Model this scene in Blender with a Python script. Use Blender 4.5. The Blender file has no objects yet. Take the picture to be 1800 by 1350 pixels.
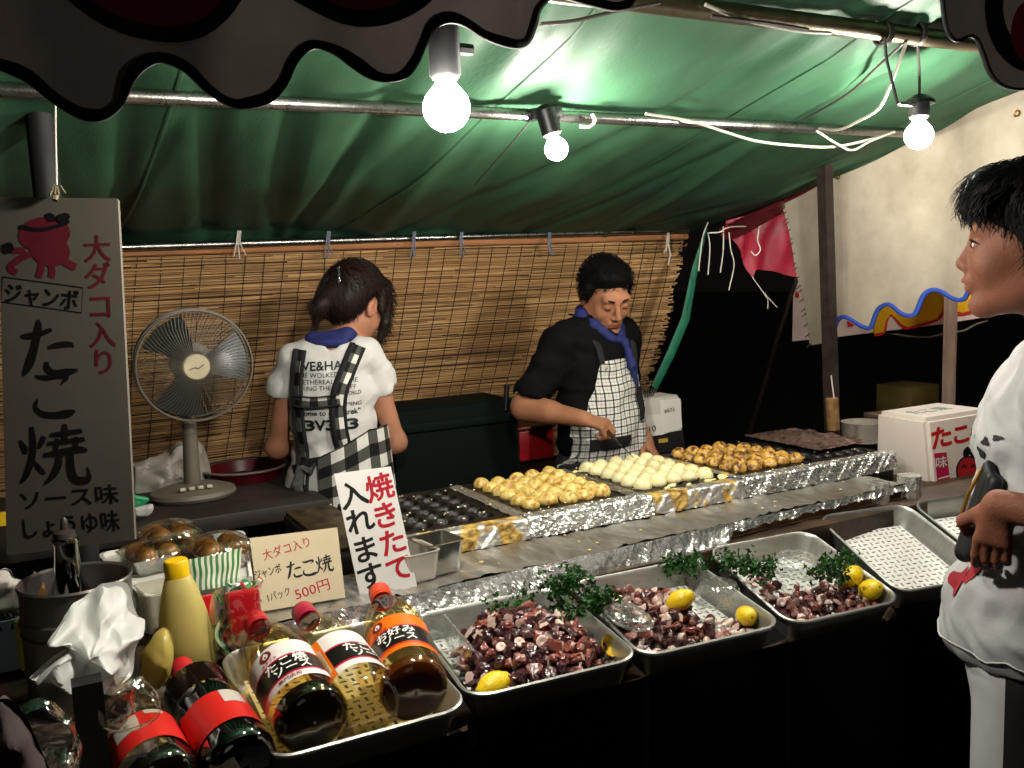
# Night-time octopus-ball stall: built in metres, X along the counter, Y away from the street, Z up.
import bpy, bmesh, math, random
import numpy as np
from mathutils import Vector, Matrix
from mathutils.bvhtree import BVHTree
random.seed(7); rng = np.random.default_rng(7)
SC = bpy.context.scene
COL = SC.collection
R = math.radians

# ------------------------------------------------------------------ camera
F, CX, CY = 1600.0, 900.0, 675.0            # focal length and centre in pixels of an 1800 x 1350 frame
CAM = np.array([0.0, 0.0, 1.5])
def _basis():
    d = np.array([3000/F, -295/F, 1.0]); X = d/np.linalg.norm(d)
    n = np.cross(d, np.array([0, -190/F, 1.0])); n /= np.linalg.norm(n)
    if n[1] > 0: n = -n
    Y = np.cross(n, X)
    if Y[2] < 0: Y = -Y
    return np.stack([X, Y, n])
CB = _basis()
def ray(px, py): return CB @ np.array([(px-CX)/F, (py-CY)/F, 1.0])
def U(px, py, x=None, y=None, z=None, d=None):
    """a point of the place seen at a spot of the frame, on the plane x=, y= or z= (or at depth d)"""
    r = ray(px, py)
    if d is not None: t = d
    elif z is not None: t = (z-CAM[2])/r[2]
    elif y is not None: t = y/r[1]
    else: t = x/r[0]
    return Vector(CAM + t*r)
cd = bpy.data.cameras.new('camera'); cam = bpy.data.objects.new('camera', cd); COL.objects.link(cam)
cd.sensor_fit = 'HORIZONTAL'; cd.sensor_width = 36; cd.lens = 36*F/1800; cd.clip_start = 0.05; cd.clip_end = 300
_r, _u, _b = Vector(CB[:,0]), Vector(-CB[:,1]), Vector(-CB[:,2])
cam.matrix_world = Matrix(((_r.x,_u.x,_b.x,CAM[0]),(_r.y,_u.y,_b.y,CAM[1]),(_r.z,_u.z,_b.z,CAM[2]),(0,0,0,1)))
SC.camera = cam
# ------------------------------------------------------------------ night sky, faint street light, exposure
W = bpy.data.worlds.new('World'); SC.world = W; W.use_nodes = True
bg = W.node_tree.nodes['Background']
bg.inputs['Color'].default_value = (1.0, 0.86, 0.72, 1); bg.inputs['Strength'].default_value = 0.0035
sd = bpy.data.lights.new('street_light', 'SUN'); sd.energy = 0.07; sd.angle = R(25); sd.color = (1.0, 0.86, 0.7)
so = bpy.data.objects.new('street_light', sd); COL.objects.link(so)
so.rotation_euler = Vector((0.25, 0.85, -0.45)).to_track_quat('-Z', 'Y').to_euler()
BULB = 880.0                                # radiance of the bare bulbs
SC.view_settings.view_transform = 'Standard'; SC.view_settings.look = 'None'
SC.view_settings.exposure = 0.0; SC.view_settings.gamma = 1.0
SC.cycles.use_denoising = True; SC.cycles.max_bounces = 6; SC.cycles.diffuse_bounces = 3; SC.cycles.glossy_bounces = 4; SC.cycles.transparent_max_bounces = 14; SC.cycles.adaptive_threshold = .02
SC.cycles.sample_clamp_indirect = 6.0; SC.cycles.caustics_reflective = False; SC.cycles.caustics_refractive = False

# ------------------------------------------------------------------ materials
MATS = {}
def lin(c):
    if isinstance(c, str):
        c = [int(c[i:i+2], 16)/255 for i in (0,2,4)]
        return tuple(x/12.92 if x <= .04045 else ((x+.055)/1.055)**2.4 for x in c)
    return tuple(c)
def M(name, col, rough=.6, metal=0., var=.18, scale=14., bump=0., bscale=60., col2=None, spec=.5, sss=0., coat=0., trans=0., translucent=0.,
      stretch=(1,1,1), rnd=0., emit=0., detail=4.):
    if name in MATS: return MATS[name]
    m = bpy.data.materials.new(name); m.use_nodes = True; MATS[name] = m
    nt = m.node_tree; N = nt.nodes; L = nt.links
    p = N['Principled BSDF']; out = N['Material Output']
    c = lin(col); tc = N.new('ShaderNodeTexCoord'); mp = N.new('ShaderNodeMapping'); mp.inputs['Scale'].default_value = stretch
    L.new(tc.outputs['Object'], mp.inputs['Vector'])
    no = N.new('ShaderNodeTexNoise'); no.inputs['Scale'].default_value = scale; no.inputs['Detail'].default_value = detail; no.inputs['Roughness'].default_value = .62
    L.new(mp.outputs[0], no.inputs['Vector'])
    cr = N.new('ShaderNodeValToRGB'); L.new(no.outputs['Fac'], cr.inputs[0])
    a = [x*(1-var) for x in c]; b = [min(1, x*(1+var)) for x in c] if col2 is None else lin(col2)
    cr.color_ramp.elements[0].position = .33; cr.color_ramp.elements[1].position = .68
    cr.color_ramp.elements[0].color = (*a,1); cr.color_ramp.elements[1].color = (*b,1)
    src = cr.outputs[0]
    if rnd:
        oi = N.new('ShaderNodeObjectInfo'); mr = N.new('ShaderNodeMapRange'); mr.inputs['To Min'].default_value = 1-rnd; mr.inputs['To Max'].default_value = 1+rnd
        L.new(oi.outputs['Random'], mr.inputs['Value'])
        hs = N.new('ShaderNodeHueSaturation'); L.new(mr.outputs[0], hs.inputs['Value']); L.new(src, hs.inputs['Color']); src = hs.outputs[0]
    L.new(src, p.inputs['Base Color'])
    p.inputs['Metallic'].default_value = metal; p.inputs['Specular IOR Level'].default_value = spec
    rr = N.new('ShaderNodeMapRange'); rr.inputs['To Min'].default_value = max(.02, rough*.8); rr.inputs['To Max'].default_value = min(1, rough*1.2)
    L.new(no.outputs['Fac'], rr.inputs['Value']); L.new(rr.outputs[0], p.inputs['Roughness'])
    if sss: p.inputs['Subsurface Weight'].default_value = sss; p.inputs['Subsurface Radius'].default_value = (.012,.005,.003); p.inputs['Subsurface Scale'].default_value = 1.0
    if coat: p.inputs['Coat Weight'].default_value = coat; p.inputs['Coat Roughness'].default_value = .12
    if trans: p.inputs['Transmission Weight'].default_value = trans
    if emit: p.inputs['Emission Color'].default_value = (*lin(col),1); p.inputs['Emission Strength'].default_value = emit
    if bump:
        bn = N.new('ShaderNodeTexNoise'); bn.inputs['Scale'].default_value = bscale; bn.inputs['Detail'].default_value = 5
        L.new(mp.outputs[0], bn.inputs['Vector'])
        bu = N.new('ShaderNodeBump'); bu.inputs['Strength'].default_value = min(1, bump); bu.inputs['Distance'].default_value = .004
        L.new(bn.outputs['Fac'], bu.inputs['Height']); L.new(bu.outputs[0], p.inputs['Normal'])
    if translucent:
        tl = N.new('ShaderNodeBsdfTranslucent'); L.new(src, tl.inputs['Color']); mx = N.new('ShaderNodeMixShader'); mx.inputs[0].default_value = translucent
        L.new(p.outputs[0], mx.inputs[1]); L.new(tl.outputs[0], mx.inputs[2]); L.new(mx.outputs[0], out.inputs['Surface'])
    return m
def M_clear(name, tint=(.95,.97,.97), gloss=.12, rough=.08, bump=0., bscale=40., milky=0.):
    """thin clear plastic: see-through, with sharp reflections that grow at grazing angles"""
    if name in MATS: return MATS[name]
    m = bpy.data.materials.new(name); m.use_nodes = True; MATS[name] = m
    nt = m.node_tree; N = nt.nodes; L = nt.links; N.remove(N['Principled BSDF']); out = N['Material Output']
    t = N.new('ShaderNodeBsdfTransparent'); t.inputs[0].default_value = (*tint,1)
    g = N.new('ShaderNodeBsdfGlossy'); g.inputs['Roughness'].default_value = rough; g.inputs[0].default_value = (1,1,1,1)
    lw = N.new('ShaderNodeLayerWeight'); lw.inputs[0].default_value = .35
    mr = N.new('ShaderNodeMapRange'); mr.inputs['To Min'].default_value = gloss*.5; mr.inputs['To Max'].default_value = min(.95, gloss*4)
    L.new(lw.outputs['Facing'], mr.inputs[0]); mx = N.new('ShaderNodeMixShader'); L.new(mr.outputs[0], mx.inputs[0])
    base = t.outputs[0]
    if milky:
        d = N.new('ShaderNodeBsdfDiffuse'); d.inputs[0].default_value = (*[min(1,x*.95) for x in tint],1); m2 = N.new('ShaderNodeMixShader'); m2.inputs[0].default_value = milky
        L.new(base, m2.inputs[1]); L.new(d.outputs[0], m2.inputs[2]); base = m2.outputs[0]
    L.new(base, mx.inputs[1]); L.new(g.outputs[0], mx.inputs[2]); L.new(mx.outputs[0], out.inputs['Surface'])
    if bump:
        tc = N.new('ShaderNodeTexCoord'); bn = N.new('ShaderNodeTexNoise'); bn.inputs['Scale'].default_value = bscale
        L.new(tc.outputs['Object'], bn.inputs['Vector']); bu = N.new('ShaderNodeBump'); bu.inputs['Strength'].default_value = bump; bu.inputs['Distance'].default_value = .006
        L.new(bn.outputs['Fac'], bu.inputs['Height']); L.new(bu.outputs[0], g.inputs['Normal']); L.new(bu.outputs[0], lw.inputs['Normal'])
    return m
def M_check(name, cell, kind, white='e8e6df', dark='17181a'):
    """woven check in UV metres: 'gingham' = broad two-way stripes that darken where they cross, 'pane' = thin crossing lines"""
    m = bpy.data.materials.new(name); m.use_nodes = True; MATS[name] = m
    nt = m.node_tree; N = nt.nodes; L = nt.links; p = N['Principled BSDF']; p.inputs['Roughness'].default_value = .85; p.inputs['Specular IOR Level'].default_value = .2
    uv = N.new('ShaderNodeUVMap'); uv.uv_map = 'UVMap'; sp = N.new('ShaderNodeSeparateXYZ'); L.new(uv.outputs[0], sp.inputs[0])
    def math_(op, a, b=None, v=None):
        n = N.new('ShaderNodeMath'); n.operation = op; L.new(a, n.inputs[0])
        if b is not None: L.new(b, n.inputs[1])
        elif v is not None: n.inputs[1].default_value = v
        return n.outputs[0]
    def stripe(s):
        f = math_('FRACT', math_('DIVIDE', s, v=cell))
        if kind == 'gingham': return math_('LESS_THAN', f, v=.5)
        a = math_('LESS_THAN', f, v=.2)
        b = math_('MULTIPLY', math_('LESS_THAN', math_('ABSOLUTE', math_('SUBTRACT', f, v=.6)), v=.045), v=.45)
        return math_('MAXIMUM', a, b)
    s = math_('MULTIPLY', math_('ADD', stripe(sp.outputs[0]), stripe(sp.outputs[1])), v=.5)
    cr = N.new('ShaderNodeValToRGB'); L.new(s, cr.inputs[0]); e = cr.color_ramp.elements
    e[0].color = (*lin(white),1); e[1].color = (*lin(dark),1)
    mid = cr.color_ramp.elements.new(.5); mid.color = (*lin('55554f' if kind == 'gingham' else '6a6b66'),1)
    no = N.new('ShaderNodeTexNoise'); no.inputs['Scale'].default_value = 25
    mx = N.new('ShaderNodeMix'); mx.data_type = 'RGBA'; mx.blend_type = 'MULTIPLY'; mx.inputs[0].default_value = .35
    L.new(cr.outputs[0], mx.inputs[6]); L.new(no.outputs['Color'], mx.inputs[7]); L.new(mx.outputs[2], p.inputs['Base Color'])
    return m

# ------------------------------------------------------------------ mesh helpers
class G:
    """collects verts and faces; every shape method takes world or local metres"""
    def __init__(s): s.v = []; s.f = []; s.mi = []; s.uv = None; s.cur = 0
    def add(s, V, Fc, mi=None):
        o = len(s.v); s.v += [tuple(map(float, p)) for p in V]; s.f += [tuple(int(i)+o for i in q) for q in Fc]; s.mi += [s.cur if mi is None else mi]*len(Fc); return s
    def box(s, c, d, rot=None, bev=0.):
        c = Vector(c); h = Vector(d)/2
        if bev <= 0:
            V = [Vector((x*h.x,y*h.y,z*h.z)) for x in (-1,1) for y in (-1,1) for z in (-1,1)]
            Fc = [(0,1,3,2),(4,6,7,5),(0,4,5,1),(2,3,7,6),(0,2,6,4),(1,5,7,3)]
        else:
            bm = bmesh.new(); bmesh.ops.create_cube(bm, size=1)
            for v in bm.verts: v.co = Vector((v.co.x*d[0], v.co.y*d[1], v.co.z*d[2]))
            bmesh.ops.bevel(bm, geom=bm.edges[:]+bm.verts[:], offset=bev, segments=2, affect='EDGES', profile=.5)
            bm.verts.index_update(); V = [v.co.copy() for v in bm.verts]; Fc = [[v.index for v in f.verts] for f in bm.faces]; bm.free()
        if rot is not None: V = [rot @ v for v in V]
        return s.add([v+c for v in V], Fc)
    def tube(s, pts, r, n=8, cap=True, flat=None):
        pts = [Vector(p) for p in pts]; rs = r if hasattr(r, '__len__') else [r]*len(pts); V = []; Fc = []; prev = None
        for i, p in enumerate(pts):
            t = (pts[min(i+1,len(pts)-1)]-pts[max(i-1,0)])
            t = t.normalized() if t.length > 1e-9 else Vector((0,0,1))
            if prev is None: a = t.orthogonal().normalized() if flat is None else (Vector(flat)-t*Vector(flat).dot(t)).normalized()
            else: a = (prev-t*prev.dot(t)).normalized()
            prev = a; b = t.cross(a)
            for k in range(n): q = 2*math.pi*k/n; V.append(p+(a*math.cos(q)+b*math.sin(q)*(1 if flat is None else .25))*rs[i])
        for i in range(len(pts)-1):
            for k in range(n): Fc.append((i*n+k, i*n+(k+1)%n, (i+1)*n+(k+1)%n, (i+1)*n+k))
        if cap: Fc += [tuple(range(n))[::-1], tuple((len(pts)-1)*n+k for k in range(n))]
        return s.add(V, Fc)
    def lathe(s, prof, n=24, mtx=None, cap0=False, cap1=False):
        V = []; Fc = []
        for r, z in prof:
            for k in range(n): q = 2*math.pi*k/n; V.append(Vector((r*math.cos(q), r*math.sin(q), z)))
        for i in range(len(prof)-1):
            for k in range(n): Fc.append((i*n+k, i*n+(k+1)%n, (i+1)*n+(k+1)%n, (i+1)*n+k))
        if cap0: Fc.append(tuple(range(n))[::-1])
        if cap1: Fc.append(tuple((len(prof)-1)*n+k for k in range(n)))
        if mtx is not None: V = [mtx @ v for v in V]
        return s.add(V, Fc)
    def grid(s, fn, nu, nv, uvf=None):
        V = [fn(i/nu, j/nv) for j in range(nv+1) for i in range(nu+1)]
        Fc = [(j*(nu+1)+i, j*(nu+1)+i+1, (j+1)*(nu+1)+i+1, (j+1)*(nu+1)+i) for j in range(nv) for i in range(nu)]
        if uvf:
            if s.uv is None: s.uv = {}
            o = len(s.v)
            for j in range(nv+1):
                for i in range(nu+1): s.uv[o+j*(nu+1)+i] = uvf(i/nu, j/nv)
        return s.add(V, Fc)
    def prism(s, poly, mtx, th):
        """flat polygon (list of 2-D points, any shape) given thickness th along -normal of mtx"""
        from mathutils.geometry import tessellate_polygon
        P = [Vector((p[0],p[1],0)) for p in poly]; n = len(P); tri = [list(t) for t in tessellate_polygon([P])]
        ar = sum(P[i].x*P[(i+1)%n].y-P[(i+1)%n].x*P[i].y for i in range(n))
        fix = []
        for t in tri:
            a = (P[t[1]]-P[t[0]]).cross(P[t[2]]-P[t[0]]).z
            fix.append(t if a > 0 else t[::-1])
        V = [mtx @ p for p in P]+[mtx @ (p-Vector((0,0,th))) for p in P]
        Fc = fix+[[i+n for i in t[::-1]] for t in fix]
        for i in range(n):
            j = (i+1)%n; Fc.append((j,i,i+n,j+n) if ar > 0 else (i,j,j+n,i+n))
        return s.add(V, Fc)
    def sphere(s, c, r, n=16, m=10, rot=None):
        r = (r,r,r) if not hasattr(r,'__len__') else r; c = Vector(c); V = []; Fc = []
        for j in range(1, m):
            for i in range(n): a = math.pi*j/m; b = 2*math.pi*i/n; V.append(Vector((r[0]*math.sin(a)*math.cos(b), r[1]*math.sin(a)*math.sin(b), r[2]*math.cos(a))))
        for j in range(m-2):
            for i in range(n): Fc.append((j*n+i, (j+1)*n+i, (j+1)*n+(i+1)%n, j*n+(i+1)%n))
        V += [Vector((0,0,r[2])), Vector((0,0,-r[2]))]; t = len(V)-2
        for i in range(n): Fc += [(t, i, (i+1)%n), (t+1, (m-2)*n+(i+1)%n, (m-2)*n+i)]
        if rot is not None: V = [rot @ v for v in V]
        return s.add([v+c for v in V], Fc)
    def xf(s, mtx): s.v = [tuple(mtx @ Vector(p)) for p in s.v]; return s
    def bvh(s): return BVHTree.FromPolygons([Vector(p) for p in s.v], s.f)
def finish(o, label=None, cat=None, group=None, kind=None):
    if label: o['label'] = label
    if cat: o['category'] = cat
    if group: o['group'] = group
    if kind: o['kind'] = kind
    return o
def mesh_of(name, g, mats, smooth=True):
    me = bpy.data.meshes.new(name); me.from_pydata(g.v, [], g.f); mats = mats if isinstance(mats, (list,tuple)) else [mats]
    for m in mats: me.materials.append(m)
    if len(mats) > 1: me.polygons.foreach_set('material_index', g.mi)
    if smooth is True or smooth == 'auto': me.polygons.foreach_set('use_smooth', [True]*len(me.polygons))
    if g.uv:
        uvl = me.uv_layers.new(name='UVMap')
        for l in me.loops: uvl.data[l.index].uv = g.uv.get(l.vertex_index, (0,0))
    me.update()
    if smooth == 'auto': me.set_sharp_from_angle(angle=R(38))
    return me
def obj(name, g, mats, parent=None, smooth='auto', label=None, cat=None, group=None, kind=None):
    me = g if isinstance(g, bpy.types.Mesh) else mesh_of(name, g, mats, smooth)
    o = bpy.data.objects.new(name, me); COL.objects.link(o)
    if parent is not None:
        o.parent = parent
        if 'w' in parent.keys(): pass
        if parent.name in WORLDROOT: o.matrix_parent_inverse = WORLDROOT[parent.name]; WORLDROOT[o.name] = Matrix.Identity(4)
    return finish(o, label, cat, group, kind)
WORLDROOT = {}
def thing(name, label, cat, loc=None, mtx=None, group=None):
    """an Empty at a thing's base. loc: its parts come in world metres; mtx: its parts come in local metres"""
    o = bpy.data.objects.new(name, None); COL.objects.link(o); o.empty_display_size = .05
    if loc is not None: o.location = loc; WORLDROOT[o.name] = Matrix.Translation(-Vector(loc))
    elif mtx is not None: o.matrix_world = mtx
    return finish(o, label, cat, group)
def copy_tree(o, parent=None):
    c = o.copy(); COL.objects.link(c)
    if parent is not None: c.parent = parent
    for ch in o.children: copy_tree(ch, c)
    return c
def frame(o, x, up):
    x = Vector(x).normalized(); up = Vector(up); up = (up-x*up.dot(x)).normalized(); n = x.cross(up); o = Vector(o)
    return Matrix(((x.x,up.x,n.x,o.x),(x.y,up.y,n.y,o.y),(x.z,up.z,n.z,o.z),(0,0,0,1)))
def along(a, b):
    """matrix whose Z runs from a to b, origin at a"""
    a = Vector(a); z = (Vector(b)-a).normalized(); x = Vector((0,0,1)).cross(z)
    x = Vector((1,0,0)) if x.length < 1e-4 else x.normalized(); y = z.cross(x)
    return Matrix(((x.x,y.x,z.x,a.x),(x.y,y.y,z.y,a.y),(x.z,y.z,z.z,a.z),(0,0,0,1)))
def cat_rom(P, n=6):
    P = [np.array(p, float) for p in P]; Q = [2*P[0]-P[1]]+P+[2*P[-1]-P[-2]]; out = []
    for i in range(1, len(Q)-2):
        for k in range(n):
            t = k/n; a,b,c,d = Q[i-1],Q[i],Q[i+1],Q[i+2]
            out.append(.5*((2*b)+(c-a)*t+(2*a-5*b+4*c-d)*t*t+(3*b-a-3*c+d)*t**3))
    out.append(P[-1]); return out
_tr = np.random.default_rng(11); _TR = [(_tr.uniform(0,6.28), _tr.uniform(.7,1.4), _tr.uniform(0,1)) for _ in range(18)]
def crum(x, y, wl, oct_=5, ani=1.):
    """sharp-creased facets of crumpled foil or paper, about -1..1; wl = main fold spacing in metres"""
    s = 0.; a = 1.; tot = 0.
    for i in range(oct_*2):
        th, f, ph = _TR[i]; t = ((x*math.cos(th)+y*ani*math.sin(th))*f/wl+ph+.5*s)%1.; s += a*(4*abs(t-.5)-1); tot += a
        if i%2: a *= .62; wl *= .6
    return s/tot*1.8
def hang(a, b, sag, n=14, wob=.0):
    a = Vector(a); b = Vector(b); return [a.lerp(b, i/n)+Vector((random.uniform(-wob,wob), random.uniform(-wob,wob), -sag*4*(i/n)*(1-i/n))) for i in range(n+1)]

# ------------------------------------------------------------------ lettering
_GL = {}
def text2d(s, bold=0.):
    k = (s, bold)
    if k in _GL: return _GL[k]
    c = bpy.data.curves.new('t', 'FONT'); c.body = s; c.offset = bold; c.resolution_u = 3; c.fill_mode = 'FRONT'; c.dimensions = '2D'
    o = bpy.data.objects.new('t', c); COL.objects.link(o)
    dg = bpy.context.evaluated_depsgraph_get(); me = bpy.data.meshes.new_from_object(o.evaluated_get(dg))
    V = np.array([v.co[:2] for v in me.vertices]).reshape(-1,2); Fc = [tuple(p.vertices) for p in me.polygons]
    bpy.data.objects.remove(o); bpy.data.meshes.remove(me); bpy.data.curves.remove(c)
    _GL[k] = (V, Fc); return V, Fc
def text_g(g, s, fn, cx, cy, size, bold=.0, width=None, rot=0., sx=1., cuts=0.):
    """letters of s centred on (cx, cy); size = height of a capital / kanji box; fn maps (u, v) to a 3-D point"""
    V, Fc = text2d(s, 0.)
    if len(V) == 0: return g
    lo, hi = V.min(0), V.max(0); mid = (lo+hi)/2
    k = size/(0.92 if any(ord(c) > 255 for c in s) else .72); Q = (V-mid)*k; Q[:,0] *= sx
    if width: Q[:,0] *= width/max(1e-6, Q[:,0].max()-Q[:,0].min())
    c_, s_ = math.cos(rot), math.sin(rot); Q = np.stack([Q[:,0]*c_-Q[:,1]*s_+cx, Q[:,0]*s_+Q[:,1]*c_+cy], 1)
    if cuts:
        bm = bmesh.new(); vs = [bm.verts.new((a,b,0)) for a,b in Q]
        for f in Fc:
            try: bm.faces.new([vs[i] for i in f])
            except ValueError: pass
        for ax in (0,1):
            lo_, hi_ = Q[:,ax].min(), Q[:,ax].max(); x = lo_+cuts
            while x < hi_:
                bmesh.ops.bisect_plane(bm, geom=bm.verts[:]+bm.edges[:]+bm.faces[:], plane_co=(x,0,0) if ax == 0 else (0,x,0), plane_no=(1,0,0) if ax == 0 else (0,1,0)); x += cuts
        bm.verts.index_update(); Q = [(v.co.x, v.co.y) for v in bm.verts]; Fc = [[v.index for v in f.verts] for f in bm.faces]; bm.free()
    if not bold: return g.add([fn(a, b) for a, b in Q], Fc)
    o = bold*k*.85      # heavier strokes: the same letter again, shifted a little, each a hair above the last
    for i, (du, dv) in enumerate(((0,0),(o,0),(-o,0),(0,o),(0,-o),(o*.7,o*.7),(-o*.7,-o*.7),(o*.7,-o*.7),(-o*.7,o*.7))): g.add([fn(a+du, b+dv, .00003*i) for a, b in Q], Fc)
    return g
BRUSH = {
 'た': [[(.06,.70,.05),(.2,.70,.10),(.40,.74,.08),(.58,.80,.06)], [(.36,.97,.05),(.36,.85,.11),(.28,.52,.12),(.18,.25,.13),(.07,.06,.05)], [(.50,.50,.05),(.66,.54,.09),(.86,.55,.08),(.92,.50,.03)], [(.47,.28,.06),(.47,.17,.10),(.58,.09,.10),(.80,.10,.11),(.97,.13,.04)]],
 'こ': [[(.16,.84,.05),(.35,.80,.10),(.62,.83,.10),(.80,.80,.09),(.66,.66,.02)], [(.20,.40,.04),(.14,.25,.09),(.26,.12,.11),(.52,.08,.12),(.78,.11,.14),(.94,.16,.05)]],
 '焼': [[(.03,.74,.05),(.09,.62,.09),(.10,.52,.06)], [(.38,.80,.07),(.33,.68,.07),(.29,.60,.03)], [(.21,.95,.06),(.22,.70,.09),(.19,.45,.09),(.10,.20,.08),(.01,.06,.03)], [(.22,.40,.05),(.30,.28,.08),(.36,.20,.05)],
        [(.46,.81,.05),(.65,.83,.08),(.92,.87,.06)], [(.68,.98,.06),(.67,.84,.09),(.66,.66,.07)], [(.42,.68,.05),(.62,.70,.07),(.95,.74,.06)], [(.56,.76,.05),(.55,.66,.07),(.52,.56,.05)], [(.83,.78,.05),(.82,.68,.07),(.80,.57,.05)],
        [(.36,.50,.05),(.62,.54,.10),(.86,.58,.09),(.98,.56,.04)], [(.59,.52,.07),(.56,.34,.09),(.48,.18,.08),(.36,.05,.03)], [(.74,.53,.08),(.74,.26,.10),(.80,.11,.10),(.94,.10,.10),(.99,.16,.05),(.97,.30,.02)]],
}
def brush_g(g, ch, fn, cx, cy, size, sx=1.):
    """hand-brushed strokes of swelling width; each stroke lies a hair above the one before"""
    for k, st in enumerate(BRUSH[ch]):
        P = cat_rom(st, 7); L_ = []; Rr = []
        for i, p in enumerate(P):
            t = P[min(i+1,len(P)-1)][:2]-P[max(i-1,0)][:2]; t = t/max(1e-6, np.linalg.norm(t)); n = np.array([-t[1], t[0]])
            L_.append(p[:2]+n*p[2]/2*1.15); Rr.append(p[:2]-n*p[2]/2*1.15)
        V = []
        for a in L_+Rr: V.append(fn(cx+(a[0]-.5)*size*sx, cy+(a[1]-.5)*size, .00004*k))
        n = len(P); g.add(V, [(i+n, i+1+n, i+1, i) for i in range(n-1)])
    return g
def plane_fn(mtx, off=.0003):
    return lambda u, v, w=0.: mtx @ Vector((u, v, off*.4+w))
def ribbon(g, pts2, w, fn):
    """flat line of width w along 2-D points"""
    P = [np.array(p, float) for p in pts2]; V = []
    for i, p in enumerate(P):
        t = P[min(i+1,len(P)-1)]-P[max(i-1,0)]; t = t/max(1e-9, np.linalg.norm(t)); n = np.array([-t[1], t[0]])*w/2
        V += [fn(*(p+n)), fn(*(p-n))]
    return g.add(V, [(2*i, 2*i+1, 2*i+3, 2*i+2) for i in range(len(P)-1)])

# ------------------------------------------------------------------ smooth solids from distance fields (people, cloth, crumpled bags)
def capsule(a, b, r1, r2=None, k=.02, op='u', sq=None): return ('c', np.array(a,float), np.array(b,float), r1, r1 if r2 is None else r2, k, op, sq)
def ell(c, r, k=.02, op='u', rot=None): return ('e', np.array(c,float), np.array(r if hasattr(r,'__len__') else (r,r,r), float), None if rot is None else np.array(rot.to_3x3()), k, k, op, None)
def xprims(prims, mtx):
    Rm = np.array(mtx.to_3x3()); t = np.array(mtx.translation); out = []
    for p in prims:
        if p[0] == 'c': out.append(('c', Rm@p[1]+t, Rm@p[2]+t)+p[3:])
        else: out.append(('e', Rm@p[1]+t, p[2], Rm if p[3] is None else Rm@p[3])+p[4:])
    return out
def axis(lo, hi, h): return np.linspace(lo, hi, max(4, int(math.ceil((hi-lo)/h))+1))
def sdf_g(prims, xs, ys, zs, post=None):
    phi = np.full((len(xs),len(ys),len(zs)), .2, np.float32)
    for p in prims:
        k = p[5]; mg = max(k*1.6, .02)+.012
        if p[0] == 'c': lo = np.minimum(p[1]-p[3], p[2]-p[4])-mg; hi = np.maximum(p[1]+p[3], p[2]+p[4])+mg
        else: rr = p[2].max() if p[3] is not None else p[2]; lo = p[1]-rr-mg; hi = p[1]+rr+mg
        sl = []
        for a, l, h_ in ((xs,lo[0],hi[0]),(ys,lo[1],hi[1]),(zs,lo[2],hi[2])):
            sl.append(slice(int(np.searchsorted(a, l)), int(np.searchsorted(a, h_))))
        if any(s.stop-s.start < 1 for s in sl): continue
        X, Y, Z = np.meshgrid(xs[sl[0]], ys[sl[1]], zs[sl[2]], indexing='ij', sparse=True)
        if p[0] == 'c':
            a, b = p[1], p[2]; d = b-a; dd = max(1e-9, float(d@d))
            t = np.clip(((X-a[0])*d[0]+(Y-a[1])*d[1]+(Z-a[2])*d[2])/dd, 0, 1)
            q = np.sqrt((X-a[0]-t*d[0])**2+(Y-a[1]-t*d[1])**2+(Z-a[2]-t*d[2])**2)-(p[3]+(p[4]-p[3])*t)
        else:
            q0, q1, q2 = X-p[1][0], Y-p[1][1], Z-p[1][2]; r = p[2]
            if p[3] is not None:
                m = p[3].T; q0, q1, q2 = (m[0,0]*q0+m[0,1]*q1+m[0,2]*q2), (m[1,0]*q0+m[1,1]*q1+m[1,2]*q2), (m[2,0]*q0+m[2,1]*q1+m[2,2]*q2)
            k0 = np.sqrt((q0/r[0])**2+(q1/r[1])**2+(q2/r[2])**2); k1 = np.sqrt((q0/r[0]**2)**2+(q1/r[1]**2)**2+(q2/r[2]**2)**2)
            q = k0*(k0-1)/np.maximum(k1, 1e-6)
        S = phi[tuple(sl)]
        if p[6] == 'u':
            h = np.clip(.5+.5*(S-q)/k, 0, 1); S[...] = S*(1-h)+q*h-k*h*(1-h)
        else:
            h = np.clip(.5-.5*(S+q)/k, 0, 1); S[...] = S*(1-h)-q*h+k*h*(1-h)
    if post is not None:
        X, Y, Z = np.meshgrid(xs, ys, zs, indexing='ij', sparse=True); phi = post(phi, X, Y, Z).astype(np.float32)
    ins = phi < 0
    nx, ny, nz = [n-1 for n in phi.shape]
    cs = ins[:-1,:-1,:-1].astype(np.int8)
    tot = np.zeros((nx,ny,nz), np.int8)
    for a in (0,1):
        for b in (0,1):
            for c in (0,1): tot += ins[a:a+nx, b:b+ny, c:c+nz]
    act = (tot > 0) & (tot < 8); ci, cj, ck = np.nonzero(act); n = len(ci)
    idx = np.full((nx,ny,nz), -1, np.int32); idx[ci,cj,ck] = np.arange(n)
    acc = np.zeros((n,3)); cnt = np.zeros(n)
    for ax in range(3):
        o1, o2 = [i for i in range(3) if i != ax]
        for a in (0,1):
            for b in (0,1):
                s0 = [0,0,0]; s0[o1] = a; s0[o2] = b; s1 = list(s0); s1[ax] = 1
                f0 = phi[ci+s0[0], cj+s0[1], ck+s0[2]]; f1 = phi[ci+s1[0], cj+s1[1], ck+s1[2]]
                m = (f0 < 0) != (f1 < 0); t = np.where(m, f0/np.where(m, f0-f1, 1), 0)
                e = np.zeros((n,3)); e[:,o1] = a; e[:,o2] = b; e[:,ax] = t; acc += e*m[:,None]; cnt += m
    acc /= np.maximum(cnt,1)[:,None]; fi = acc+np.stack([ci,cj,ck],1)
    V = np.stack([np.interp(fi[:,0], np.arange(len(xs)), xs), np.interp(fi[:,1], np.arange(len(ys)), ys), np.interp(fi[:,2], np.arange(len(zs)), zs)], 1)
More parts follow.
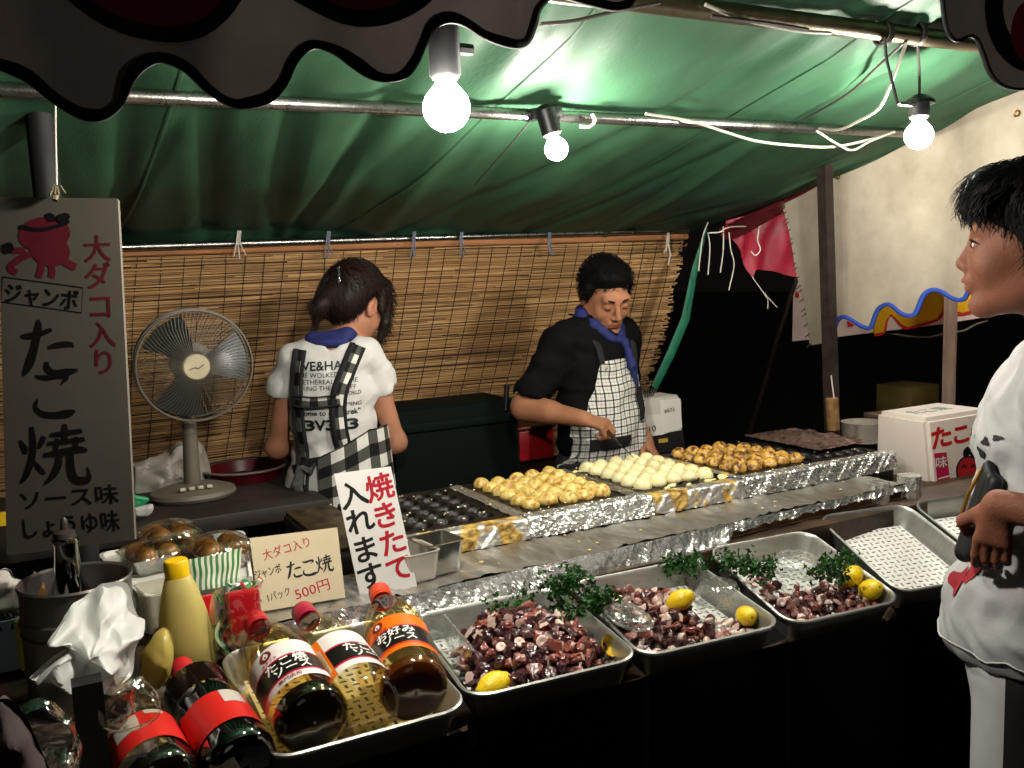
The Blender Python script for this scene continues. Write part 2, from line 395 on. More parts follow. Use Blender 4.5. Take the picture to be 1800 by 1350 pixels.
    Q = []
    for ax in range(3):
        o1, o2 = (ax+1)%3, (ax+2)%3
        sa = [slice(None)]*3; sb = [slice(None)]*3; sa[ax] = slice(0,-1); sb[ax] = slice(1,None)
        A = ins[tuple(sa)]; Bn = ins[tuple(sb)]; e = np.argwhere(A != Bn)
        e = e[(e[:,o1] > 0) & (e[:,o2] > 0) & (e[:,o1] < [nx,ny,nz][o1]) & (e[:,o2] < [nx,ny,nz][o2])]
        if len(e) == 0: continue
        def cell(d1, d2):
            c = e.copy(); c[:,o1] -= d1; c[:,o2] -= d2; return idx[c[:,0],c[:,1],c[:,2]]
        q = np.stack([cell(1,1), cell(0,1), cell(0,0), cell(1,0)], 1); fl = A[e[:,0],e[:,1],e[:,2]]
        q[~fl] = q[~fl][:, ::-1]; Q.append(q)
    Q = np.concatenate(Q); Q = Q[(Q >= 0).all(1)]
    g = G(); g.v = [tuple(p) for p in V.tolist()]; g.f = [tuple(q) for q in Q.tolist()]; g.mi = [0]*len(g.f)
    return g
def smooth_g(g, it=2, lam=.5):
    V = np.array(g.v); E = set()
    e = np.array([(q[i], q[(i+1)%len(q)]) for q in g.f for i in range(len(q))]); 
    for _ in range(it):
        s = np.zeros_like(V); c = np.zeros(len(V)); np.add.at(s, e[:,0], V[e[:,1]]); np.add.at(c, e[:,0], 1)
        V = V*(1-lam)+lam*s/np.maximum(c,1)[:,None]
    g.v = [tuple(p) for p in V.tolist()]; return g
def by_region(g, tests):
    """give the faces whose centre passes a test another material slot"""
    V = np.array(g.v); C = np.array([V[list(q)].mean(0) for q in g.f])
    for mi, t in tests:
        m = t(C[:,0], C[:,1], C[:,2])
        for i in np.nonzero(m)[0]: g.mi[i] = mi
    return g

# ================================================================== THE SETTING
asphalt = M('asphalt', (.03,.03,.032), .85, var=.35, scale=9, bump=.5, bscale=120)
g = G(); g.grid(lambda u,v: (-40+u*80, -20+v*80, 0), 8, 8)
obj('ground', g, asphalt, kind='structure')

# ================================================================== ROOF, POLES AND CLOTHS OF THE STALL
steel_pipe = M('galvanised_pipe', '9a9a96', .28, 1., var=.2, scale=25, bump=.15, bscale=200)
dark_pole = M('dark_painted_pole', '2c2420', .5, .2, var=.4, scale=30, bump=.2)
def ty(y):   # height of the roof sheet over depth
    return float(np.interp(y, [.8,1.28,1.7,2.8,2.95], [2.07,1.985,1.862,1.655,1.615]))
# --- green roof sheet
folds = [(rng.uniform(-.8,2.5), rng.uniform(-.22,.22), rng.uniform(.012,.05), rng.uniform(.004,.016), rng.uniform(-1,1)) for _ in range(46)]
folds += [(.33,.16,.03,.022,1),(.48,.20,.03,.022,1),(.66,.10,.025,.025,1),(.86,.15,.04,.02,-1),(1.35,-.2,.03,.014,1),(1.75,-.15,.03,.014,1),(.2,.05,.03,.02,1)]
def roof(u, v):
    x = -.95+u*3.27; y = .79+v*2.12; z = ty(y)
    s = np.interp(y, [.8,1.15,1.42,1.7,2.3,2.75,2.95], [.3,.0,-1,0,-1,-.1,0])*.018
    for x0, sk, w, a, sg in folds:
        t = (x-x0-sk*(y-1.7))/w
        if abs(t) < 3: s += sg*a*math.exp(-t*t)*np.interp(y, [.8,1.15,1.4,1.7,2.2,2.8], [.5,.5,1,.45,1,.7])
    s += .006*math.sin(3*x+2*y)+.004*math.sin(9*x-4*y+1)
    if v > .97: z -= .02*math.sin(x*9)**2
    return (x, y, z+s)
g = G(); g.grid(roof, 300, 70)
tarp = M('green_tarpaulin', (.026,.086,.042), .62, var=.30, scale=4, bump=.18, bscale=160, col2=(.040,.118,.060), spec=.32, translucent=.08, stretch=(1,.3,1))
r = thing('stall_roof', 'dark green tarpaulin roof sheet sloping down to the back', 'roof', loc=(.7,1.8,1.9))
sh = obj('roof_sheet', g, tarp, r, smooth=True)
g = G()
for u0 in (.16,.37,.565,.76,.93):
    gs = G(); gs.tube([Vector(roof(u0+.006*math.sin(v*3), v))-Vector((0,0,.002)) for v in np.linspace(0,.99,40)], .0045, 6, flat=(1,0,0)); obj('seam', gs, tarp, r)
for i in range(60):
    a = roof(i/60*.999, 1.0); b = roof((i+1)/60*.999, 1.0)
    g.tube([Vector(a)-Vector((0,0,.004)), Vector(b)-Vector((0,0,.004))], .009, 6)
obj('hem', g, tarp, r)
# --- poles
def pole(name, a, b, rad, mat, label, group=None, n=14):
    g = G(); g.tube([a, Vector(a).lerp(Vector(b),.5), b], rad, n)
    return obj(name, g, mat, label=label, cat='pole', group=group)
pm0, pm1 = U(-120,152,y=1.7), U(1585,233,y=1.7)
pole('roof_pole', pm0, pm1, .0125, steel_pipe, 'long silver pipe across the middle of the green roof, behind the bulbs')
pf0, pf1 = U(700,-50,y=1.28), U(1905,100,y=1.28)
pole('roof_pole', pf0, pf1, .018, M('scuffed_pipe','8d8672',.35,.9,var=.35,scale=40,bump=.3,col2='6a5a40'), 'thick scuffed pipe at top right with cords knotted round it')
pb0, pb1 = U(-60,443,y=2.8), U(1212,404,y=2.8)
pole('roof_pole', pb0, pb1, .011, steel_pipe, 'thin rear pipe along the top of the reed blind')
pole('stall_post', (.085,1.93,0), (.062,1.9,1.85), .024, M('black_post_paint','0c0a09',.7,var=.3), 'dark leaning post behind the hanging menu board')
bp = U(1463,752,x=2.20); tp = U(1449,282,y=bp.y)
r = thing('stall_post', 'dark square post at the corner of the cream side sheet', 'post', loc=(bp.x,bp.y,0))
tp = bp+(tp-bp)*1.22; bt = bp-(tp-bp)*(bp.z/(tp-bp).z); g = G(); q = .0165; V = [c+Vector((a*q,b*q,0)) for c in (bt,tp) for a,b in ((-1,-1),(1,-1),(1,1),(-1,1))]
g.add(V, [(0,1,5,4),(1,2,6,5),(2,3,7,6),(3,0,4,7),(4,5,6,7)]); obj('upright', g, dark_pole, r)
g = G(); a = U(1462,700,y=bp.y-.02); g.tube([a, U(1465,755,y=bp.y-.02)], .0195, 10); obj('tape', g, M('brown_tape','7a5a35',.6,var=.4,scale=60), r)
g = G(); g.tube([U(1461,660,y=bp.y-.022), U(1466,700,y=bp.y-.024), U(1464,735,y=bp.y-.024), U(1475,752,y=bp.y-.03)], .0022, 6); obj('string', g, M('white_string','cfcabd',.8), r)
w0 = U(1667,725,x=2.75); w1 = U(1668,520,x=2.75)
r = thing('wooden_post', 'weathered square wooden post of the stall next door', 'post', loc=(w0.x,w0.y,0))
g = G(); g.box((w0.x,w0.y,.85), (.042,.042,1.7), rot=Matrix.Rotation(R(35),3,'Z'), bev=.003)
obj('upright', g, M('weathered_wood','6b5648',.8,var=.35,scale=8,stretch=(6,6,.6),bump=.4,bscale=30), r)
pole('thin_pole', U(1405,470,y=2.75), U(1318,760,y=3.2), .012, dark_pole, 'thin dark pole leaning in the gap beside the blind')

# --- scalloped valance over the front of the stall
YV = .8
VF = frame((0,YV,0), (1,0,0), (0,0,1))              # local (x, z) of the valance's own plane
def v2(px, py): p = U(px, py, y=YV); return np.array([p.x, p.z])
edge = [(-760,60),(-700,110),(-640,150),(-590,158),(-550,130),(-515,75),(-470,48),(-430,62),(-380,105),(-330,148),(-285,158),(-245,130),(-210,85),(-170,58),(-130,60),(-90,80),(-40,105),(0,128),(45,150),(90,185),(140,213),(180,215),(210,195),(225,170),(240,140),(262,118),(290,108),(330,120),(370,150),(410,175),(440,184),(480,178),(505,150),(520,115),(540,93),(560,88),(590,97),(620,118),(650,138),(680,146),(710,140),(730,115),(745,80),(760,55),(785,45),(810,52),(840,75),(870,88),(900,90),(930,78),(950,45),(960,15),(985,-10),(1010,-8),(1040,5),(1080,17),(1110,12),(1125,-5),(1150,-50),(1190,-75),(1230,-60),(1280,-40),(1330,-35),(1365,-60),(1400,-95),(1440,-90),(1490,-65),(1540,-60),(1580,-85),(1610,-115)]
ec = cat_rom([v2(*p) for p in edge], 4)
valance_cloth = M('valance_cloth', '5c5450', .9, var=.22, scale=9, bump=.3, bscale=400, translucent=.06, detail=9)
black_print = M('black_cloth_print', '08090c', .9, var=.1); red_print = M('dark_red_cloth_print', '7c1219', .85, var=.15)
def vwave(x, z, off=0.): return Vector((x, YV+(.012*math.sin(16*x+3*z)+.007*math.sin(37*x+2)+.004*math.sin(61*x-9*z))*min(1.6,max(.3,(2.05-z)*3))-off, z))
def cloth(name, curve, top, wave, mats, hem_w, r, th=.0016, hem_mat=None):
    V = []; n = len(curve); K = 6; g = G()
    for k in range(K+1):
        for p in curve: z = p[1]+(top-p[1])*k/K; V.append(wave(p[0], z))
    g.add(V, [(k*n+i, k*n+i+1, (k+1)*n+i+1, (k+1)*n+i) for k in range(K) for i in range(n-1)])
    obj('cloth', g, mats, r, smooth=True)
    g = G(); V = []
    for i, p in enumerate(curve):
        t = curve[min(i+1,n-1)]-curve[max(i-1,0)]; t = t/np.linalg.norm(t); nn = np.array([-t[1], t[0]]); nn = nn if nn[1] > -.6 else -nn
        q = p+nn*hem_w*(.85+.25*math.sin(i*.37)*math.sin(i*.11+1)); V += [wave(p[0],p[1],.003), wave(q[0],q[1],.003), wave(q[0],q[1],-.003), wave(p[0],p[1],-.003)]
    F4 = []
    for i in range(n-1):
        for a in range(4): b = (a+1)%4; F4.append((4*i+a, 4*i+b, 4*i+4+b, 4*i+4+a))
    g.add(V, F4); obj('hem_band', g, hem_mat or black_print, r, smooth=True)
def disc(r, name, c, rad, wave, off, mat, hole=0., sx=1.):
    g = G(); n = 48
    V = [wave(c[0]+sx*rad*math.cos(2*math.pi*i/n), c[1]+rad*math.sin(2*math.pi*i/n), off) for i in range(n)]
    if hole:
        V += [wave(c[0]+sx*hole*math.cos(2*math.pi*i/n), c[1]+hole*math.sin(2*math.pi*i/n), off) for i in range(n)]; g.add(V, [(i,(i+1)%n,n+(i+1)%n,n+i) for i in range(n)])
    else: g.add(V+[wave(c[0],c[1],off)], [(i,(i+1)%n,n) for i in range(n)])
    obj(name, g, mat, r)
r = thing('valance', 'scalloped grey valance with black hem hanging over the left and middle', 'valance', loc=(.3,YV,1.9))
cloth('valance', ec, 2.05, vwave, valance_cloth, .0095, r)
for (a, b, c_) in (((110,0),(400,0),(258,72)), ((468,0),(760,0),(610,48)), ((-480,0),(-190,0),(-335,72))):
    A, B_, C_ = v2(*a), v2(*b), v2(*c_); w = (B_[0]-A[0])/2; h = A[1]-C_[1] if A[1] > C_[1] else .02
    rad = min((w*w+h*h)/(2*h), .105); cc = ((A[0]+B_[0])/2, C_[1]+rad)
    disc(r, 'printed_ring', cc, rad, vwave, .004, black_print, hole=rad*.86); disc(r, 'printed_disc', cc, rad*.88, vwave, .0032, red_print)
# right-hand flap
def vr2(px, py): p = U(px, py, y=.95); return np.array([p.x, p.z])
edge2 = [(1640,-60),(1655,-15),(1662,30),(1672,58),(1690,72),(1712,64),(1722,68),(1730,90),(1742,130),(1760,152),(1785,160),(1815,152),(1850,110),(1880,80),(1920,110),(1960,150)]
e2 = cat_rom([vr2(*p) for p in edge2], 4)
def vwave2(x, z, off=0.): return Vector((x, .95+.008*math.sin(20*x)-off, z))
r = thing('valance', 'dark scalloped valance flap with red print in the top right corner', 'valance', loc=(1.5,.95,1.95))
cloth('valance', e2, 2.1, vwave2, M('valance_flap_cloth','4a4440',.9,var=.12,scale=30,bump=.3,bscale=400,translucent=.1), .005, r)
disc(r, 'printed_ring', vr2(1800,20), .098, vwave2, .004, black_print, hole=.06); disc(r, 'printed_disc', vr2(1800,60), .05, vwave2, .0045, M('red_cloth_print','a3202a',.85), sx=.9)

# --- cream side sheet with blue scallop hem, grommets and lacing
XC = 2.28
def c2(u, v): p = U(1200+u/3, 330+v/3, x=XC); return np.array([-p.y, p.z])     # (-y, z) so that it reads left to right as seen
def cwave(a, z, off=0.): return Vector((XC+.012*math.sin(9*a+z*3)+.006*math.sin(25*a)-off, -a, z))
bot = [(662,832),(720,825),(770,815),(800,800),(825,750),(845,700),(870,690),(905,710),(940,735),(980,750),(1005,740),(1020,700),(1040,650),(1080,625),(1110,635),(1150,670),(1190,685),(1225,675),(1245,630),(1265,575),(1300,550),(1340,560),(1390,590),(1440,605),(1480,595),(1500,570),(1530,510),(1570,480),(1610,490),(1660,530),(1720,545),(1760,530),(1785,470),(1830,430),(1900,450),(2000,500)]
bc = cat_rom([c2(*p) for p in bot], 4)
lft = cat_rom([c2(*p) for p in [(530,90),(562,230),(592,430),(627,620),(662,832)]], 8)
canvas = M('cream_canvas', '918876', .85, var=.16, scale=4.5, bump=.25, bscale=200, col2='aaa190', translucent=.22, detail=10)
r = thing('side_sheet', 'cream canvas side sheet with blue scalloped hem behind the boy', 'cloth', loc=(XC,1.7,1.5))
g = G(); n = len(bc); K = 14; V = []
tl, tr = c2(530,90), c2(1840,-560)
for k in range(K+1):
    for i, p in enumerate(bc):
        u = (p[0]-bc[0][0])/(bc[-1][0]-bc[0][0]); lx = np.interp(p[1], [q[1] for q in lft][::-1], [q[0] for q in lft][::-1])
        t = tl+(tr-tl)*u; s = k/K; a = p[0]+(t[0]-p[0])*s; z = p[1]+(t[1]-p[1])*s
        if u < .15: a += (np.interp(z, [q[1] for q in lft][::-1], [q[0] for q in lft][::-1])-(bc[0][0]+(tl[0]-bc[0][0])*s))*(1-u/.15)
        V.append(cwave(a, z))
g.add(V, [(k*n+i, k*n+i+1, (k+1)*n+i+1, (k+1)*n+i) for k in range(K) for i in range(n-1)]); obj('sheet', g, canvas, r, smooth=True)
g = G(); V = []
for i, p in enumerate(bc[10:]):
    cv = bc[10:]; m_ = len(cv); t = cv[min(i+1,m_-1)]-cv[max(i-1,0)]; t = t/np.linalg.norm(t); q = p+np.array([-t[1],t[0]])*.012
    V += [cwave(p[0],p[1],.004), cwave(q[0],q[1],.004), cwave(q[0],q[1],-.004), cwave(p[0],p[1],-.004)]
F4 = [(4*i+a, 4*i+(a+1)%4, 4*i+4+(a+1)%4, 4*i+4+a) for i in range(len(bc[10:])-1) for a in range(4)]
g.add(V, F4); obj('hem_band', g, M('blue_binding','24449c',.7,var=.12), r, smooth=True)
g = G()
for i in range(20): q = lft[int(i*(len(lft)-1)/19)]; g.tube([cwave(q[0]-.008,q[1]-.006,.006), cwave(q[0]+.012,q[1]+.006,.006)], .0018, 5)
obj('lacing', g, M('brown_lace','5a4434',.9), r)
brass = M('brass_eyelet','8a6a35',.35,.9)
for u, v in ((836,262+0),(1778,-560+170),(530+12,100)):
    q = c2(u, v-330+330) if u != 836 else c2(838,-58)
    g = G(); mt = frame(cwave(q[0],q[1],.006), (0,-1,0), (0,0,1)); g.lathe([(.005,0),(.009,.001),(.009,-.001),(.005,-.002)], 14, mt); obj('eyelet', g, brass, r)
# --- neighbour's valance beyond the sheet
XN = 2.85
def n2(u, v): p = U(1200+u/3, 330+v/3, x=XN); return np.array([-p.y, p.z])
NF = frame((XN,0,0), (0,-1,0), (0,0,1))
r = thing('valance', 'pink and white valance of the next stall with yellow waves edged red', 'valance', loc=(XN,1.9,1.4))
g = G(); g.prism([n2(*p) for p in [(578,810),(830,785),(1360,720),(1700,665),(2100,590),(2100,250),(900,450),(585,430)]], NF, .003); obj('cloth', g, M('pink_white_cloth','e8d2cb',.85,var=.06,translucent=.3), r, smooth=False)
y1 = [(1010,772),(1060,760),(1075,700),(1100,665),(1130,690),(1160,722),(1190,735),(1340,692),(1370,650),(1382,590)]
y2 = [(1405,610),(1440,650),(1480,660),(1560,636),(1640,600)]
NO = NF @ Matrix.Translation((0,0,.002)); yel = M('yellow_cloth','e9b40c',.8,var=.08,translucent=.3); redc = M('red_cloth','c51a1e',.8,var=.1,translucent=.2)
for yy in (y1, y2):
    top_ = [(p[0], 500) for p in (yy[-1], yy[0])]
    g = G(); g.prism([n2(*p) for p in yy+top_], NO, .0015); obj('yellow_wave', g, yel, r, smooth=False)
    g = G(); ribbon(g, cat_rom([n2(*p) for p in yy], 4), .017, plane_fn(NF, .004)); obj('red_edge', g, redc, r, smooth=False)
g = G(); g.prism([n2(*p) for p in [(868,700),(905,722),(900,732),(872,734)]], NO, .001); obj('red_mark', g, redc, r, smooth=False)
g = G(); g.prism([n2(*p) for p in [(596,545),(616,560),(614,580),(596,578)]], NO, .001); obj('red_mark', g, redc, r, smooth=False)
g = G(); g.tube([NF @ Vector((*n2(*p),-.01)) for p in [(1090,770),(1180,785),(1290,790),(1370,770),(1480,755),(1540,720),(1600,700)]], .004, 6); obj('wire', g, M('grey_wire','6b6560',.6), label='thin grey wire sagging below the pink valance next door', cat='wire')
# --- dark red cloth under the roof edge and hanging at the rear corner
YR = 2.62
def q2(u, v): p = U(1200+u/3, 330+v/3, y=YR); return np.array([p.x, p.z])
RF = frame((0,YR,0), (1,0,0), (0,0,1)); red_tarp = M('crimson_tarpaulin','96122e',.55,var=.25,scale=6,bump=.2,translucent=.12)
def drapery(name, poly, fn, nrm, mat, label):
    g = G(); P = [np.array(p) for p in poly]; c = sum(P)/len(P); V = []; m_ = 8
    ring = cat_rom(P+[P[0]], 4)[:-1]; n = len(ring)
    for k in range(m_+1):
        for p in ring: q = c+(p-c)*(1-k/m_*.999); V.append(fn(q[0],q[1])+nrm*(.012*math.sin(30*q[0]+9*q[1])+.008*math.sin(55*q[0]-20*q[1])))
    g.add(V, [(k*n+i, k*n+(i+1)%n, (k+1)*n+(i+1)%n, (k+1)*n+i) for k in range(m_) for i in range(n)])
    return obj(name, g, mat, smooth=True, label=label, cat='cloth')
drapery('red_cloth', [q2(*p) for p in [(228,175),(350,140),(500,100),(545,170),(585,400),(590,470),(480,440),(377,432),(347,466),(292,335),(240,230)]], lambda a,b: Vector((a,YR,b)), Vector((0,1,0)), red_tarp, 'crimson cloth hanging in the rear corner right of the blind')
def s2(px, py): p = U(px, py, x=2.34); return np.array([-p.y, p.z])
drapery('red_cloth', [s2(*p) for p in [(1262,402),(1380,348),(1480,302),(1575,240),(1690,190),(1820,130),(1820,185),(1690,235),(1560,280),(1480,318),(1380,370),(1290,420)]], lambda a,b: Vector((2.34,-a,b)), Vector((1,0,0)), M('dark_red_tarpaulin','5c0f1a',.6,var=.25,translucent=.1), 'dark red strip of cloth under the right edge of the green roof')
wstr = M('white_string','cfcabd',.8)
g = G(); g.tube([Vector((q[0],YR-.01,q[1])) for q in [q2(*p) for p in [(348,455),(370,490),(410,545),(440,590),(438,640)]]], .002, 6); g.tube([Vector((q[0],YR-.01,q[1])) for q in [q2(*p) for p in [(412,548),(450,590),(488,630)]]], .002, 6)
obj('string', g, wstr, label='white string tied to the lowest corner of the crimson cloth', cat='string')
for j, (pts, lab) in enumerate(((((105,185),(75,270),(55,440)),'white string end hanging furthest left below the roof corner'), (((95,240),(105,320),(95,460)),'short straight white string hanging beside the green strap'), (((165,210),(165,330),(150,450)),'thin greyish string hanging between the two long white ones'), (((185,240),(195,330),(212,410),(185,540)),'longest white string hanging from the roof corner'), (((290,150),(330,200),(325,280),(340,330),(315,360),(290,340)),'curled white string in front of the crimson cloth'), (((60,245),(120,240),(170,215),(330,210)),'white string stretched level under the roof corner'))):
    g = G(); g.tube([Vector((q[0],YR-.03-.01*j,q[1])) for q in cat_rom([q2(*p) for p in pts], 4)], .0024, 6); obj('string', g, wstr, label=lab, cat='string')
g = G(); g.tube([U(*p, y=2.72) for p in [(1242,400),(1222,470),(1205,560),(1180,620),(1150,682)]], [.006,.014,.02,.02,.016], 10, flat=(1,0,0))
obj('green_strap', g, M('green_webbing','0f6a4c',.6,var=.25,scale=30,translucent=.15), label='twisted green strap hanging from the roof corner beside the blind', cat='strap')

# ================================================================== REED BLIND
YB = 2.83
def blind(a, h):   # a along X at the top (m), h down from the top (m)
    hh = h/.72
    return Vector((a-.07*hh-.035*hh*hh*a, YB+.16*hh+.012*math.sin(a*4+h*3), 1.605+.012*a-h+.016*math.sin(2.2*a)*hh))
r = thing('reed_blind', 'golden brown reed blind hanging across the back of the stall', 'blind', loc=(1.2,YB,1.6))
g = G(); NR = 168
for k in range(NR):
    h = .022+k*.00472; x0 = -.35; x1 = 2.30+random.uniform(-.02,.02); cur = x0
    while cur < x1:
        ln = random.uniform(.25,.9); e = min(x1, cur+ln); ht = h+random.uniform(-.0016,.0016); hb = ht+random.uniform(-.0024,.0024); rr_ = random.uniform(.0017,.0027); mid = (cur+e)/2
        yo = random.uniform(-.003,.003); g.cur = random.choice((0,0,1,2))
        P3 = [blind(cur,ht), blind(mid,(ht+hb)/2+random.uniform(-.0015,.0015)), blind(e,hb)]; o = len(g.v)
        for p in P3: g.v += [(p.x,p.y+yo,p.z+rr_),(p.x,p.y-rr_+yo,p.z),(p.x,p.y+yo,p.z-rr_)]
        for s in range(2):
            for q in range(2): g.f.append((o+s*3+q, o+s*3+q+1, o+s*3+4+q, o+s*3+3+q)); g.mi.append(g.cur)
        cur = e+random.uniform(-.01,.002)
rk = dict(rough=.75, var=.35, scale=18, stretch=(.25,6,6))
obj('reeds', g, [M('reed_gold','a27c4e',**rk), M('reed_pale','b69262',**rk), M('reed_brown','866540',**rk)], r, smooth=True, kind='stuff')
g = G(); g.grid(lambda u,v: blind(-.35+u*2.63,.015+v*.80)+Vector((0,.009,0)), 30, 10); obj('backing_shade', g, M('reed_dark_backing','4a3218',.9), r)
strm = M('dark_thread','241812',.9)
for i in range(43):
    a = -.28+i*.060+random.uniform(-.005,.005); g = G(); wb = random.uniform(-.006,.006)
    g.tube([blind(a+wb*math.sin(h*9), h)-Vector((0,.005,0)) for h in [.02+.07*k for k in range(12)]], .0013, 4); obj('thread', g, strm, r)
g = G()
P0 = [blind(-.35+2.66*i/24, .004) for i in range(25)]
g.tube([p-Vector((0,.004,0)) for p in P0], .012, 8); obj('top_batten', g, M('batten_wood','a9744a',.7,var=.2,scale=20,stretch=(.3,4,4)), r)
for i, px in enumerate((418,575,725,808,962,1170)):
    p = U(px, 424, y=2.785); g = G()
    for k in range(3): g.tube([p+Vector((.004*k,-.012,.03)), p+Vector((.005*k-.008,-.016,-.006)), p+Vector((random.uniform(-.02,.02),-.012,-.04-.02*random.random()))], .0022, 5)
    if i == 5: g.tube([p+Vector((0,-.014,0)), p+Vector((.008,-.016,-.05)), p+Vector((-.002,-.016,-.09))], .003, 5)
    obj('tie_string', g, [M('blue_grey_string','6f7684',.8), wstr][i in (0,5)], r)

# ================================================================== BARE BULBS AND CORDS
glow = bpy.data.materials.new('lit_bulb'); glow.use_nodes = True; nt = glow.node_tree; nt.nodes.remove(nt.nodes['Principled BSDF'])
em = nt.nodes.new('ShaderNodeEmission'); em.inputs[0].default_value = (1.0,.93,.83,1); em.inputs[1].default_value = BULB; nt.links.new(em.outputs[0], nt.nodes['Material Output'].inputs['Surface'])
blk = M('black_plastic','0d0d0e',.45,var=.2); cordm = M('dark_cord','2a2620',.6); wcable = M('white_cable','a9a598',.5,var=.08)
def bulb(p, rad, up, label, sock=.06, hook=None):
    up = Vector(up).normalized(); r = thing('light_bulb', label, 'light bulb', loc=p); m = along(Vector(p), Vector(p)+up)
    g = G(); prof = [(.001,-rad)]+[(rad*math.sin(a), -rad*math.cos(a)) for a in [R(d) for d in (20,40,60,80,100,120,138)]]+[(rad*.42,rad*1.02),(rad*.36,rad*1.2)]
    g.lathe(prof, 14, m); obj('glass_bulb', g, glow, r)
    g = G(); g.lathe([(.0,rad*1.18),(.017,rad*1.18),(.021,rad*1.35),(.021,rad*1.35+sock),(.012,rad*1.35+sock+.01),(0,rad*1.35+sock+.012)], 12, m); obj('socket', g, blk, r)
    return r, m @ Vector((0,0,rad*1.35+sock+.01))
b1 = U(785,190,y=1.12); r1, t1 = bulb(b1, .031, (0,0,1), 'largest dazzling bulb hanging left of centre under the green roof')
g = G(); g.tube([t1, t1+Vector((.0,.0,.05)), t1+Vector((-.002,0,.12))], .0035, 6); obj('cord', g, cordm, r1)
g = G(); g.tube([t1+Vector((.02,0,-.035)), t1+Vector((.04,0,-.035))], .008, 8); obj('switch_key', g, blk, r1)
b2 = U(978,262,y=1.66); r2, t2 = bulb(b2, .024, (-.25,.1,1), 'smaller bulb clamped to the silver middle pipe', sock=.05)
cp = U(955,200,y=1.69)
g = G(); g.box(cp, (.075,.04,.024), rot=Matrix.Rotation(R(-8),3,'Y'), bev=.005); g.box(cp+Vector((.012,-.01,-.022)), (.03,.03,.03), bev=.004); obj('clamp', g, blk, r2)
b3 = U(1615,238,y=1.33); r3, t3 = bulb(b3, .029, (0,0,1), 'bulb hanging on the right in front of the cream side sheet', sock=.035)
k3 = U(1612,66,y=1.27)
g = G(); g.tube([t3, t3.lerp(k3,.5)+Vector((.003,0,0)), k3], .0032, 6); obj('cord', g, cordm, r3)
g = G(); g.lathe([(.012,0),(.03,-.012),(.032,-.02)], 14, Matrix.Translation(t3)); obj('shade_cap', g, blk, r3)
g = G(); g.box(b3+Vector((-.02,0,.062)), (.09,.012,.008), bev=.002); obj('metal_bar', g, steel_pipe, r3)
def cable(pts, y, mat, label, rad=.003, ys=None, nm='power_cable'):
    P = [U(*p, y=(y if ys is None else ys[i])) for i, p in enumerate(pts)]
    g = G(); g.tube([Vector(p) for p in cat_rom([tuple(q) for q in P], 5)], rad, 7); return obj(nm, g, mat, label=label, cat='cable')
cable([(1135,200),(1210,212),(1275,232),(1330,248),(1400,256),(1465,258),(1530,245),(1572,232)], 1.66, wcable, 'white double cable sagging below the middle pipe at right', .0034)
cable([(1435,230),(1470,252),(1498,264),(1530,248),(1572,232)], 1.64, wcable, 'white loop of cable drooping left of the right bulb')
cable([(1595,70),(1565,150),(1545,190),(1510,212),(1475,228),(1440,226)], 1.4, wcable, 'white cable curving from the thick pipe down to the middle pipe', .0034, ys=[1.27,1.32,1.4,1.5,1.6,1.68])
cable([(1555,60),(1558,100),(1565,130),(1578,182)], 1.27, cordm, 'thin dark cord hanging left of the right bulb from the thick pipe', .003)
cable([(1592,72),(1545,115),(1490,165),(1410,212)], 1.4, cordm, 'dark cord stretched straight from the thick pipe to the middle pipe', .003, ys=[1.27,1.38,1.52,1.69])
cable([(1040,200),(1046,212),(1036,222),(1020,222)], 1.675, wcable, 'small white cable loop round the middle pipe beside the clamp bulb', .004)
cable([(950,42),(1000,38),(1040,30),(1090,18),(1160,5)], 1.2, cordm, 'dark cord along the roof sheet near the top edge', .003)
cable([(1240,8),(1290,28),(1340,42),(1410,55),(1460,58)], 1.255, wcable, 'pale cord lying along the thick pipe at top right', .0035)
cable([(1250,28),(1310,36),(1360,42),(1420,52)], 1.25, cordm, 'dark cord taped along the thick pipe at top right', .0035)
cable([(930,215),(905,245),(870,285),(835,325)], 1.75, cordm, 'thin dark cord slanting down left of the clamp bulb', .0016, ys=[1.68,1.8,1.95,2.1])
for px, lab in ((1553,'loop of dark cord knotted round the thick pipe, left of the bulb cord'), (1612,'thick knot of dark cord round the thick pipe above the right bulb')):
    p = U(px, 60, y=1.28); g = G()
    for k in range(3): g.tube([p+Vector((.004*k-.004, .021*math.cos(t), .021*math.sin(t))) for t in [2*math.pi*i/14 for i in range(15)]], .0032, 6)
    obj('cord_knot', g, cordm, label=lab, cat='cord')

# a bulb of the stall next door, behind the cream sheet, lights its pink valance
b4 = Vector((2.62,1.80,1.80)); r4, t4 = bulb(b4, .026, (0,0,1), 'bulb of the next stall hidden behind the cream side sheet', sock=.035)
g = G(); g.tube([t4, t4+Vector((0,0,.12)), t4+Vector((.0,.02,.3))], .0032, 6); obj('cord', g, cordm, r4)

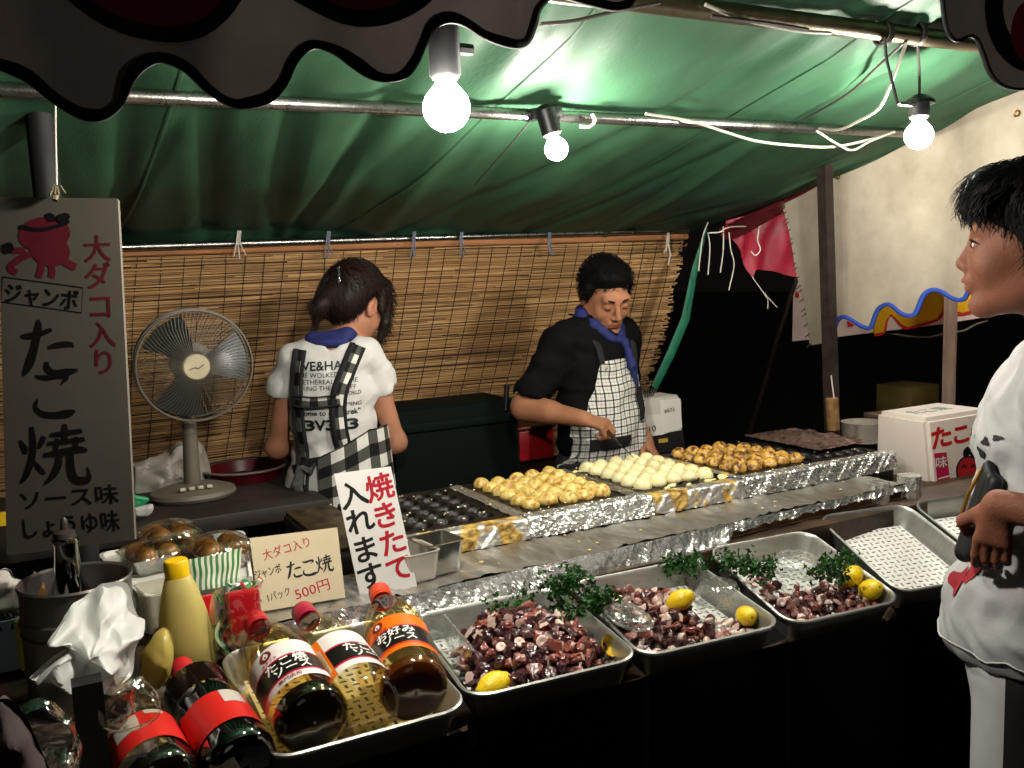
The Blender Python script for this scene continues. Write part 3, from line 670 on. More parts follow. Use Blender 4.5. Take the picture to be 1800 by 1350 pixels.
# ================================================================== COUNTER, LEDGE AND GRIDDLE
grime = M('greasy_dark_wood','2b1f16',.55,var=.5,scale=12,bump=.4,bscale=60,col2='4a3521')
blackcloth = M('black_table_cloth',(.002,.002,.0022),1.,var=.3,scale=8,spec=.05)
TRAYS = [(.2248,1.1088,.9007,.0006,.1003,-.0035,.2879),(.5175,1.1318,.8982,-.1126,.0547,.0291,.2869),(.8445,1.159,.8736,-.1545,.0901,.0394,.2775),(1.2137,1.2009,.8336,-.1843,.1983,.0416,.2626),(1.5768,1.2537,.8073,-.2333,.297,.0225,.2561)]
TRAYS.append((1.865,1.215,.806,-.2333,.297,.0225,.2561))
TL = .3141; TD = .052
def tray_mtx(p):
    x,y,z,yaw,pit,rol,w = p
    ex = Vector((math.cos(yaw)*math.cos(rol), math.sin(yaw)*math.cos(rol), math.sin(rol))).normalized(); ey = Vector((-math.sin(yaw)*math.cos(pit), math.cos(yaw)*math.cos(pit), math.sin(pit)))
    ey = (ey-ex*ey.dot(ex)).normalized(); ez = ex.cross(ey)
    return Matrix(((ex.x,ey.x,ez.x,x),(ex.y,ey.y,ez.y,y),(ex.z,ey.z,ez.z,z),(0,0,0,1)))
TM = [tray_mtx(p) for p in TRAYS]
r = thing('counter', 'long dark serving counter draped in black cloth under the trays', 'counter', loc=(1.0,1.6,0))
g = G(); g.box((.9,1.80,.87), (3.0,.62,.05)); obj('rear_top', g, grime, r)
g = G(); g.box((-.22,1.27,.87), (.84,.46,.05), bev=.004); obj('end_top', g, M('speckled_counter_top','4b443a',.4,var=.5,scale=60,bump=.2,col2='6d6455'), r)
for side in (0,1):
    P = []
    for m, p in zip(TM, TRAYS):
        P += [m @ Vector((.02, .03 if side == 0 else TL-.03, -TD-.012)), m @ Vector((p[6]-.02, .03 if side == 0 else TL-.03, -TD-.012))]
    g = G(); g.tube(P, .010, 6); obj('tray_rail', g, grime, r)
P = [Vector((-.65,1.035,.90)), Vector((.15,1.035,.90)), Vector((.20,1.09,.87))]
for m, p in zip(TM, TRAYS): P += [m @ Vector((.01,-.006,-.03)), m @ Vector((p[6]-.01,-.006,-.03))]
g = G(); PP = cat_rom([tuple(q) for q in P], 5); n = len(PP); V = []
for k in range(9):
    for i, p in enumerate(PP): s = k/8; V.append((p[0], p[1]+.02*s+(.008*math.sin(i*.9))*s, p[2]*(1-s)+.02*s))
g.add(V, [(k*n+i,k*n+i+1,(k+1)*n+i+1,(k+1)*n+i)[::-1] for k in range(8) for i in range(n-1)]); obj('skirt', g, blackcloth, r, smooth=True)
for x, y in ((-.5,1.15),(-.5,2.05),(2.2,2.05),(2.1,1.5),(.9,1.55)):
    g = G(); g.box((x,y,.42), (.05,.05,.84)); obj('leg', g, grime, r)
# foil-covered ledge in front of the griddle
LZ = .932
def ledge_front(x): return 1.508+(x-.57)*.032
foil = M('crumpled_foil','e2e2df',.27,.9,var=.12,scale=30,bump=.5,bscale=90)
foil_dirty = M('greasy_foil','dad8d2',.36,.82,var=.22,scale=7,bump=.8,bscale=26,col2='8f8370',stretch=(1.6,.5,1))
r = thing('foil_ledge', 'foil-covered ledge running along the front of the griddle', 'ledge', loc=(1.15,1.55,.9))
g = G(); V = []
for x in (.27,1.98):
    yf = ledge_front(x); V += [(x,yf+.012,.86),(x,yf+.012,LZ-.005),(x,1.72,LZ-.005),(x,1.72,.86)]
g.add(V, [(0,1,2,3),(7,6,5,4),(0,4,5,1),(1,5,6,2),(2,6,7,3),(3,7,4,0)]); obj('board', g, M('stained_board','3a2615',.6,var=.6,scale=22,col2='7a5126',bump=.3), r, smooth=False)
def nz(a, b, s=1.): return (math.sin(a*37+b*11)*math.sin(b*29-a*7)+.6*math.sin(a*83-b*51)+.5*math.sin(b*97+a*61))*s
nx_, ny_ = 340, 22
WRK = [(rng.uniform(.3,1.95), rng.uniform(-.9,.9), rng.uniform(.004,.012), rng.uniform(-.004,.0045)) for _ in range(90)]
def ledge(u, v):
    x = .28+u*1.69; yf = ledge_front(x); y = yf+v*(1.672-yf)
    return (x, y, LZ+.0018*crum(x,y,.09,4,.35)+.002*math.sin(14*x+40*y)*(1-v)+sum(a*math.exp(-((x-x0-sk*(y-1.55))/w)**2) for x0,sk,w,a in WRK))
g = G(); g.grid(ledge, nx_, ny_); obj('top_foil', g, foil_dirty, r, smooth=True)
def fall(u, v):
    x = .28+u*1.69; yf = ledge_front(x); dr = .05+.02*math.sin(x*5)+.012*math.sin(x*17); cover = np.interp(x, [.28,.5,.75,1.2,1.32,1.36,1.98], [.04,.065,.08,.065,.05,.020,.014])*(1+.12*crum(x,0,.11)); h = v*cover; c = crum(x,h*1.0,.10,4,.8)
    return (x, yf-.006-cover*.62*v*(.75+.25*math.sin(x*9+3*v))-.0075*c*(.25+.75*v), LZ+.001-h+.0035*crum(h,x,.05,3)*v)
g = G(); g.grid(fall, 420, 16); obj('front_foil', g, foil, r, smooth=False)
g = G()
for k in range(20):
    x = random.uniform(.6,1.95); p = (x, random.uniform(ledge_front(x)+.01,1.66), LZ+.003); g.sphere(p, (random.uniform(.002,.006),random.uniform(.002,.005),.0016), 6, 4)
obj('batter_crumbs', g, M('batter_crumb','c9b070',.6), r, kind='stuff')
# griddle body and pans
GX0, GX1, GY0, GY1, GZ = .50, 2.10, 1.69, 2.085, .972
r = thing('griddle', 'long black gas griddle with five dimpled iron pans', 'griddle', loc=(1.3,1.88,.9))
g = G(); g.box(((GX0+GX1)/2,(GY0+GY1)/2,.93), (GX1-GX0,GY1-GY0,.07), bev=.004); obj('body', g, M('sooty_iron','15120f',.5,.3,var=.5,scale=20,bump=.4,col2='2c2016'), r)
iron = M('seasoned_cast_iron','0a0908',.42,.2,var=.5,scale=40,bump=.25,bscale=150,col2='1d1712')
PW, PL, PIT = .290, .345, .049
def pan_h(x, y):
    i = math.floor((x-(PW-5*PIT)/2)/PIT); j = math.floor((y-(PL-6*PIT)/2)/PIT)
    if not (0 <= i < 5 and 0 <= j < 6): return 0.
    cx = (PW-5*PIT)/2+(i+.5)*PIT; cy = (PL-6*PIT)/2+(j+.5)*PIT; d = math.hypot(x-cx, y-cy)
    if d < .0215: return -math.sqrt(max(0,.0215**2-d*d))
    return .0022*math.exp(-((d-.0224)/.0011)**2)
def pan_grid():
    g = G(); nu, nv = 88, 104
    g.grid(lambda u,v: (u*PW, v*PL, pan_h(u*PW,v*PL)), nu, nv)
    g.box((PW/2,PL/2,-.012), (PW,PL,.014)) if False else None
    for a, b in (((0,0),(PW,0)),((PW,0),(PW,PL)),((PW,PL),(0,PL)),((0,PL),(0,0))): g.add([(a[0],a[1],0),(a[0],a[1],-.02),(b[0],b[1],-.02),(b[0],b[1],0)], [(0,1,2,3)])
    return g
panmesh = mesh_of('pan', pan_grid(), iron, True)
PX = [.625,.937,1.249,1.561,1.86]; PY = 1.72
for i, x in enumerate(PX):
    o = obj('pan', panmesh, None, r); o.location = Vector((x,PY,GZ+.004)); o.scale = (1,1,1) if i < 4 else (.8,1,1)
    o.matrix_parent_inverse = WORLDROOT[r.name]
g = G(); g.box((.56,1.90,GZ-.002), (.11,.36,.008), bev=.002); obj('left_plate', g, M('burnt_plate','33261a',.5,.4,var=.6,scale=30,col2='5d4a30',bump=.3), r)
def rf(x0, x1, zt, zb, seed):
    rg = np.random.default_rng(seed)
    def f(u, v):
        x = x0+u*(x1-x0); j = .0035
        if v < .35: s = v/.35; y, z = GY0+.035*(1-s)-.004, zt+.003
        else: s = (v-.35)/.65; y, z = GY0-.006-.010*s, zt-(zt-zb)*s
        c = crum(x+seed, v*.09, .055, 4); return (x+rg.uniform(-j,j)*.3, y-.0038*c-abs(c)*.001, z+.0018*c*(v < .4)+rg.uniform(-.0006,.0006))
    return f
for k, (x0, x1) in enumerate(((.93,1.262),(1.545,1.80),(1.80,2.1))):
    g = G(); g.grid(rf(x0,x1,GZ+.004,LZ+.002,k), int((x1-x0)/.0035), 30); obj('foil_strip', g, foil, r, smooth=False)
burnt = M('burnt_batter','7a4d18',.45,var=.6,scale=38,bump=.7,bscale=90,col2='d9b45c')
nt = burnt.node_tree; n1 = nt.nodes.new('ShaderNodeTexNoise'); n1.inputs['Scale'].default_value = 17; n1.inputs['Detail'].default_value = 6; tc_ = nt.nodes.new('ShaderNodeTexCoord'); nt.links.new(tc_.outputs['Object'], n1.inputs['Vector'])
rp = nt.nodes.new('ShaderNodeValToRGB'); rp.color_ramp.elements[0].position = .47; rp.color_ramp.elements[1].position = .53; nt.links.new(n1.outputs['Fac'], rp.inputs[0])
pb_ = nt.nodes['Principled BSDF']; nt.links.new(rp.outputs[0], pb_.inputs['Metallic']); mxb = nt.nodes.new('ShaderNodeMix'); mxb.data_type = 'RGBA'; sb_ = pb_.inputs['Base Color'].links[0].from_socket
nt.links.new(rp.outputs[0], mxb.inputs[0]); nt.links.new(sb_, mxb.inputs[6]); mxb.inputs[7].default_value = (.68,.67,.64,1); nt.links.new(mxb.outputs[2], pb_.inputs['Base Color'])
for x0, x1, s in ((.62,.93,7),(1.262,1.545,8)):
    g = G(); g.grid(rf(x0,x1,GZ+.002,LZ+.002,s), int((x1-x0)/.0045), 22); obj('spilled_batter', g, burnt, r, smooth=True)
for k in range(4):
    x = PX[k]+PW; g = G(); rg = np.random.default_rng(30+k)
    g.grid(lambda u,v: (x-.006+u*.034, PY+v*.34, GZ+.0065+rg.uniform(-.0018,.0018)), 5, 40); obj('foil_seam', g, [foil_dirty, burnt, burnt, iron][k] if k != 1 else foil_dirty, r, smooth=False)
g = G()
for k in range(120):
    x = random.uniform(.6,2.05); g.sphere((x, random.uniform(1.70,2.07), GZ+.008), (random.uniform(.0015,.004),random.uniform(.0015,.004),.0016), 6, 4)
obj('batter_scraps', g, M('pale_scrap','e4d9a8',.6), r, kind='stuff')
g = G(); rg = np.random.default_rng(5); x0 = 1.93
g.grid(lambda u,v: (1.925+u*.22+rg.uniform(-.002,.002), 1.80+v*.30+rg.uniform(-.002,.002), GZ+.016+.004*math.sin(u*30)*math.sin(v*22)+rg.uniform(-.0015,.0015)), 40, 40)
obj('wrapped_board', g, M('foil_wrapped_board','6b4a44',.3,.6,var=.5,scale=25,stretch=(1,5,1),bump=.5,col2='a58a7c'), label='wrinkled film-wrapped board at the far right end of the griddle', cat='board', smooth=True)

# takoyaki balls
def ball_mesh(seed, lump):
    bm = bmesh.new(); bmesh.ops.create_icosphere(bm, subdivisions=3, radius=.0226); rg = random.Random(seed); o = Vector((rg.uniform(0,9),rg.uniform(0,9),0))
    from mathutils import noise as nn
    for v in bm.verts:
        n = nn.noise(v.co*55+o); v.co *= 1+lump*n
        if v.co.z < -.002: v.co.z *= .55; v.co.x *= .97; v.co.y *= .97
    me = bpy.data.meshes.new('ball'); bm.to_mesh(me); bm.free()
    for p in me.polygons: p.use_smooth = True
    return me
def ball_mat(name, c1, c2, brown, amt):
    m = M(name, c1, .38, var=.12, scale=60, bump=.35, bscale=130, col2=c2, rnd=.12, sss=.0, spec=.5)
    nt = m.node_tree; N, L = nt.nodes, nt.links; p = N['Principled BSDF']; src = p.inputs['Base Color'].links[0].from_socket
    n = N.new('ShaderNodeTexNoise'); n.inputs['Scale'].default_value = 75; n.inputs['Detail'].default_value = 3
    tc = N.new('ShaderNodeTexCoord'); oi = N.new('ShaderNodeObjectInfo'); va = N.new('ShaderNodeVectorMath'); va.operation = 'ADD'
    L.new(tc.outputs['Object'], va.inputs[0]); L.new(oi.outputs['Location'], va.inputs[1]); L.new(va.outputs[0], n.inputs['Vector'])
    cr = N.new('ShaderNodeValToRGB'); cr.color_ramp.elements[0].position = 1-amt; cr.color_ramp.elements[1].position = min(1,1.18-amt); L.new(n.outputs['Fac'], cr.inputs[0])
    mx = N.new('ShaderNodeMix'); mx.data_type = 'RGBA'; L.new(cr.outputs[0], mx.inputs[0]); L.new(src, mx.inputs[6]); mx.inputs[7].default_value = (*lin(brown),1); L.new(mx.outputs[2], p.inputs['Base Color'])
    return m
BM_ = [ball_mat('golden_batter','d6b75c','e2cb80','a8701f',.52), ball_mat('pale_batter','e2d596','ebe2b4','c9a04c',.36), ball_mat('browned_batter','c8933a','dcb560','5a300e',.56)]
bms = [ball_mesh(s, .06) for s in range(4)]
BL = [['golden round dumpling in the left pan next to the empty dimples','golden dumplings in the left pan'], ['pale soft dumpling in the middle pan in front of the cook','pale dumplings in the middle pan'], ['browned crisp dumpling in the right pan beside the bare pan','browned dumplings in the right pan']]
ROWN = ['first','second','third','fourth','fifth','last']; COLN = ['first','second','third','fourth','fifth']; BLK = ['golden dumpling in the left pan','pale dumpling in the middle pan','browned dumpling in the right pan']
for q, pi in enumerate((1,2,3)):
    for i in range(5):
        for j in range(6):
            if q == 2 and (i == 4 and j > 4): continue
            me = bms[(i*7+j*3+q)%4].copy(); me.materials.append(BM_[q]); x = PX[pi]+(PW-5*PIT)/2+(i+.5)*PIT; y = PY+(PL-6*PIT)/2+(j+.5)*PIT
            s = random.uniform(.93,1.07); o = bpy.data.objects.new('takoyaki_ball', me); COL.objects.link(o)
            o.location = (x+random.uniform(-.003,.003), y+random.uniform(-.003,.003), GZ+.0055+random.uniform(-.001,.004)); o.scale = (s, s, s*random.uniform(.9,1.1)); o.rotation_euler = (random.uniform(-.3,.3),random.uniform(-.3,.3),random.uniform(0,6.3))
            finish(o, f'{BLK[q]}, {ROWN[j]} row from the front, {COLN[i]} from the left', 'dumpling', BL[q][1])
g = G()
rg = np.random.default_rng(3)
for k in range(34):
    x = PX[2]+random.uniform(.0,PW); y = PY+(random.uniform(.0,.03) if k%3 == 0 else random.uniform(.25,PL)); g.sphere((x,y,GZ+.006), (random.uniform(.005,.013),random.uniform(.004,.010),random.uniform(.002,.005)), 8, 5)
obj('batter_spill', g, M('wet_batter','e9dca0',.4,bump=.4), kind='stuff', label='pale wet batter scraps spilled around the middle pan', cat='batter')

# ================================================================== STEEL TRAYS WITH DRAIN PLATES
def rrect(w, l, rad, n=6):
    P = []
    for cx, cy, a0 in ((w-rad,l-rad,0),(rad,l-rad,90),(rad,rad,180),(w-rad,rad,270)):
        for k in range(n+1): a = R(a0+90*k/n); P.append((cx+rad*math.cos(a), cy+rad*math.sin(a)))
    return P
tray_steel = M('brushed_tray_steel','bdbcb6',.42,.88,var=.12,scale=30,stretch=(1,8,1),bump=.08,bscale=200)
plate_m = M('white_drain_plastic','d9d8d2',.35,0,var=.06,spec=.6)
def tray_g(w, l):
    g = G(); rings = []
    def ring(ins, z): return [(ins+x, ins+y, z) for x, y in rrect(w-2*ins, l-2*ins, max(.012,.042-ins), 6)]
    seq = [(.004,-.006),(.0,-.003),(.0,.001),(.003,.003),(.006,.001),(.008,-.004),(.013,-.02),(.019,-.042),(.026,-TD)]
    for s in seq: rings.append(ring(*s))
    n = len(rings[0]); V = [p for q in rings for p in q]
    Fc = [(k*n+i,k*n+(i+1)%n,(k+1)*n+(i+1)%n,(k+1)*n+i) for k in range(len(rings)-1) for i in range(n)]
    Fc.append(tuple((len(rings)-1)*n+i for i in range(n)))
    ob = len(V); outer = [ring(.011,-.02), ring(.022,-TD-.002)]; V += [p for q in outer for p in q]
    Fc += [(i, ob+i, ob+(i+1)%n, (i+1)%n) for i in range(n)]+[(ob+i, ob+n+i, ob+n+(i+1)%n, ob+(i+1)%n) for i in range(n)]+[tuple(ob+n+i for i in range(n))[::-1]]
    return g.add(V, Fc)
def plate_g(w, l):
    g = G(); m = .032; z = -TD+.013; nx, ny = int((w-2*m)/.0150), int((l-2*m)/.0150); cw, cl = (w-2*m)/nx, (l-2*m)/ny
    for i in range(nx):
        for j in range(ny):
            x, y = m+i*cw, m+j*cl
            if (i+j)%2: a, b = .16, .36
            else: a, b = .36, .16
            xs = [x, x+cw*a, x+cw*(1-a), x+cw]; ys = [y, y+cl*b, y+cl*(1-b), y+cl]
            V = [(xx,yy,z) for yy in ys for xx in xs]; V += [(xs[1],ys[1],z-.006),(xs[2],ys[1],z-.006),(xs[2],ys[2],z-.006),(xs[1],ys[2],z-.006)]
            Fc = [(q*4+p,q*4+p+1,q*4+p+5,q*4+p+4) for q in range(3) for p in range(3) if not (p == 1 and q == 1)]
            Fc += [(5,6,17,16),(6,10,18,17),(10,9,19,18),(9,5,16,19)]; g.add(V, Fc)
    P = rrect(w-2*m+.006, l-2*m+.006, .006, 3)
    return g
tl = ['steel tray of lying sauce bottles, nearest on the left','steel tray heaped with octopus pieces, right of the bottle tray','steel tray of chopped octopus with two lemons, third from the left','steel tray of octopus with parsley and two lemons side by side','empty steel tray with a white drain plate beside the boy','empty steel tray half hidden behind the boy']
ROOTS = []
for k, (m, p) in enumerate(zip(TM, TRAYS)):
    r = thing('steel_tray', tl[k], 'tray', mtx=m, group='steel trays along the counter'); ROOTS.append(r)
    obj('pan_body', tray_g(p[6], TL), tray_steel, r)
    obj('drain_plate', plate_g(p[6], TL), plate_m, r, smooth=False)
# --- octopus pieces
skin_m = M('octopus_skin','6a2f28',.3,var=.35,scale=70,bump=.4,bscale=160,col2='96564a',rnd=.35,spec=.6,coat=.3); flesh_m = M('octopus_flesh','dcbaae',.32,var=.12,scale=60,rnd=.15,col2='e6cdc0',coat=.2)
dark_m = M('octopus_dark_skin','2e1418',.28,var=.4,scale=70,bump=.4,col2='4a2226',rnd=.3,coat=.3)
def chunk(seed, sk):
    rg = random.Random(seed); bm = bmesh.new(); bmesh.ops.create_icosphere(bm, subdivisions=3, radius=1); sx, sy, sz = rg.uniform(.9,1.4), rg.uniform(.6,.9), rg.uniform(.5,.85)
    from mathutils import noise as nn
    o = Vector((seed*3.1,0,0)); cut = rg.uniform(.15,.5); cut2 = rg.uniform(.2,.7)
    for v in bm.verts:
        v.co *= 1+.5*nn.noise(v.co*1.3+o)+.28*nn.noise(v.co*3.7+o)
        if v.co.z > cut: v.co.z = cut+(v.co.z-cut)*.6
        if v.co.x > cut2: v.co.x = cut2+(v.co.x-cut2)*.06
        v.co = Vector((v.co.x*sx, v.co.y*sy, v.co.z*sz))*.0125
    me = bpy.data.meshes.new('octopus'); bm.normal_update(); bm.to_mesh(me); bm.free(); me.materials.append(sk); me.materials.append(flesh_m)
    for p in me.polygons:
        p.use_smooth = True
        if p.normal.x > .80: p.material_index = 1
    me.set_sharp_from_angle(angle=R(40)); return me
def sucker(seed):
    g = G(); rg = random.Random(seed); q = rg.uniform(.8,1.2)*.008
    g.lathe([(0,-q),(q*.8,-q*.9),(q*1.05,-q*.2),(q*1.1,q*.2),(q*.9,q*.35),(q*.5,q*.2),(0,q*.0)], 12); return mesh_of('octopus', g, flesh_m)
CH = [chunk(s, skin_m if s%5 > 1 else dark_m) for s in range(9)]+[sucker(20), sucker(21)]
ol = ['in the tray beside the bottles','in the third tray with two separate lemons','in the parsley tray with lemons side by side']
og = ['octopus pieces in the tray beside the bottles','octopus pieces in the third tray','octopus pieces in the parsley tray']
def heap(tr, n, fh, inside, k, size):
    m = TM[tr]; w = TRAYS[tr][6]; pts = []; tries = 0; sp = .0150*size
    while len(pts) < n and tries < 20000:
        tries += 1; x = random.uniform(.03,w-.03); y = random.uniform(.03,TL-.03)
        if not inside(x,y): continue
        if all((x-a)**2+(y-b)**2 > sp*sp for a,b in pts): pts.append((x,y))
    for i, (x,y) in enumerate(pts):
        ci = random.choice(range(9)) if random.random() > (.06 if k == 0 else .22) else random.choice((9,10)); me = CH[ci]
        o = bpy.data.objects.new('octopus_piece', me); COL.objects.link(o); s = random.uniform(.75,1.2)*size
        o.matrix_world = m @ Matrix.Translation((x,y,-TD+.012+fh(x,y)+random.uniform(-.003,.006))) @ Matrix.Rotation(random.uniform(0,6.3),4,'Z') @ Matrix.Rotation(random.gauss(0,.75),4,'X') @ Matrix.Rotation(random.gauss(0,.6),4,'Y') @ Matrix.Scale(s,4)
        finish(o, ('pale round sucker ring' if ci > 8 else 'reddish brown octopus chunk' if ci%3 else 'dark purple octopus chunk')+' '+ol[k], 'octopus', og[k])
    g = G(); nn_ = 40
    V = []; idx = {}
    for j in range(nn_+1):
        for i in range(nn_+1):
            x, y = .028+(w-.056)*i/nn_, .028+(TL-.056)*j/nn_; ok = inside(x,y); V.append(m @ Vector((x,y,-TD+.008+(fh(x,y)-.004 if ok else -.004))))
    g.add(V, [(j*(nn_+1)+i,j*(nn_+1)+i+1,(j+1)*(nn_+1)+i+1,(j+1)*(nn_+1)+i) for j in range(nn_) for i in range(nn_) if inside(.028+(w-.056)*(i+.5)/nn_, .028+(TL-.056)*(j+.5)/nn_)])
    obj('octopus_heap', g, dark_m, smooth=True, label=['dark underlying mass of octopus beside the bottle tray','dark underlying mass of octopus in the third tray','dark underlying mass of octopus in the parsley tray'][k], cat='octopus', kind='stuff')
hb = lambda cx,cy,rx,ry,h: (lambda x,y: h*max(0,1-((x-cx)/rx)**2-((y-cy)/ry)**2))
f1 = hb(.15,.16,.13,.16,.055); heap(1, 125, lambda x,y: .006+f1(x,y), lambda x,y: (x-.155)**2/.118**2+(y-.125)**2/.125**2 < 1 or (y < .09 and x > .045), 0, 1.1)
f2 = hb(.10,.17,.12,.15,.035); heap(2, 118, lambda x,y: .004+f2(x,y), lambda x,y: y < .12 or (x < .17 and y < .25 and x+.2*y > .05) or (x < .10 and y < .27 and x > .045), 1, .92)
f3 = hb(.11,.09,.14,.09,.018); heap(3, 69, lambda x,y: .003+f3(x,y), lambda x,y: (y < .14 and x > .03) or (x < .1 and .16 < y < .22 and x > .05), 2, .95)

# --- lemons
lem_m = M('lemon_rind','e8bf08',.34,var=.08,scale=30,bump=.35,bscale=220,col2='f0cf1c',rnd=.05,spec=.55)
def lemon_mesh():
    g = G(); pr_ = []
    for i in range(17):
        a = math.pi*i/16; z = -math.cos(a)*.034; rr_ = .0262*math.sin(a)**.82; 
        pr_.append((max(.0004,rr_+(.0035 if abs(z) > .031 else 0)*.3), z*(1.12 if abs(z) > .031 else 1)))
    g.lathe(pr_, 20); return mesh_of('lemon', g, [lem_m], True)
LM = lemon_mesh()
def lemon(px, py, z, rot, label, s=1.):
    p = U(px, py, z=z); r = thing('lemon', label, 'lemon', mtx=Matrix.Translation(p) @ rot.to_4x4(), group='lemons in the octopus trays'); o = obj('rind', LM, None, r); o.scale = (s,s,s)
    g = G(); g.lathe([(.004*s,.0365*s),(.003*s,.0385*s),(.0005,.039*s)], 8); obj('stem_scar', g, M('lemon_scar','7a6412',.7), r)
RX = lambda d: Matrix.Rotation(R(d),3,'X'); RY = lambda d: Matrix.Rotation(R(d),3,'Y'); RZ = lambda d: Matrix.Rotation(R(d),3,'Z')
lemon(868,1206,.883,RZ(10)@RY(80),'lemon in the front left corner of the octopus tray beside the bottles',.8)
lemon(1196,1055,.905,RZ(-50)@RY(60),'lemon lying on the octopus in the middle of the third tray',.72)
lemon(1312,1083,.875,RZ(-110)@RY(75),'lemon in the front right corner of the third tray',.7)
lemon(1497,1014,.86,RZ(15)@RY(75),'rear lemon of the pair in the parsley tray',.82)
lemon(1530,1037,.848,RZ(-100)@RY(60),'front lemon of the pair in the parsley tray',.80)
p = U(1064,1138,z=.895); r = thing('lemon_wedge', 'thin yellow lemon wedge on the octopus beside the bottles', 'lemon', loc=p)
g = G(); g.lathe([(.001,0),(.012,.003),(.017,.009),(.018,.012)], 16, Matrix.Translation(p) @ (RZ(20)@RX(60)).to_4x4()); obj('rind', g, lem_m, r)
# --- parsley
leaf_m = [M('parsley_leaf','1d4a17',.5,var=.4,scale=50,col2='2f6a22',spec=.4,translucent=.15), M('parsley_dark','12330f',.5,var=.4,scale=50,translucent=.12), M('parsley_yellow','5a6a1c',.5,var=.3,translucent=.15)]
def parsley(px, py, z, ext, n, label, lean=(0,0,0), seed=0, big=1.):
    rg = random.Random(seed); p = U(px, py, z=z); r = thing('parsley_sprig', label, 'parsley', loc=p, group='parsley garnish'); gl = G(); gs = G()
    for k in range(n):
        d = Vector((rg.uniform(-1,1)*ext[0], rg.uniform(-1,1)*ext[1], rg.uniform(.2,1)*ext[2]))+Vector(lean)*rg.random(); tip = p+d
        gs.tube([p+d*.1, p+d*.55+Vector((0,0,.006)), tip], .0011, 4)
        for q in range(11):
            c = tip+Vector((rg.gauss(0,.011),rg.gauss(0,.011),rg.gauss(0,.008))); a = Vector((rg.gauss(0,1),rg.gauss(0,1),rg.gauss(0,.6))).normalized(); b = a.orthogonal().normalized(); b = Matrix.Rotation(rg.uniform(0,6.3),3,a) @ b; e = a.cross(b); s = rg.uniform(.004,.008)*big
            V = [c]; m_ = 7
            for t in range(m_): an = -2.2+4.4*t/(m_-1); rr_ = s*(1.15 if t%2 == 0 else .7); V.append(c+b*rr_*math.cos(an)+e*rr_*math.sin(an)+a*rg.uniform(-.35,.35)*s)
            gl.cur = 1 if rg.random() < .4 else (2 if rg.random() < .04 else 0)
            gl.add(V, [(0,t+1,t+2) for t in range(m_-1)])
    obj('leaf_cluster', gl, leaf_m, r, smooth=False, kind='stuff'); obj('stem', gs, M('parsley_stem','3d6a2a',.5), r)
parsley(1000,1045,.935,(.045,.03,.04),20,'bushy parsley between the second and third trays',(0,0,0),1)
parsley(1010,1085,.905,(.05,.035,.035),15,'parsley spilling over the rim into the third tray',(.03,-.02,0),2,1.2)
parsley(905,1075,.915,(.05,.02,.03),8,'thin parsley stalks at the back of the tray beside the bottles',(-.02,0,.0),3)
parsley(1205,1005,.90,(.035,.03,.03),18,'parsley in the back corner of the third tray',(0,0,0),4)
parsley(1320,1010,.885,(.03,.055,.03),26,'long bunch of parsley along the left side of the fourth tray',(-.02,.02,0),5)
parsley(1455,1022,.875,(.03,.02,.035),13,'parsley sprig beside the lemons in the fourth tray',(0,0,0),6,1.2)
parsley(1490,990,.875,(.015,.012,.02),6,'small pale parsley tip behind the paired lemons',(0,0,0),8)
# --- clear plastic cups and boxes in the trays
clear = M_clear('clear_plastic', (.95,.97,.97), .30, .10, bump=.9, bscale=70, milky=.07)
def cup(px, py, z, label, rad=.042, h=.035, tilt=(0,0,0), nm='plastic_cup'):
    p = U(px, py, z=z); m = Matrix.Translation(p) @ (RZ(tilt[2])@RX(tilt[0])@RY(tilt[1])).to_4x4(); r = thing(nm, label, 'cup', mtx=m); g = G(); n = 24
    prof = [(rad,0),(rad*.97,h*.3),(rad*.9,h*.75),(rad*.8,h*.97),(rad*.6,h),(.001,h*.99)]
    V = [];
    for i,(rr_,zz) in enumerate(prof):
        for k in range(n): a = 2*math.pi*k/n; w = 1+(.035 if k%2 else -.035)*(1 if i < 4 else 0); V.append((rr_*w*math.cos(a), rr_*w*math.sin(a), zz))
    g.add(V, [(i*n+k,i*n+(k+1)%n,(i+1)*n+(k+1)%n,(i+1)*n+k) for i in range(len(prof)-1) for k in range(n)]); obj('wall', g, clear, r, smooth=True)
    g = G(); g.lathe([(rad*1.0,-.001),(rad*1.13,0),(rad*1.13,.0025),(rad,.003)], n); obj('rim', g, clear, r)
cup(1262,1055,.875,'upturned clear plastic cup in the third tray',.043,.036,(0,0,0))
cup(1400,1000,.865,'upturned clear ridged plastic cup in the fourth tray',.05,.028,(8,0,0))
cup(1105,1085,.905,'clear plastic lid lying on the octopus of the third tray',.04,.012,(15,10,0))
p = U(775,1165,z=.87); r = thing('plastic_box', 'clear plastic box standing in the tray left of the octopus heap', 'box', mtx=Matrix.Translation(p) @ RZ(-8).to_4x4() @ RY(4).to_4x4())
g = G(); w_, l_, h_ = .05,.15,.052
for a in (0,1):
    ins = .0008*a; V = [(x*(w_/2-ins)*(1+.12*(z>0)),y*(l_/2-ins)*(1+.06*(z>0)),z) for z in (0,h_) for x,y in ((-1,-1),(1,-1),(1,1),(-1,1))]; g.add(V, [(0,1,5,4),(1,2,6,5),(2,3,7,6),(3,0,4,7),(0,3,2,1)])
obj('wall', g, M_clear('crinkled_clear_plastic',(.93,.95,.94),.2,.08,bump=.9,bscale=50), r, smooth=False)
g = G(); P = [(x*w_/2*1.14,y*l_/2*1.07,h_) for x,y in ((-1,-1),(1,-1),(1,1),(-1,1),(-1,-1))]; g.tube(P, .0016, 5); obj('rim', g, clear, r)

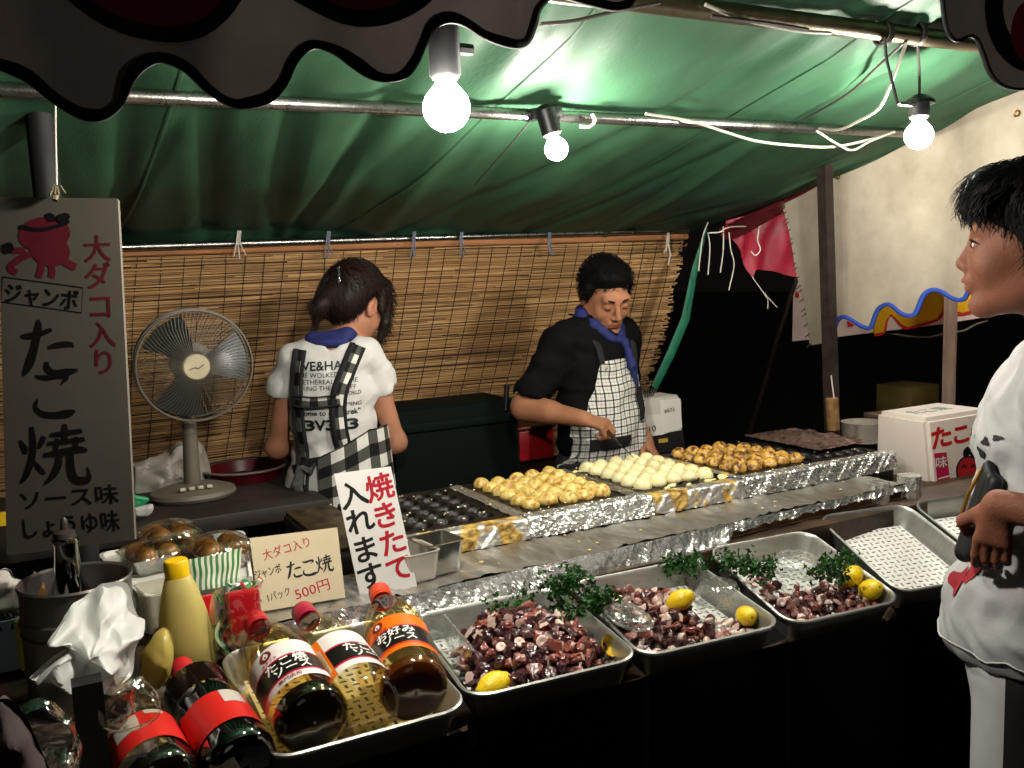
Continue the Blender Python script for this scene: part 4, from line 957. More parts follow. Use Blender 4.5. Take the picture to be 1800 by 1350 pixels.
# ================================================================== SIGNS
black_ink = M('black_paint','101012',.5,var=.1); red_ink = M('red_paint','b3162b',.5,var=.1); maroon_ink = M('maroon_paint','5f1420',.6,var=.15)
def on_frame(m):
    inv = m.inverted()
    def f(px, py):
        o = inv @ Vector(CAM); d = inv.to_3x3() @ Vector(ray(px,py)); t = -o.z/d.z; q = o+d*t; return (q.x, q.y)
    return f
def board(root, name, pxs, m, th, mat, extra=None):
    f = on_frame(m); g = G(); g.prism([f(*p) for p in pxs], m, th); return obj(name, g, mat, root, smooth=False)
def pxscale(m, px, py): f = on_frame(m); a = f(px,py); b = f(px,py+10); return math.hypot(b[0]-a[0],b[1]-a[1])/10
def pxratio(m, px, py): f = on_frame(m); a = f(px,py); b = f(px+10,py); return math.hypot(b[0]-a[0],b[1]-a[1])/10/pxscale(m,px,py)
def put(g, m, s, px, py, hpx, bold=.0, rot=0., wpx=None, sx=1.):
    f = on_frame(m); c = f(px,py); k = pxscale(m,px,py); q = pxratio(m,px,py); text_g(g, s, plane_fn(m), c[0], c[1], hpx*k, bold, None if wpx is None else wpx*k*q, rot, sx*q)
def putb(g, m, ch, px, py, hpx, sx=1.):
    f = on_frame(m); c = f(px,py); brush_g(g, ch, plane_fn(m), c[0], c[1], hpx*pxscale(m,px,py), sx*pxratio(m,px,py))
def strokes(g, m, pts, wpx):
    f = on_frame(m); ribbon(g, [f(*p) for p in pts], wpx*pxscale(m,*pts[0]), plane_fn(m))
# hanging menu board
a0, a1 = U(126,962,y=1.50), U(103,347,y=1.53)
hm = frame(a0, Vector((1,-.62,.0)), a1-a0)
r = thing('menu_board', 'tall grey-white hanging menu board with black brush writing at far left', 'sign', loc=a0)
board(r, 'board', [(-4,346),(204,349),(207,352),(237,948),(16,976),(12,975)], hm, .006, M('weathered_white_board','6e695f',.75,var=.14,scale=5,col2='5d574d',spec=.3,detail=9))
g = G()
for ch, px, py, h, sx in (('た',84,612,108,1.0),('こ',92,692,92,.95),('焼',94,800,112,1.12)): putb(g, hm, ch, px, py, h, sx)
obj('lettering', g, black_ink, r, smooth=False)
g = G()
for ch, px, py in (('大',171,437),('ダ',172,484),('コ',176,540),('入',180,588),('り',182,636)): put(g, hm, ch, px, py, 46, .018)
obj('lettering', g, maroon_ink, r, smooth=False)
g = G(); put(g, hm, 'ジャンボ', 73, 522, 36, .03, R(-8), 128)
strokes(g, hm, [(4,487),(146,506),(143,550),(2,531),(4,487)], 2.6)
obj('lettering', g, black_ink, r, smooth=False)
g = G(); put(g, hm, 'ソース味', 122, 874, 34, .022, R(3), 172); obj('lettering', g, black_ink, r, smooth=False); g = G(); put(g, hm, 'しょうゆ味', 125, 922, 36, .022, R(4), 170); obj('lettering', g, black_ink, r, smooth=False)
# octopus emblem: head, headband knot, curled arms
f = on_frame(hm); fn = plane_fn(hm, .0009); octm = M('octopus_emblem_red','661423',.6,var=.1)
def blob(g, c, rx, ry, rot=0., n=22, fn=fn, f=f):
    P = [f(c[0]+rx*math.cos(t)*math.cos(rot)-ry*math.sin(t)*math.sin(rot), c[1]+rx*math.cos(t)*math.sin(rot)+ry*math.sin(t)*math.cos(rot)) for t in [2*math.pi*i/n for i in range(n)]][::-1]
    return g.add([fn(*p) for p in P], [tuple(range(n))])
g = G(); blob(g, (78,412), 46, 31, -.1); fn2 = plane_fn(hm, .0012); fn3 = plane_fn(hm,.0015)
blob(g, (88,440), 36, 28, .3, fn=fn2)
for pts, w in ((((60,445),(40,452),(18,470),(30,480)),12),(((75,455),(72,475),(68,488)),12),(((90,458),(92,478),(90,488)),12),(((105,450),(118,462),(134,470)),14),(((45,440),(22,440),(14,432)),11)):
    ribbon(g, cat_rom([f(*p) for p in pts],4), w*pxscale(hm,70,440), plane_fn(hm,.0010+.0002*len(g.f)/50))
obj('octopus_emblem', g, octm, r, smooth=False)
g = G(); fn4 = plane_fn(hm,.0022)
ribbon(g, cat_rom([f(*p) for p in ((36,398),(70,404),(110,395),(122,388))],4), 7*pxscale(hm,70,440), fn4); blob(g, (90,382), 9, 7, .6, fn=plane_fn(hm,.0024)); blob(g, (112,383), 12, 8, -.4, fn=plane_fn(hm,.0026)); blob(g, (16,436), 9, 10, fn=plane_fn(hm,.0028))
obj('emblem_band', g, black_ink, r, smooth=False)
g = G(); tw = U(100,338,y=1.525); g.tube([U(97,120,y=1.525), U(98,240,y=1.525), U(100,325,y=1.525)], .0012, 5); obj('hanging_string', g, wstr, r)
g = G(); rope = M('frayed_twine','6a6148',.9)
for k in range(5): q = U(98+random.uniform(-14,24), 338+random.uniform(-6,6), y=1.518); g.tube([tw, tw.lerp(q,.5)+Vector((0,0,.01)), q], .0016, 5)
g.tube([tw, U(96,352,y=1.518)], .004, 6); obj('twine_knot', g, rope, r)
# price card
c0, c1 = U(531,1066,y=1.552), U(521,938,y=1.592); pm = frame(c0, Vector((1,-.06,.03)), c1-c0)
r = thing('price_card', 'cream price card with red and black writing reading 500', 'sign', loc=c0)
board(r, 'card', [(439,946),(593,927),(607,1050),(456,1076)], pm, .003, M('cream_card','cfc0a0',.7,var=.07,scale=8))
g = G(); put(g, pm, '大ダコ入り', 503, 964, 19, .006, R(7), 84); obj('lettering', g, red_ink, r, smooth=False); g = G(); put(g, pm, '500円', 549, 1036, 22, .004, R(7), 62, ); obj('lettering', g, red_ink, r, smooth=False)
g = G(); put(g, pm, 'ジャンボ', 471, 1005, 17, .014, R(6), 47); obj('lettering', g, black_ink, r, smooth=False); g = G()
for ch, px, py in (('た',517,1001),('こ',543,997),('焼',570,991)): putb(g, pm, ch, px, py, 33, .9)
obj('lettering', g, black_ink, r, smooth=False); g = G(); put(g, pm, '1パック', 490, 1045, 16, .005, R(7), 40); obj('lettering', g, black_ink, r, smooth=False)
# upright white card
s0, s1 = U(683,1044,y=1.545), U(638,827,y=1.58); sm = frame(s0, U(733,1035,y=1.54)-U(632,1053,y=1.55), s1-s0)
r = thing('upright_card', 'leaning white card with bold red and black characters', 'sign', loc=s0)
board(r, 'card', [(587,833),(687,820),(734,1034),(634,1054)], sm, .003, M('white_card','e4e2dd',.6,var=.03,scale=8))
g = G()
for ch, px, py in (('焼',667,856),('き',678,905),('た',690,952),('て',701,1000)): put(g, sm, ch, px, py, 46, .028, R(9))
obj('lettering', g, red_ink, r, smooth=False)
g = G()
for ch, px, py in (('入',621,869),('れ',633,915),('ま',643,965),('す',652,1012)): put(g, sm, ch, px, py, 46, .028, R(9))
obj('lettering', g, black_ink, r, smooth=False)

# ================================================================== FAN AND THE TABLE BEHIND
YT = 2.46; ft = U(340,872,y=YT)
r = thing('back_table', 'dark low table under the electric fan', 'table', loc=(.35,2.5,0))
g = G(); g.box((.15,2.50,ft.z-.022), (1.0,.56,.04), bev=.004); obj('table_top', g, M('dark_table_top','241d18',.6,var=.4,scale=10), r)
for x, y in ((-.3,2.26),(.6,2.26),(-.3,2.74),(.6,2.74)):
    g = G(); g.box((x,y,(ft.z-.04)/2), (.045,.045,ft.z-.04)); obj('leg', g, grime, r)
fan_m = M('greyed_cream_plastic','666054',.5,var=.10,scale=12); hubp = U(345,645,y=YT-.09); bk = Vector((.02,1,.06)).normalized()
r = thing('electric_fan', 'cream electric fan with round wire guard in front of the blind', 'fan', loc=ft)
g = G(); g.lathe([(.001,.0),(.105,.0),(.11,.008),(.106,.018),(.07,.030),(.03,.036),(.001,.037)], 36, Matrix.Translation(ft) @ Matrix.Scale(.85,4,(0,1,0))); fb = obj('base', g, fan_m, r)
for k in range(4): g = G(); g.box(ft+Vector((-.034+k*.022,-.062,.034)), (.014,.012,.008), bev=.002); obj('button', g, M('fan_button','c9c2b0',.4), fb)
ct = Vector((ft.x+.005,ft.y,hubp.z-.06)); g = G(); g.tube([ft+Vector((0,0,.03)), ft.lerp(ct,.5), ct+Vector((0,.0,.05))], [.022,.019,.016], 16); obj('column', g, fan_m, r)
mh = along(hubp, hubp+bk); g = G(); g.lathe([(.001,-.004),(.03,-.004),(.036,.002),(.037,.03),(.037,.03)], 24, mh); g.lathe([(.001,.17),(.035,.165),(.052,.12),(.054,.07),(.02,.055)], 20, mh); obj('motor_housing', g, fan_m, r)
RG = .142; g = G()
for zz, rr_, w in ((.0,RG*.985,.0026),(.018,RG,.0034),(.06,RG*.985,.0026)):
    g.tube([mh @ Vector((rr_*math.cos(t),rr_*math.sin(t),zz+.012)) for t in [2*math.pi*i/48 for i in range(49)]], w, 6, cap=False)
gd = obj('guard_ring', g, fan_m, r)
wm = M('guard_wire','5f594d',.5,.2)
g = G()
for k in range(84):
    a = 2*math.pi*k/84; a2 = a+.22
    P = [mh @ Vector((q*math.cos(a+(a2-a)*(q/RG)**2), q*math.sin(a+(a2-a)*(q/RG)**2), -.006+.022*(q/RG)**3)) for q in (.034,.07,.105,RG)]
    g.tube(P, .0009, 4)
    if k%2 == 0: g.tube([mh @ Vector((q*math.cos(a), q*math.sin(a), .09-.02*(q/RG)**2)) for q in (.045,.09,RG)], .0009, 4)
obj('guard_wires', g, wm, gd, kind='stuff')
for k in range(3):
    g = G(); a0_ = 2.1*k+.4
    g.grid(lambda u,v: mh @ Vector(((.035+.095*v)*math.cos(a0_+u*1.15*(1-.15*v)), (.035+.095*v)*math.sin(a0_+u*1.15*(1-.15*v)), .038-.022*u)), 8, 8); obj('blade', g, M('smoky_blade','2c302e',.3,var=.1,translucent=.1), r)
g = G(); g.lathe([(.001,-.006),(.03,-.0058),(.0335,-.002)], 24, mh); hc = obj('hub_badge', g, M('badge_cream','c9bd9f',.35), r)
def hfn(u,v,w=0.): return mh @ Vector((-u, v, -.0068-w))
g = G(); ribbon(g, [(-.018,-.006),(-.006,-.001),(.004,-.004),(.018,.006)], .003, lambda u,v: hfn(u,v)); obj('badge_script', g, M('badge_ink','6b5f4a',.6), hc)

# soft crumpled things: an outline given its own depth, bulge and creases
def crumple(name, pxs, y, bulge, mat, label, cat, seed=0, amp=.012, layers=10, back=True, ys=None, group=None, parent=None, fr=38):
    rg = np.random.default_rng(seed); P = [np.array(tuple(U(*p, y=(y if ys is None else ys[i])))) for i, p in enumerate(pxs)]
    ring = cat_rom(P+[P[0]], 6)[:-1]; n = len(ring); c = sum(ring)/n; V = []; ph = rg.uniform(0,6,6)
    def crease(p, s):
        a, b = p[0]-c[0], p[2]-c[2]; t = 0
        for i in range(6): w = fr*(1+.35*i); t += (1-2*abs(math.sin(w*(a*math.cos(ph[i])+b*math.sin(ph[i]))+ph[5-i])))/(1+.5*i)
        return t*amp*s
    for k in range(layers+1):
        s = 1-k/layers*.999
        for p in ring:
            q = c+(p-c)*s; b = bulge*math.sqrt(max(0,1-s*s)); V.append((q[0]+crease(q[[2,1,0]]*1.3,.25), q[1]-b-crease(q,.5+.5*(1-s)), q[2]+crease(q*1.2,.22)))
    g = G(); g.add(V, [(k*n+i,k*n+(i+1)%n,(k+1)*n+(i+1)%n,(k+1)*n+i) for k in range(layers) for i in range(n)])
    if back:
        V2 = []
        for k in range(4):
            s = 1-k/3*.999
            for p in ring: q = c+(p-c)*s; V2.append((q[0], q[1]+.6*bulge*math.sqrt(max(0,1-s*s)), q[2]))
        g.add(V2, [(k*n+i,(k+1)*n+i,(k+1)*n+(i+1)%n,k*n+(i+1)%n) for k in range(3) for i in range(n)])
    return obj(name, g, mat, parent, smooth='auto', label=label, cat=cat, group=group)
white_bag = M('white_plastic_bag','d6d6d2',.38,var=.05,scale=10,bump=.3,bscale=25,translucent=.25,spec=.5)
crumple('plastic_bag', [(231,815),(280,800),(345,770),(372,835),(360,872),(300,880),(236,878)], 2.62, .05, M('dull_white_bag','b5b0a6',.45,var=.08,bump=.3,bscale=25,translucent=.2), 'white plastic bag lying behind the fan stand', 'bag', 1)
crumple('green_wrapper', [(233,868),(262,876),(250,890),(234,888)], 2.3, .01, M('green_plastic','1f8a55',.4), 'small scrap of green plastic at the edge of the menu board', 'wrapper', 2, amp=.003)
crumple('paper_scrap', [(236,892),(268,886),(262,905),(238,906)], 2.28, .012, white_bag, 'crumpled white scrap on the table beside the menu board', 'paper', 3, amp=.004)
p = U(432,868,y=2.62); r = thing('red_basin', 'red plastic basin behind the woman and the fan', 'basin', loc=p)
g = G(); g.lathe([(.001,0),(.085,0),(.115,.075),(.118,.078),(.111,.078),(.082,.006),(.001,.006)], 28, Matrix.Translation(p)); obj('bowl', g, M('deep_red_plastic','5c0d16',.35,var=.2), r)
g = G(); g.lathe([(.116,.076),(.124,.080),(.124,.084),(.114,.084)], 28, Matrix.Translation(p)); obj('rim', g, M('dusty_rim','7d6a62',.5), r)
q0, q1 = U(690,830,y=2.5), U(918,728,y=2.5); r = thing('storage_tub', 'dark green storage tub behind the griddle between the two cooks', 'tub', loc=(q0.lerp(q1,.5).x,2.6,0))
g = G(); g.box(((q0.x+q1.x)/2,2.62,.5+q1.z/2-.25), (q1.x-q0.x-.02,.24,q1.z-.5+.1), bev=.012); obj('body', g, M('dark_green_plastic',(.0010,.004,.003),.8,var=.25,spec=.12), r)
g = G(); g.box(((q0.x+q1.x)/2,2.62,q1.z-.004), (q1.x-q0.x+.01,.26,.03), bev=.008); obj('lid', g, M('dark_green_lid',(.0014,.006,.0045),.8,var=.3,scale=20,spec=.12), r)
pole('thin_pole', U(889,722,y=2.5), U(891,676,y=2.5), .008, blk, 'short dark rod sticking up behind the green tub')
p = U(945,800,y=2.5); r = thing('red_crate', 'red plastic crate behind the cook with the pick', 'crate', loc=(p.x,2.55,.9))
g = G(); g.box((p.x,2.58,p.z+.035), (.13,.16,.1), bev=.008); obj('body', g, M('red_crate_plastic','8d0f16',.4,var=.2), r)
g = G(); g.box((p.x,2.58,p.z+.09), (.14,.17,.012), bev=.004); obj('rim', g, M('red_crate_rim','6b0c12',.4), r)
g = G(); g.box((1.35,2.66,.79), (1.3,.36,.06)); r = thing('back_shelf', 'dark shelf at the back carrying the tub and crate', 'shelf', loc=(1.35,2.66,0)); obj('shelf_top', g, grime, r)
for x in (.75,1.95): g = G(); g.box((x,2.66,.38), (.05,.3,.76)); obj('trestle', g, grime, r)
# ticket box with paper cards
q0, q1 = U(1130,768,y=2.42), U(1198,696,y=2.42); r = thing('ticket_box', 'white paper-covered box with the number 10 right of the cook', 'box', loc=(q0.x,2.45,q0.z))
bmx = frame(U(1165,765,y=2.42), Vector((1,.05,.03)), (0,0,1)); f_ = on_frame(bmx)
board(r, 'body', [(1130,768),(1198,756),(1197,706),(1190,694),(1130,702)], bmx @ Matrix.Translation((0,0,-.002)), .09, M('white_carton','c6c2ba',.7,var=.05))
board(r, 'number_card', [(1135,731),(1163,728),(1165,764),(1137,768)], bmx, .0015, M('white_paper','dedad2',.7,var=.03))
board(r, 'front_card', [(1164,764),(1199,752),(1196,700),(1160,703)], bmx @ Matrix.Translation((0,0,-.0017)), .0003, M('white_paper','dedad2',.7))
g = G(); put(g, bmx, '10', 1147, 754, 11, .012, R(5)); obj('lettering', g, black_ink, r, smooth=False)
g = G(); put(g, bmx @ Matrix.Translation((0,0,.0005)), 'セルフ入', 1177, 721, 8, .02, R(4), 18); obj('lettering', g, black_ink, r, smooth=False)
board(r, 'stand', [(1128,800),(1205,790),(1200,757),(1128,768)], bmx @ Matrix.Translation((0,0,-.004)), .08, M('dark_stand','181416',.6))
board(r, 'yellow_tag', [(1158,772),(1174,770),(1174,777),(1158,779)], bmx @ Matrix.Translation((0,0,-.002)), .0015, M('tag_yellow','b59a3e',.6))
r = thing('wire_whisk', 'bundle of silver tines standing behind the ticket box', 'utensil', loc=U(1142,696,y=2.46))
for k in range(6): g = G(); g.tube([U(1133+2*k,700,y=2.46), U(1131+5*k,681+k*.5,y=2.44)], .0022, 6); obj('tine', g, steel_pipe, r)

# ================================================================== THINGS ON THE RIGHT END
e0, e1 = U(1641,884,y=1.62), U(1634,737,y=1.62); hgt = e1.z-e0.z; xw, yw = .27, .20
r = thing('carton', 'white translucent box with red lettering and an octopus at the right end', 'box', loc=e0)
tp_ = .012
V = [(e0.x,e0.y,e0.z),(e0.x+xw,e0.y,e0.z),(e0.x+xw,e0.y+yw,e0.z),(e0.x,e0.y+yw,e0.z),(e1.x+tp_*.2,e1.y+tp_,e1.z),(e0.x+xw-tp_,e1.y+tp_,e1.z),(e0.x+xw-tp_,e0.y+yw-tp_,e1.z),(e1.x+tp_,e0.y+yw-tp_,e1.z)]
g = G(); g.add(V, [(0,1,5,4),(1,2,6,5),(2,3,7,6),(3,0,4,7),(4,5,6,7),(3,2,1,0)])
bm = bmesh.new(); vs = [bm.verts.new(v) for v in g.v]; [bm.faces.new([vs[i] for i in q]) for q in g.f]; bmesh.ops.bevel(bm, geom=bm.edges[:], offset=.012, segments=4, affect='EDGES'); bm.verts.index_update()
g = G(); g.add([v.co for v in bm.verts], [[v.index for v in q.verts] for q in bm.faces]); bm.free()
obj('shell', g, M('milky_white_plastic','efe6dd',.45,var=.05,scale=5,translucent=.4), r)
cm = frame(e0+Vector((xw/2,0,0)), (1,0,0), (0,tp_,hgt)); cm = cm @ Matrix.Translation((0,0,.0006))
g = G(); put(g, cm, 'た', 1655, 768, 38, .05, R(3)); put(g, cm, 'こ', 1690, 764, 34, .05, R(3)); put(g, cm, '焼', 1727, 760, 40, .05, R(3)); obj('lettering', g, M('bright_red_print','c41a1e',.45), r, smooth=False)
pinkp = M('crimson_print','b31748',.5)
board(r, 'printed_band', [(1642,797),(1664,795),(1674,874),(1652,879)], cm, .0004, pinkp)
g = G()
for ch, px, py in (('味',1655,812),('一',1660,839),('番',1664,864)): put(g, cm @ Matrix.Translation((0,0,.0006)), ch, px, py, 20, .02, R(2))
obj('lettering', g, M('white_print','e8dfd6',.5), r, smooth=False)
fb_ = on_frame(cm)
g = G(); blob(g, (1702,828), 22, 27, fn=plane_fn(cm,.0006), f=fb_); blob(g, (1702,853), 20, 14, fn=plane_fn(cm,.0009), f=fb_); blob(g, (1699,795), 6, 10, .3, fn=plane_fn(cm,.0007), f=fb_); blob(g, (1710,796), 6, 9, -.3, fn=plane_fn(cm,.001), f=fb_); obj('octopus_emblem', g, black_ink, r, smooth=False)
g = G(); blob(g, (1702,828), 19, 24, fn=plane_fn(cm,.0013), f=fb_); blob(g, (1702,854), 17, 11, fn=plane_fn(cm,.0015), f=fb_); obj('octopus_emblem', g, M('emblem_red','b32128',.5), r, smooth=False)
g = G(); blob(g, (1704,839), 6, 5, fn=plane_fn(cm,.0019), f=fb_); strokes(g, cm @ Matrix.Translation((0,0,.0014)), [(1690,822),(1695,817),(1699,822)], 3); strokes(g, cm @ Matrix.Translation((0,0,.0014)), [(1706,821),(1711,816),(1715,821)], 3); obj('emblem_face', g, black_ink, r, smooth=False)
tmx = frame((e1.x+xw/2,e1.y+yw*.5,e1.z+.0008), (1,0,0), (0,1,0))
g = G(); text_g(g, 'たこ焼', plane_fn(tmx), -.01, 0, .05, .01); obj('lettering', g, M('green_faded_print','6d8a72',.6), r, smooth=False)
for px, py, lab in ((1545,872,'small square foil-wrapped can under the ledge end, left one'), (1598,868,'taller foil-wrapped can under the ledge end beside the white box')):
    p = U(px,py,y=1.56); r = thing('foil_can', lab, 'can', loc=p+Vector((0,0,-.03))); g = G(); h = .036 if px < 1570 else .05; rg = np.random.default_rng(px)
    n = 20; V = []
    for j in range(6):
        for k in range(n): a = 2*math.pi*k/n; q = (.026 if px < 1570 else .030)*(1+rg.uniform(-.05,.05)); V.append((p.x+q*math.cos(a), p.y+q*math.sin(a), p.z-.03+(h+.03)*j/5))
    g.add(V, [(j*n+k,j*n+(k+1)%n,(j+1)*n+(k+1)%n,(j+1)*n+k) for j in range(5) for k in range(n)]+[tuple(5*n+k for k in range(n))]); obj('wall', g, foil, r, smooth=False)
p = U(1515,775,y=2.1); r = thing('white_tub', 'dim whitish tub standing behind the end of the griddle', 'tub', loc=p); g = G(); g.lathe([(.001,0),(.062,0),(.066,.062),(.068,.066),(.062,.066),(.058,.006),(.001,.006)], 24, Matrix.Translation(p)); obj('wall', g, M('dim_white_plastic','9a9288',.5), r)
g = G(); g.box(U(1625,722,y=2.25)+Vector((0,0,-.01)), (.42,.16,.02), rot=RZ(-10), bev=.003); obj('wooden_plank', g, M('weathered_wood','6b5648',.8), label='wooden plank behind the white box by the next stall post', cat='plank')
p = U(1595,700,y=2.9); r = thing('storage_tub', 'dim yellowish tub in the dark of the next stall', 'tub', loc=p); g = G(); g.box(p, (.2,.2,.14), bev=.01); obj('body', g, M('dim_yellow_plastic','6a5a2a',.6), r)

# ================================================================== STEEL BOX AND SMALL CONTAINER ON THE LEDGE
p = U(768,1008,z=.935); r = thing('steel_box', 'open square steel box on the ledge right of the upright card', 'container', mtx=Matrix.Translation(p+Vector((.01,.025,0))) @ RZ(6).to_4x4())
g = G(); w_, l_, h_ = .085,.085,.062; P_ = []
def rr_box(g, w, l, h, t, rad, taper=.92):
    rings = []
    for ins, z, k in ((t,0,taper),(0,h-.002,1),(-.002,h,1),(t,h,1),(t,t+.002,taper)):
        rings.append([((x-w/2)*k, (y-l/2)*k, z) for x, y in [(ins+a, ins+b) for a, b in rrect(w-2*ins, l-2*ins, rad, 4)]])
    n = len(rings[0]); V = [q for rg_ in rings for q in rg_]
    return g.add(V, [(k*n+i,k*n+(i+1)%n,(k+1)*n+(i+1)%n,(k+1)*n+i) for k in range(len(rings)-1) for i in range(n)]+[tuple(range(n))[::-1], tuple((len(rings)-1)*n+i for i in range(n))])
rr_box(g, w_, l_, h_, .003, .012); obj('body', g, M('bright_steel','bcbcb8',.2,1.,var=.08,bump=.05), r)
p = U(728,1012,z=.935); r = thing('plastic_tub', 'milky plastic tub between the upright card and the steel box', 'container', mtx=Matrix.Translation(p) @ RZ(6).to_4x4())
g = G(); rr_box(g, .075, .09, .055, .003, .014); obj('body', g, M_clear('milky_plastic',(.9,.86,.78),.12,.2,milky=.45), r)

# ================================================================== FOAM BOARD WITH PACKED DUMPLINGS
V2 = [U(*p, z=.968) for p in ((168,972),(430,930),(446,1022),(252,1052))]
r = thing('foam_board', 'white foam tray carrying packs of dumplings behind the price card', 'tray', loc=V2[0])
c_ = sum((Vector(v) for v in V2), Vector())/4; g = G()
ring = []
for i in range(4):
    A, B_, C_ = V2[i-1], V2[i], V2[(i+1)%4]
    for t in (.0,.25,.5,.75,1.): q = (B_.lerp(A,.1)).lerp(B_,t).lerp(B_.lerp(B_.lerp(C_,.1),t),t); ring.append(q)
ring = ring[::-1] if (ring[0]-c_).cross(ring[3]-c_).z < 0 else ring
n = len(ring); V = [q+Vector((0,0,-.068)) for q in ring]+[q for q in ring]+[c_+(q-c_)*.95+Vector((0,0,.002)) for q in ring]+[c_+(q-c_)*.92-Vector((0,0,.006)) for q in ring]
g.add(V, [(k*n+i,k*n+(i+1)%n,(k+1)*n+(i+1)%n,(k+1)*n+i) for k in range(3) for i in range(n)]+[tuple(3*n+i for i in range(n)), tuple(range(n))[::-1]])
obj('board', g, M('white_foam','dcd9d0',.75,var=.05,scale=30,bump=.3,bscale=180), r)
sauce = M('sauced_dumpling','6a3412',.25,var=.45,scale=40,bump=.4,bscale=80,col2='b0712c',coat=.5)
pk = M_clear('thin_clear_lid',(.93,.93,.9),.22,.07,bump=.6,bscale=45)
def pack(px, py, rz, label, n=(3,2), z=.964, tilt=0, stripe=None):
    p = U(px,py,z=z); m = Matrix.Translation(p) @ RZ(rz).to_4x4() @ RX(tilt).to_4x4(); r = thing('dumpling_pack', label, 'food pack', mtx=m); w, l = n[0]*.045+.02, n[1]*.045+.02
    for i in range(n[0]):
        for j in range(n[1]):
            g = G(); g.sphere(((i-(n[0]-1)/2)*.044+random.uniform(-.003,.003), (j-(n[1]-1)/2)*.044, .026), (.0225,.0225,.021), 14, 9); obj('dumpling', g, sauce, r)
    g = G(); rr_box(g, w, l, .03, .001, .012, .85); obj('tray', g, pk, r)
    g = G(); g.grid(lambda u,v: ((u-.5)*w, (v-.5)*l, .03+.026*(max(0,math.sin(math.pi*u))**.4)*(max(0,math.sin(math.pi*v))**.4)), 14, 14); obj('lid', g, pk, r)
    return r, m, w, l
pack(292,990,12,'open clear pack of brown sauced dumplings on the foam tray',(3,2),.967)
pack(300,962,4,'second clear pack of dumplings stacked at the rear of the foam tray',(2,2),.985)
_, mpk, wpk, lpk = pack(388,985,8,'clear pack behind the green striped wrapper on the foam tray',(2,2),.975)
g = G(); g.tube([U(355,940,z=.99), U(372,946,z=.985)], .007, 8); obj('black_pen', g, blk, label='small black stick on the foam tray behind the packs', cat='stick')
def M_stripe(name, cell, cols, bump=.2):
    m = bpy.data.materials.new(name); m.use_nodes = True; N, L = m.node_tree.nodes, m.node_tree.links; p = N['Principled BSDF']; p.inputs['Roughness'].default_value = .3
    uv = N.new('ShaderNodeUVMap'); uv.uv_map = 'UVMap'; sp = N.new('ShaderNodeSeparateXYZ'); L.new(uv.outputs[0], sp.inputs[0]); dv = N.new('ShaderNodeMath'); dv.operation = 'DIVIDE'; dv.inputs[1].default_value = cell; L.new(sp.outputs[0], dv.inputs[0])
    fr = N.new('ShaderNodeMath'); fr.operation = 'FRACT'; L.new(dv.outputs[0], fr.inputs[0]); cr = N.new('ShaderNodeValToRGB'); cr.color_ramp.interpolation = 'CONSTANT'; L.new(fr.outputs[0], cr.inputs[0])
    e = cr.color_ramp.elements; e[0].color = (*lin(cols[0]),1); e[1].position = 1/len(cols); e[1].color = (*lin(cols[1]),1)
    for i, c in enumerate(cols[2:]): q = e.new((i+2)/len(cols)); q.color = (*lin(c),1)
    L.new(cr.outputs[0], p.inputs['Base Color']); tl_ = N.new('ShaderNodeBsdfTransparent'); mx = N.new('ShaderNodeMixShader'); mx.inputs[0].default_value = .12; L.new(p.outputs[0], mx.inputs[1]); L.new(tl_.outputs[0], mx.inputs[2]); L.new(mx.outputs[0], N['Material Output'].inputs['Surface'])
    return m
stripe_m = M_stripe('green_striped_film', .0085, ['2f7a3c','d9dcc6']); stripe2 = M_stripe('green_red_striped_film', .020, ['2c7a3e','cfe0b8','2c7a3e','cfe0b8','b3202c'])
def wrap(name, c4, y0, y1, mat, label, wav, seed, bow=.0):
    """film standing between four spots of the frame (bottom-left, bottom-right, top-right, top-left)"""
    A, B_, C_, D_ = [U(*c4[i], y=(y0 if i < 2 else y1)) for i in range(4)]; ln = (B_-A).length; rg = np.random.default_rng(seed); ph = rg.uniform(0,6,4)
    def fn(u, v):
        q = A.lerp(B_,u).lerp(D_.lerp(C_,u),v); return q+Vector((wav*math.sin(9*v+ph[0])*.8+wav*.3*math.sin(23*u+ph[1]), -bow*math.sin(math.pi*u)-wav*math.sin(14*u+5*v+ph[2])-.5*wav*math.sin(31*u-8*v+ph[3]), wav*.4*math.sin(17*u)))
    g = G(); g.grid(fn, 26, 22, uvf=lambda u,v: (u*ln, v*.1)); return obj(name, g, mat, smooth=True, label=label, cat='wrapper')
wrap('striped_wrapper', [(322,1042),(420,1022),(426,962),(316,985)], 1.58, 1.60, stripe_m, 'green and white striped film round the pack on the foam tray', .0009, 1, .01)
wrap('striped_wrapper', [(378,1150),(424,1146),(452,1035),(380,1040)], 1.44, 1.46, stripe2, 'wavy green and red striped bag bunched behind the mayonnaise bottle', .009, 2, .02)
wrap('striped_wrapper', [(402,1060),(452,1060),(462,1010),(395,1030)], 1.45, 1.48, stripe2, 'gathered green striped top of the bag beside the price card', .008, 3, .01)
crumple('clear_bag', [(375,1150),(430,1148),(462,1060),(455,1015),(400,1020),(372,1060)], 1.43, .03, M_clear('crinkly_clear_bag',(.96,.97,.96),.14,.06,bump=.9,bscale=40), 'crinkled clear bag round the striped film beside the price card', 'bag', 5, amp=.006, back=False)
redp = M('red_packet','c01522',.3,var=.1,coat=.4)
p = U(433,1112,z=.955); r = thing('red_packet', 'shiny red packet standing behind the left sauce bottle', 'packet', loc=p); g = G(); g.box(p+Vector((0,.01,.032)), (.05,.03,.066), rot=RZ(5)@RX(-8), bev=.004); obj('body', g, redp, r); g = G(); g.box(p+Vector((0,.012,-.012)), (.052,.032,.03), rot=RZ(5), bev=.006); obj('base', g, M('dark_red_packet','8d0f1a',.35), r)
